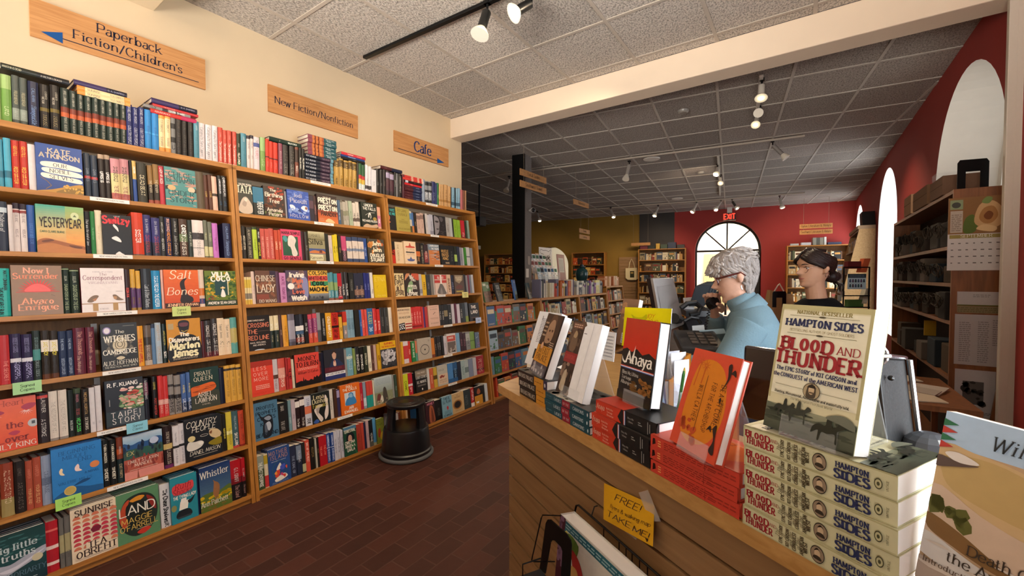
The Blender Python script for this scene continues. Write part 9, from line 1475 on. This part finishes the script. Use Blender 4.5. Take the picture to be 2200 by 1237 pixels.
n_plate('large black bookend on the supply shelf top, against the arched window', V3(.80, 3.86, czs[0]+.001), V3(.94, .2, 0), .15, .19, .27)
q = MB(); p = V3(.93, 5.55, czs[0]+.001); q.obox(p, (0, .62, 0), (.006, 0, 0), (.03, 0, .16), 'a89478', 'paper'); draw_text(q, 'LA PASTA & CO', lambda x, y: p+V3(-.001+.18*(.05+y), .31-x*-1, .05+y), .07, '5a2a24', 'k', False, .5, 'c', 'paper'); tag(q.build('shop_plaque', base=p), 'long narrow plaque leaning on the red wall above the supply shelves', 'plaque')
q = MB(); q.obox((CX0+.01, 4.3, czs[0]+.15), (.14, 0, 0), (0, .12, 0), (0, 0, .05), 'b0b4b8', 'acrylic'); tag(q.build('plastic_bag'), 'crumpled clear plastic packet on the supply shelf boxes', 'packet')
def onpan(x, y, t=.0): return on(x, y, 1, CY0-.003-t)
def panel_sheet(name, lab, cat, x0, y0, x1, y1, art, back, t=0.0, mat='paper'):
    a, b = onpan(x0, y1, t), onpan(x1, y0, t); return sheet(name, lab, cat, a, (1, 0, 0), (0, 0, 1), b[0]-a[0], onpan(x0, y0, t)[2]-a[2], art, .0015, mat, None, back)
panel_sheet('wall_calendar', 'wall calendar with painted flower above a September grid, on the shelf end', 'calendar', 2034, 427, 2164, 581, 'R 0 50 100 100 8a6440;C 5a6a34 28,52 30,70 44,76 52,62 46,52;C c8a070 46,66 54,88 74,94 92,84 96,68 84,58 62,58;C a87848 54,72 62,84 78,86 86,74 76,64 62,64;C 7a4a2c 62,74 70,80 78,76 74,69 66,69;C d8b484 50,56 62,62 84,58 78,52;R 4 52 26 82 b8a898;R 3 84 26 97 8a9470;E 14 90 8 4 4a4a44;H 6 54 24 78 9 8a7a6c;C 7a8a50 58,92 66,99 76,97 70,90;R 3 44 99 49 9a8a50;T 50 45 4 e8e0d0 r 60|SEPTEMBER;'+''.join('H %d %d %d %d 1 6a6460;' % (6+13*i, 36-9*j, 12+13*i, 39-9*j) for i in range(7) for j in range(4)), 'd2ccc8', .004)
panel_sheet('notice', 'white notice sheet with a green lower band under the calendar', 'notice', 2056, 626, 2160, 656, 'H 34 60 70 84 2 8a8684;R 0 0 100 8 6a6a3a', 'b8b2b0')  # white sheets greyed, the shade of this corner put into their colour
panel_sheet('notice', 'olive striped header strip above the printed list', 'notice', 2056, 657, 2160, 671, 'H 2 10 98 90 3 6a6040', '8a7c5c')
panel_sheet('notice', 'printed two-column list sheet in the middle of the shelf end', 'notice', 2049, 674, 2150, 781, 'H 10 6 36 86 20 8a8484;H 52 6 76 88 20 8a8484;H 84 40 98 92 12 8a8484', 'b4aeae', 0, 'paper')
panel_sheet('notice', 'white sheet with a dark grey photograph low on the shelf end', 'notice', 2049, 791, 2140, 892, 'R 20 28 72 76 5a5654;B 16 3a3836 10 6 22 30 70 74;H 16 8 90 14 2 6a6462', 'b8b2b2')
q = MB(); a, b = on(2128, 905, 1, 3.72), on(2162, 740, 1, 3.74); q.hexa([a, a+V3(.05, 0, 0), a+V3(.05, .02, 0), a+V3(0, .02, 0), b, b+V3(.05, 0, 0), b+V3(.05, .02, 0), b+V3(0, .02, 0)], 'fff', 'dark_wood'); q.hexa([a+V3(-.0, 0, -.55), a+V3(.05, 0, -.55), a+V3(.05, .02, -.55), a+V3(0, .02, -.55), a, a+V3(.05, 0, 0), a+V3(.05, .02, 0), a+V3(0, .02, 0)], 'fff', 'dark_wood'); tag(q.build('wooden_plank'), 'dark wooden plank leaning by the white posts', 'plank')
# low desk with loose papers in the dim corner
r = thing('side_table', 'dark side table with loose papers below the supply shelves', 'table', (.55, 3.6, 0)); q = MB(); q.box((.42, 3.1, .70), (.76, 3.95, .73), 'fff', 'dark_wood'); q.build('table_top', r)
for (x, y) in ((.43, 3.12), (.72, 3.12), (.43, 3.9), (.72, 3.9)): q = MB(); q.box((x, y, 0), (x+.03, y+.03, .70), 'fff', 'dark_wood'); q.build('leg', r)
for i, (x, y, z, a, c, l) in enumerate(((.5, 3.14, .732, .3, 'c8b8a0', 'cream paper sheaf nearest on the side table'), (.5, 3.42, .732, -.4, 'b8aca0', 'crumpled grey sheet in the middle of the side table'), (.5, 3.68, .732, .4, 'd0c4b0', 'pale sheet at the far end of the side table'), (.62, 3.3, .74, 1.2, 'a89c90', 'grey envelope resting askew on the side table'))):
    u_ = V3(math.cos(a), math.sin(a), 0); v_ = V3(-math.sin(a), math.cos(a), .05); q = MB(); q.obox(V3(x, y, z), u_*.16, v_*.21, V3(0, 0, .006), c, 'paper'); tag(q.build('paper_sheet'), l, 'paper', 'papers on the side table')
q = MB(); p = at(1985, 720, 3.4); q.obox(p, (.07, 0, 0), (0, .01, 0), (.0, 0, .12), 'b8902c', 'paper'); tag(q.build('envelope'), 'amber envelope pinned under the supply shelves', 'envelope')
q = MB(); p = at(1990, 762, 3.3); q.obox(p, (.05, 0, -.03), (0, .01, 0), (.03, 0, .09), '4a88a8', 'paper'); tag(q.build('envelope'), 'blue tag hanging below the amber envelope', 'envelope')
# leaning wooden bookcase between the far arches and the chart rack before it
e0, e1 = on(1881, 491, 0, XR), None; ye = 9.35
xl = on(1846, 492, 1, ye)[0]; zt_ = on(1862, 491, 1, ye)[2]; xb = on(1815, 680, 1, ye)[0]-.25; r = thing('bookcase', 'leaning wooden bookcase against the right wall between two arched windows', 'bookcase', (.8, 10, 0))
for y in (ye, 11.0): q = MB(); q.hexa([(xb, y, 0), (XR-.01, y, 0), (XR-.01, y+.025, 0), (xb, y+.025, 0), (xl, y, zt_), (XR-.01, y, zt_), (XR-.01, y+.025, zt_), (xl, y+.025, zt_)], 'fff', 'pale_wood'); q.build('side_panel', r)
for f in (.12, .3, .48, .66, .84, 1.0): x = xb+(xl-xb)*f; q = MB(); q.box((x, ye+.025, zt_*f-.03), (XR-.012, 11.0, zt_*f), 'fff', 'dark_wood'); q.build('shelf', r); BACK.append((400+int(f*100), V3(x+.02, 11.0, zt_*f+.001), V3(0, -1, 0), V3(1, 0, 0), .03, 1.6, MIXP, .2, .2)) if f < 1 else None
q = MB(); q.box((xl-.02, ye-.005, zt_), (XR-.01, 11.02, zt_+.06), 'b89878', 'paper'); q.build('cornice', r)
for i in range(6):
    p = V3(xl+.05, ye+.1+.07*i, zt_+.061); q = MB(); q.obox(p, unit(V3(.0, .1, 1))*.0+V3(.24, 0, 0), V3(0, .012, 0), V3(0, .16, .26), ['2c2a2a', '3a3836', '242424', '4a4644', '302e2c', '3c3a3a'][i], 'plastic'); tag(q.build('magazine', base=p), 'dark magazine leaning atop the far wooden bookcase, %s from the front' % ORD[i], 'magazine', 'magazines atop the far bookcase')
D_ = 3.3; g = lambda x, y, dd=0.0: at(x, y, D_+dd)
r = thing('wire_stand', 'black wire display stand with a pale printed chart, behind the young person', 'display stand', V3(*g(1840, 690)[:2], 0))
def wirebox(xa, xb_, y0, z_end):
    for (x, dd) in ((xa, 0), (xb_, 0), (xa, .22), (xb_, .22)): p = g(x, y0, dd); q = MB(); q.tube([p, V3(p[0], p[1], z_end)], .006, '1c1818', 'black_metal', 6); q.build('post', r)
wirebox(1813, 1868, 574, 0)
for y in (574, 635, 660, 700):
    q = MB(); q.tube([g(1813, y), g(1868, y), g(1868, y, .22), g(1813, y, .22)], .005, '1c1818', 'black_metal', 6, True); q.build('tier', r)
    if y > 600: q = MB(); a = g(1813, y); q.poly([g(1813, y), g(1868, y), g(1868, y, .22), g(1813, y, .22)], '3a3028', 'plastic'); q.build('shelf', r)
a, b = g(1821, 621, -.01), g(1861, 588, -.01); u_ = unit((b-a)*V3(1, 1, 0)); sheet('chart', 'pale blue printed chart of small figures on the wire stand', 'chart', a, u_, (0, 0, 1), np.linalg.norm((b-a)[:2]), b[2]-a[2], 'R 0 74 100 100 2c3c4c;H 8 80 92 94 2 8aa0b0;'+''.join('C %s %d,%d %d,%d %d,%d %d,%d;' % (['4a5a80', '6a5a78', '3a4a5a'][i % 3], 8+15*i, 46, 10+15*i, 64, 16+15*i, 64, 18+15*i, 46) for i in range(6))+''.join('C %s %d,%d %d,%d %d,%d %d,%d;' % (['3a5a6a', '5a4a5a', '4a5a80'][i % 3], 8+15*i, 14, 10+15*i, 32, 16+15*i, 32, 18+15*i, 14) for i in range(5)), .003, 'paper', None, 'b8d4e4')
for i, (x, y, w_, h_, c, l, ln) in enumerate(((1822, 577, .105, .058, '6a2a2c', 'maroon box on the wire stand top', 0), (1848, 585, .05, .11, 'c8603c', 'orange book leaning on the wire stand top', .3), (1823, 660, .12, .06, '4a6a3a', 'green leafy packet on the wire stand', 0), (1851, 652, .04, .12, 'd0ccb8', 'cream card leaning on the wire stand', .3), (1824, 688, .1, .03, 'c8ccd0', 'white folded packet low on the wire stand', 0), (1824, 705, .1, .05, '98a090', 'pale packet on the lowest tier of the wire stand', 0))):
    p = g(x, y, .03); q = MB(); q.obox(p, u_*w_, np.cross((0, 0, 1), u_)*.04, V3(0, 0, h_)+u_*h_*ln, c, 'paper'); tag(q.build('packet', base=p), l, 'packet')
r = thing('clip_strip', 'white clip strip of small cards hanging behind the young person', 'display strip', g(1808, 600, .2))
for i in range(7): p = g(1800+(i % 2)*6, 580+i*9, .25); q = MB(); q.obox(p, u_*.035, V3(0, 0, -.05), np.cross((0, 0, 1), u_)*.003, ['e8e8e4', 'd8c8c8', 'f0f0ec', 'c8d0d8'][i % 4], 'paper'); q.build('card', r)
# books of the rear cases, all as one
q = MB(); KEEP = len(REC)
for (sd, fr, U, D, x0, x1, pal, hm, fc) in BACK: fill_shelf(sd, fr, U, V3(0, 0, 1), D, x0, x1, pal, hmin=hm*.7, hmax=hm, face=fc, dens=.97)
for r_ in REC[KEEP:]: book_meshes(r_, q, q, False)
tag(q.build('rear_books', base=(0, 0, 0)), 'small books packed on the shelves along the rear walls', 'books', kind='stuff')
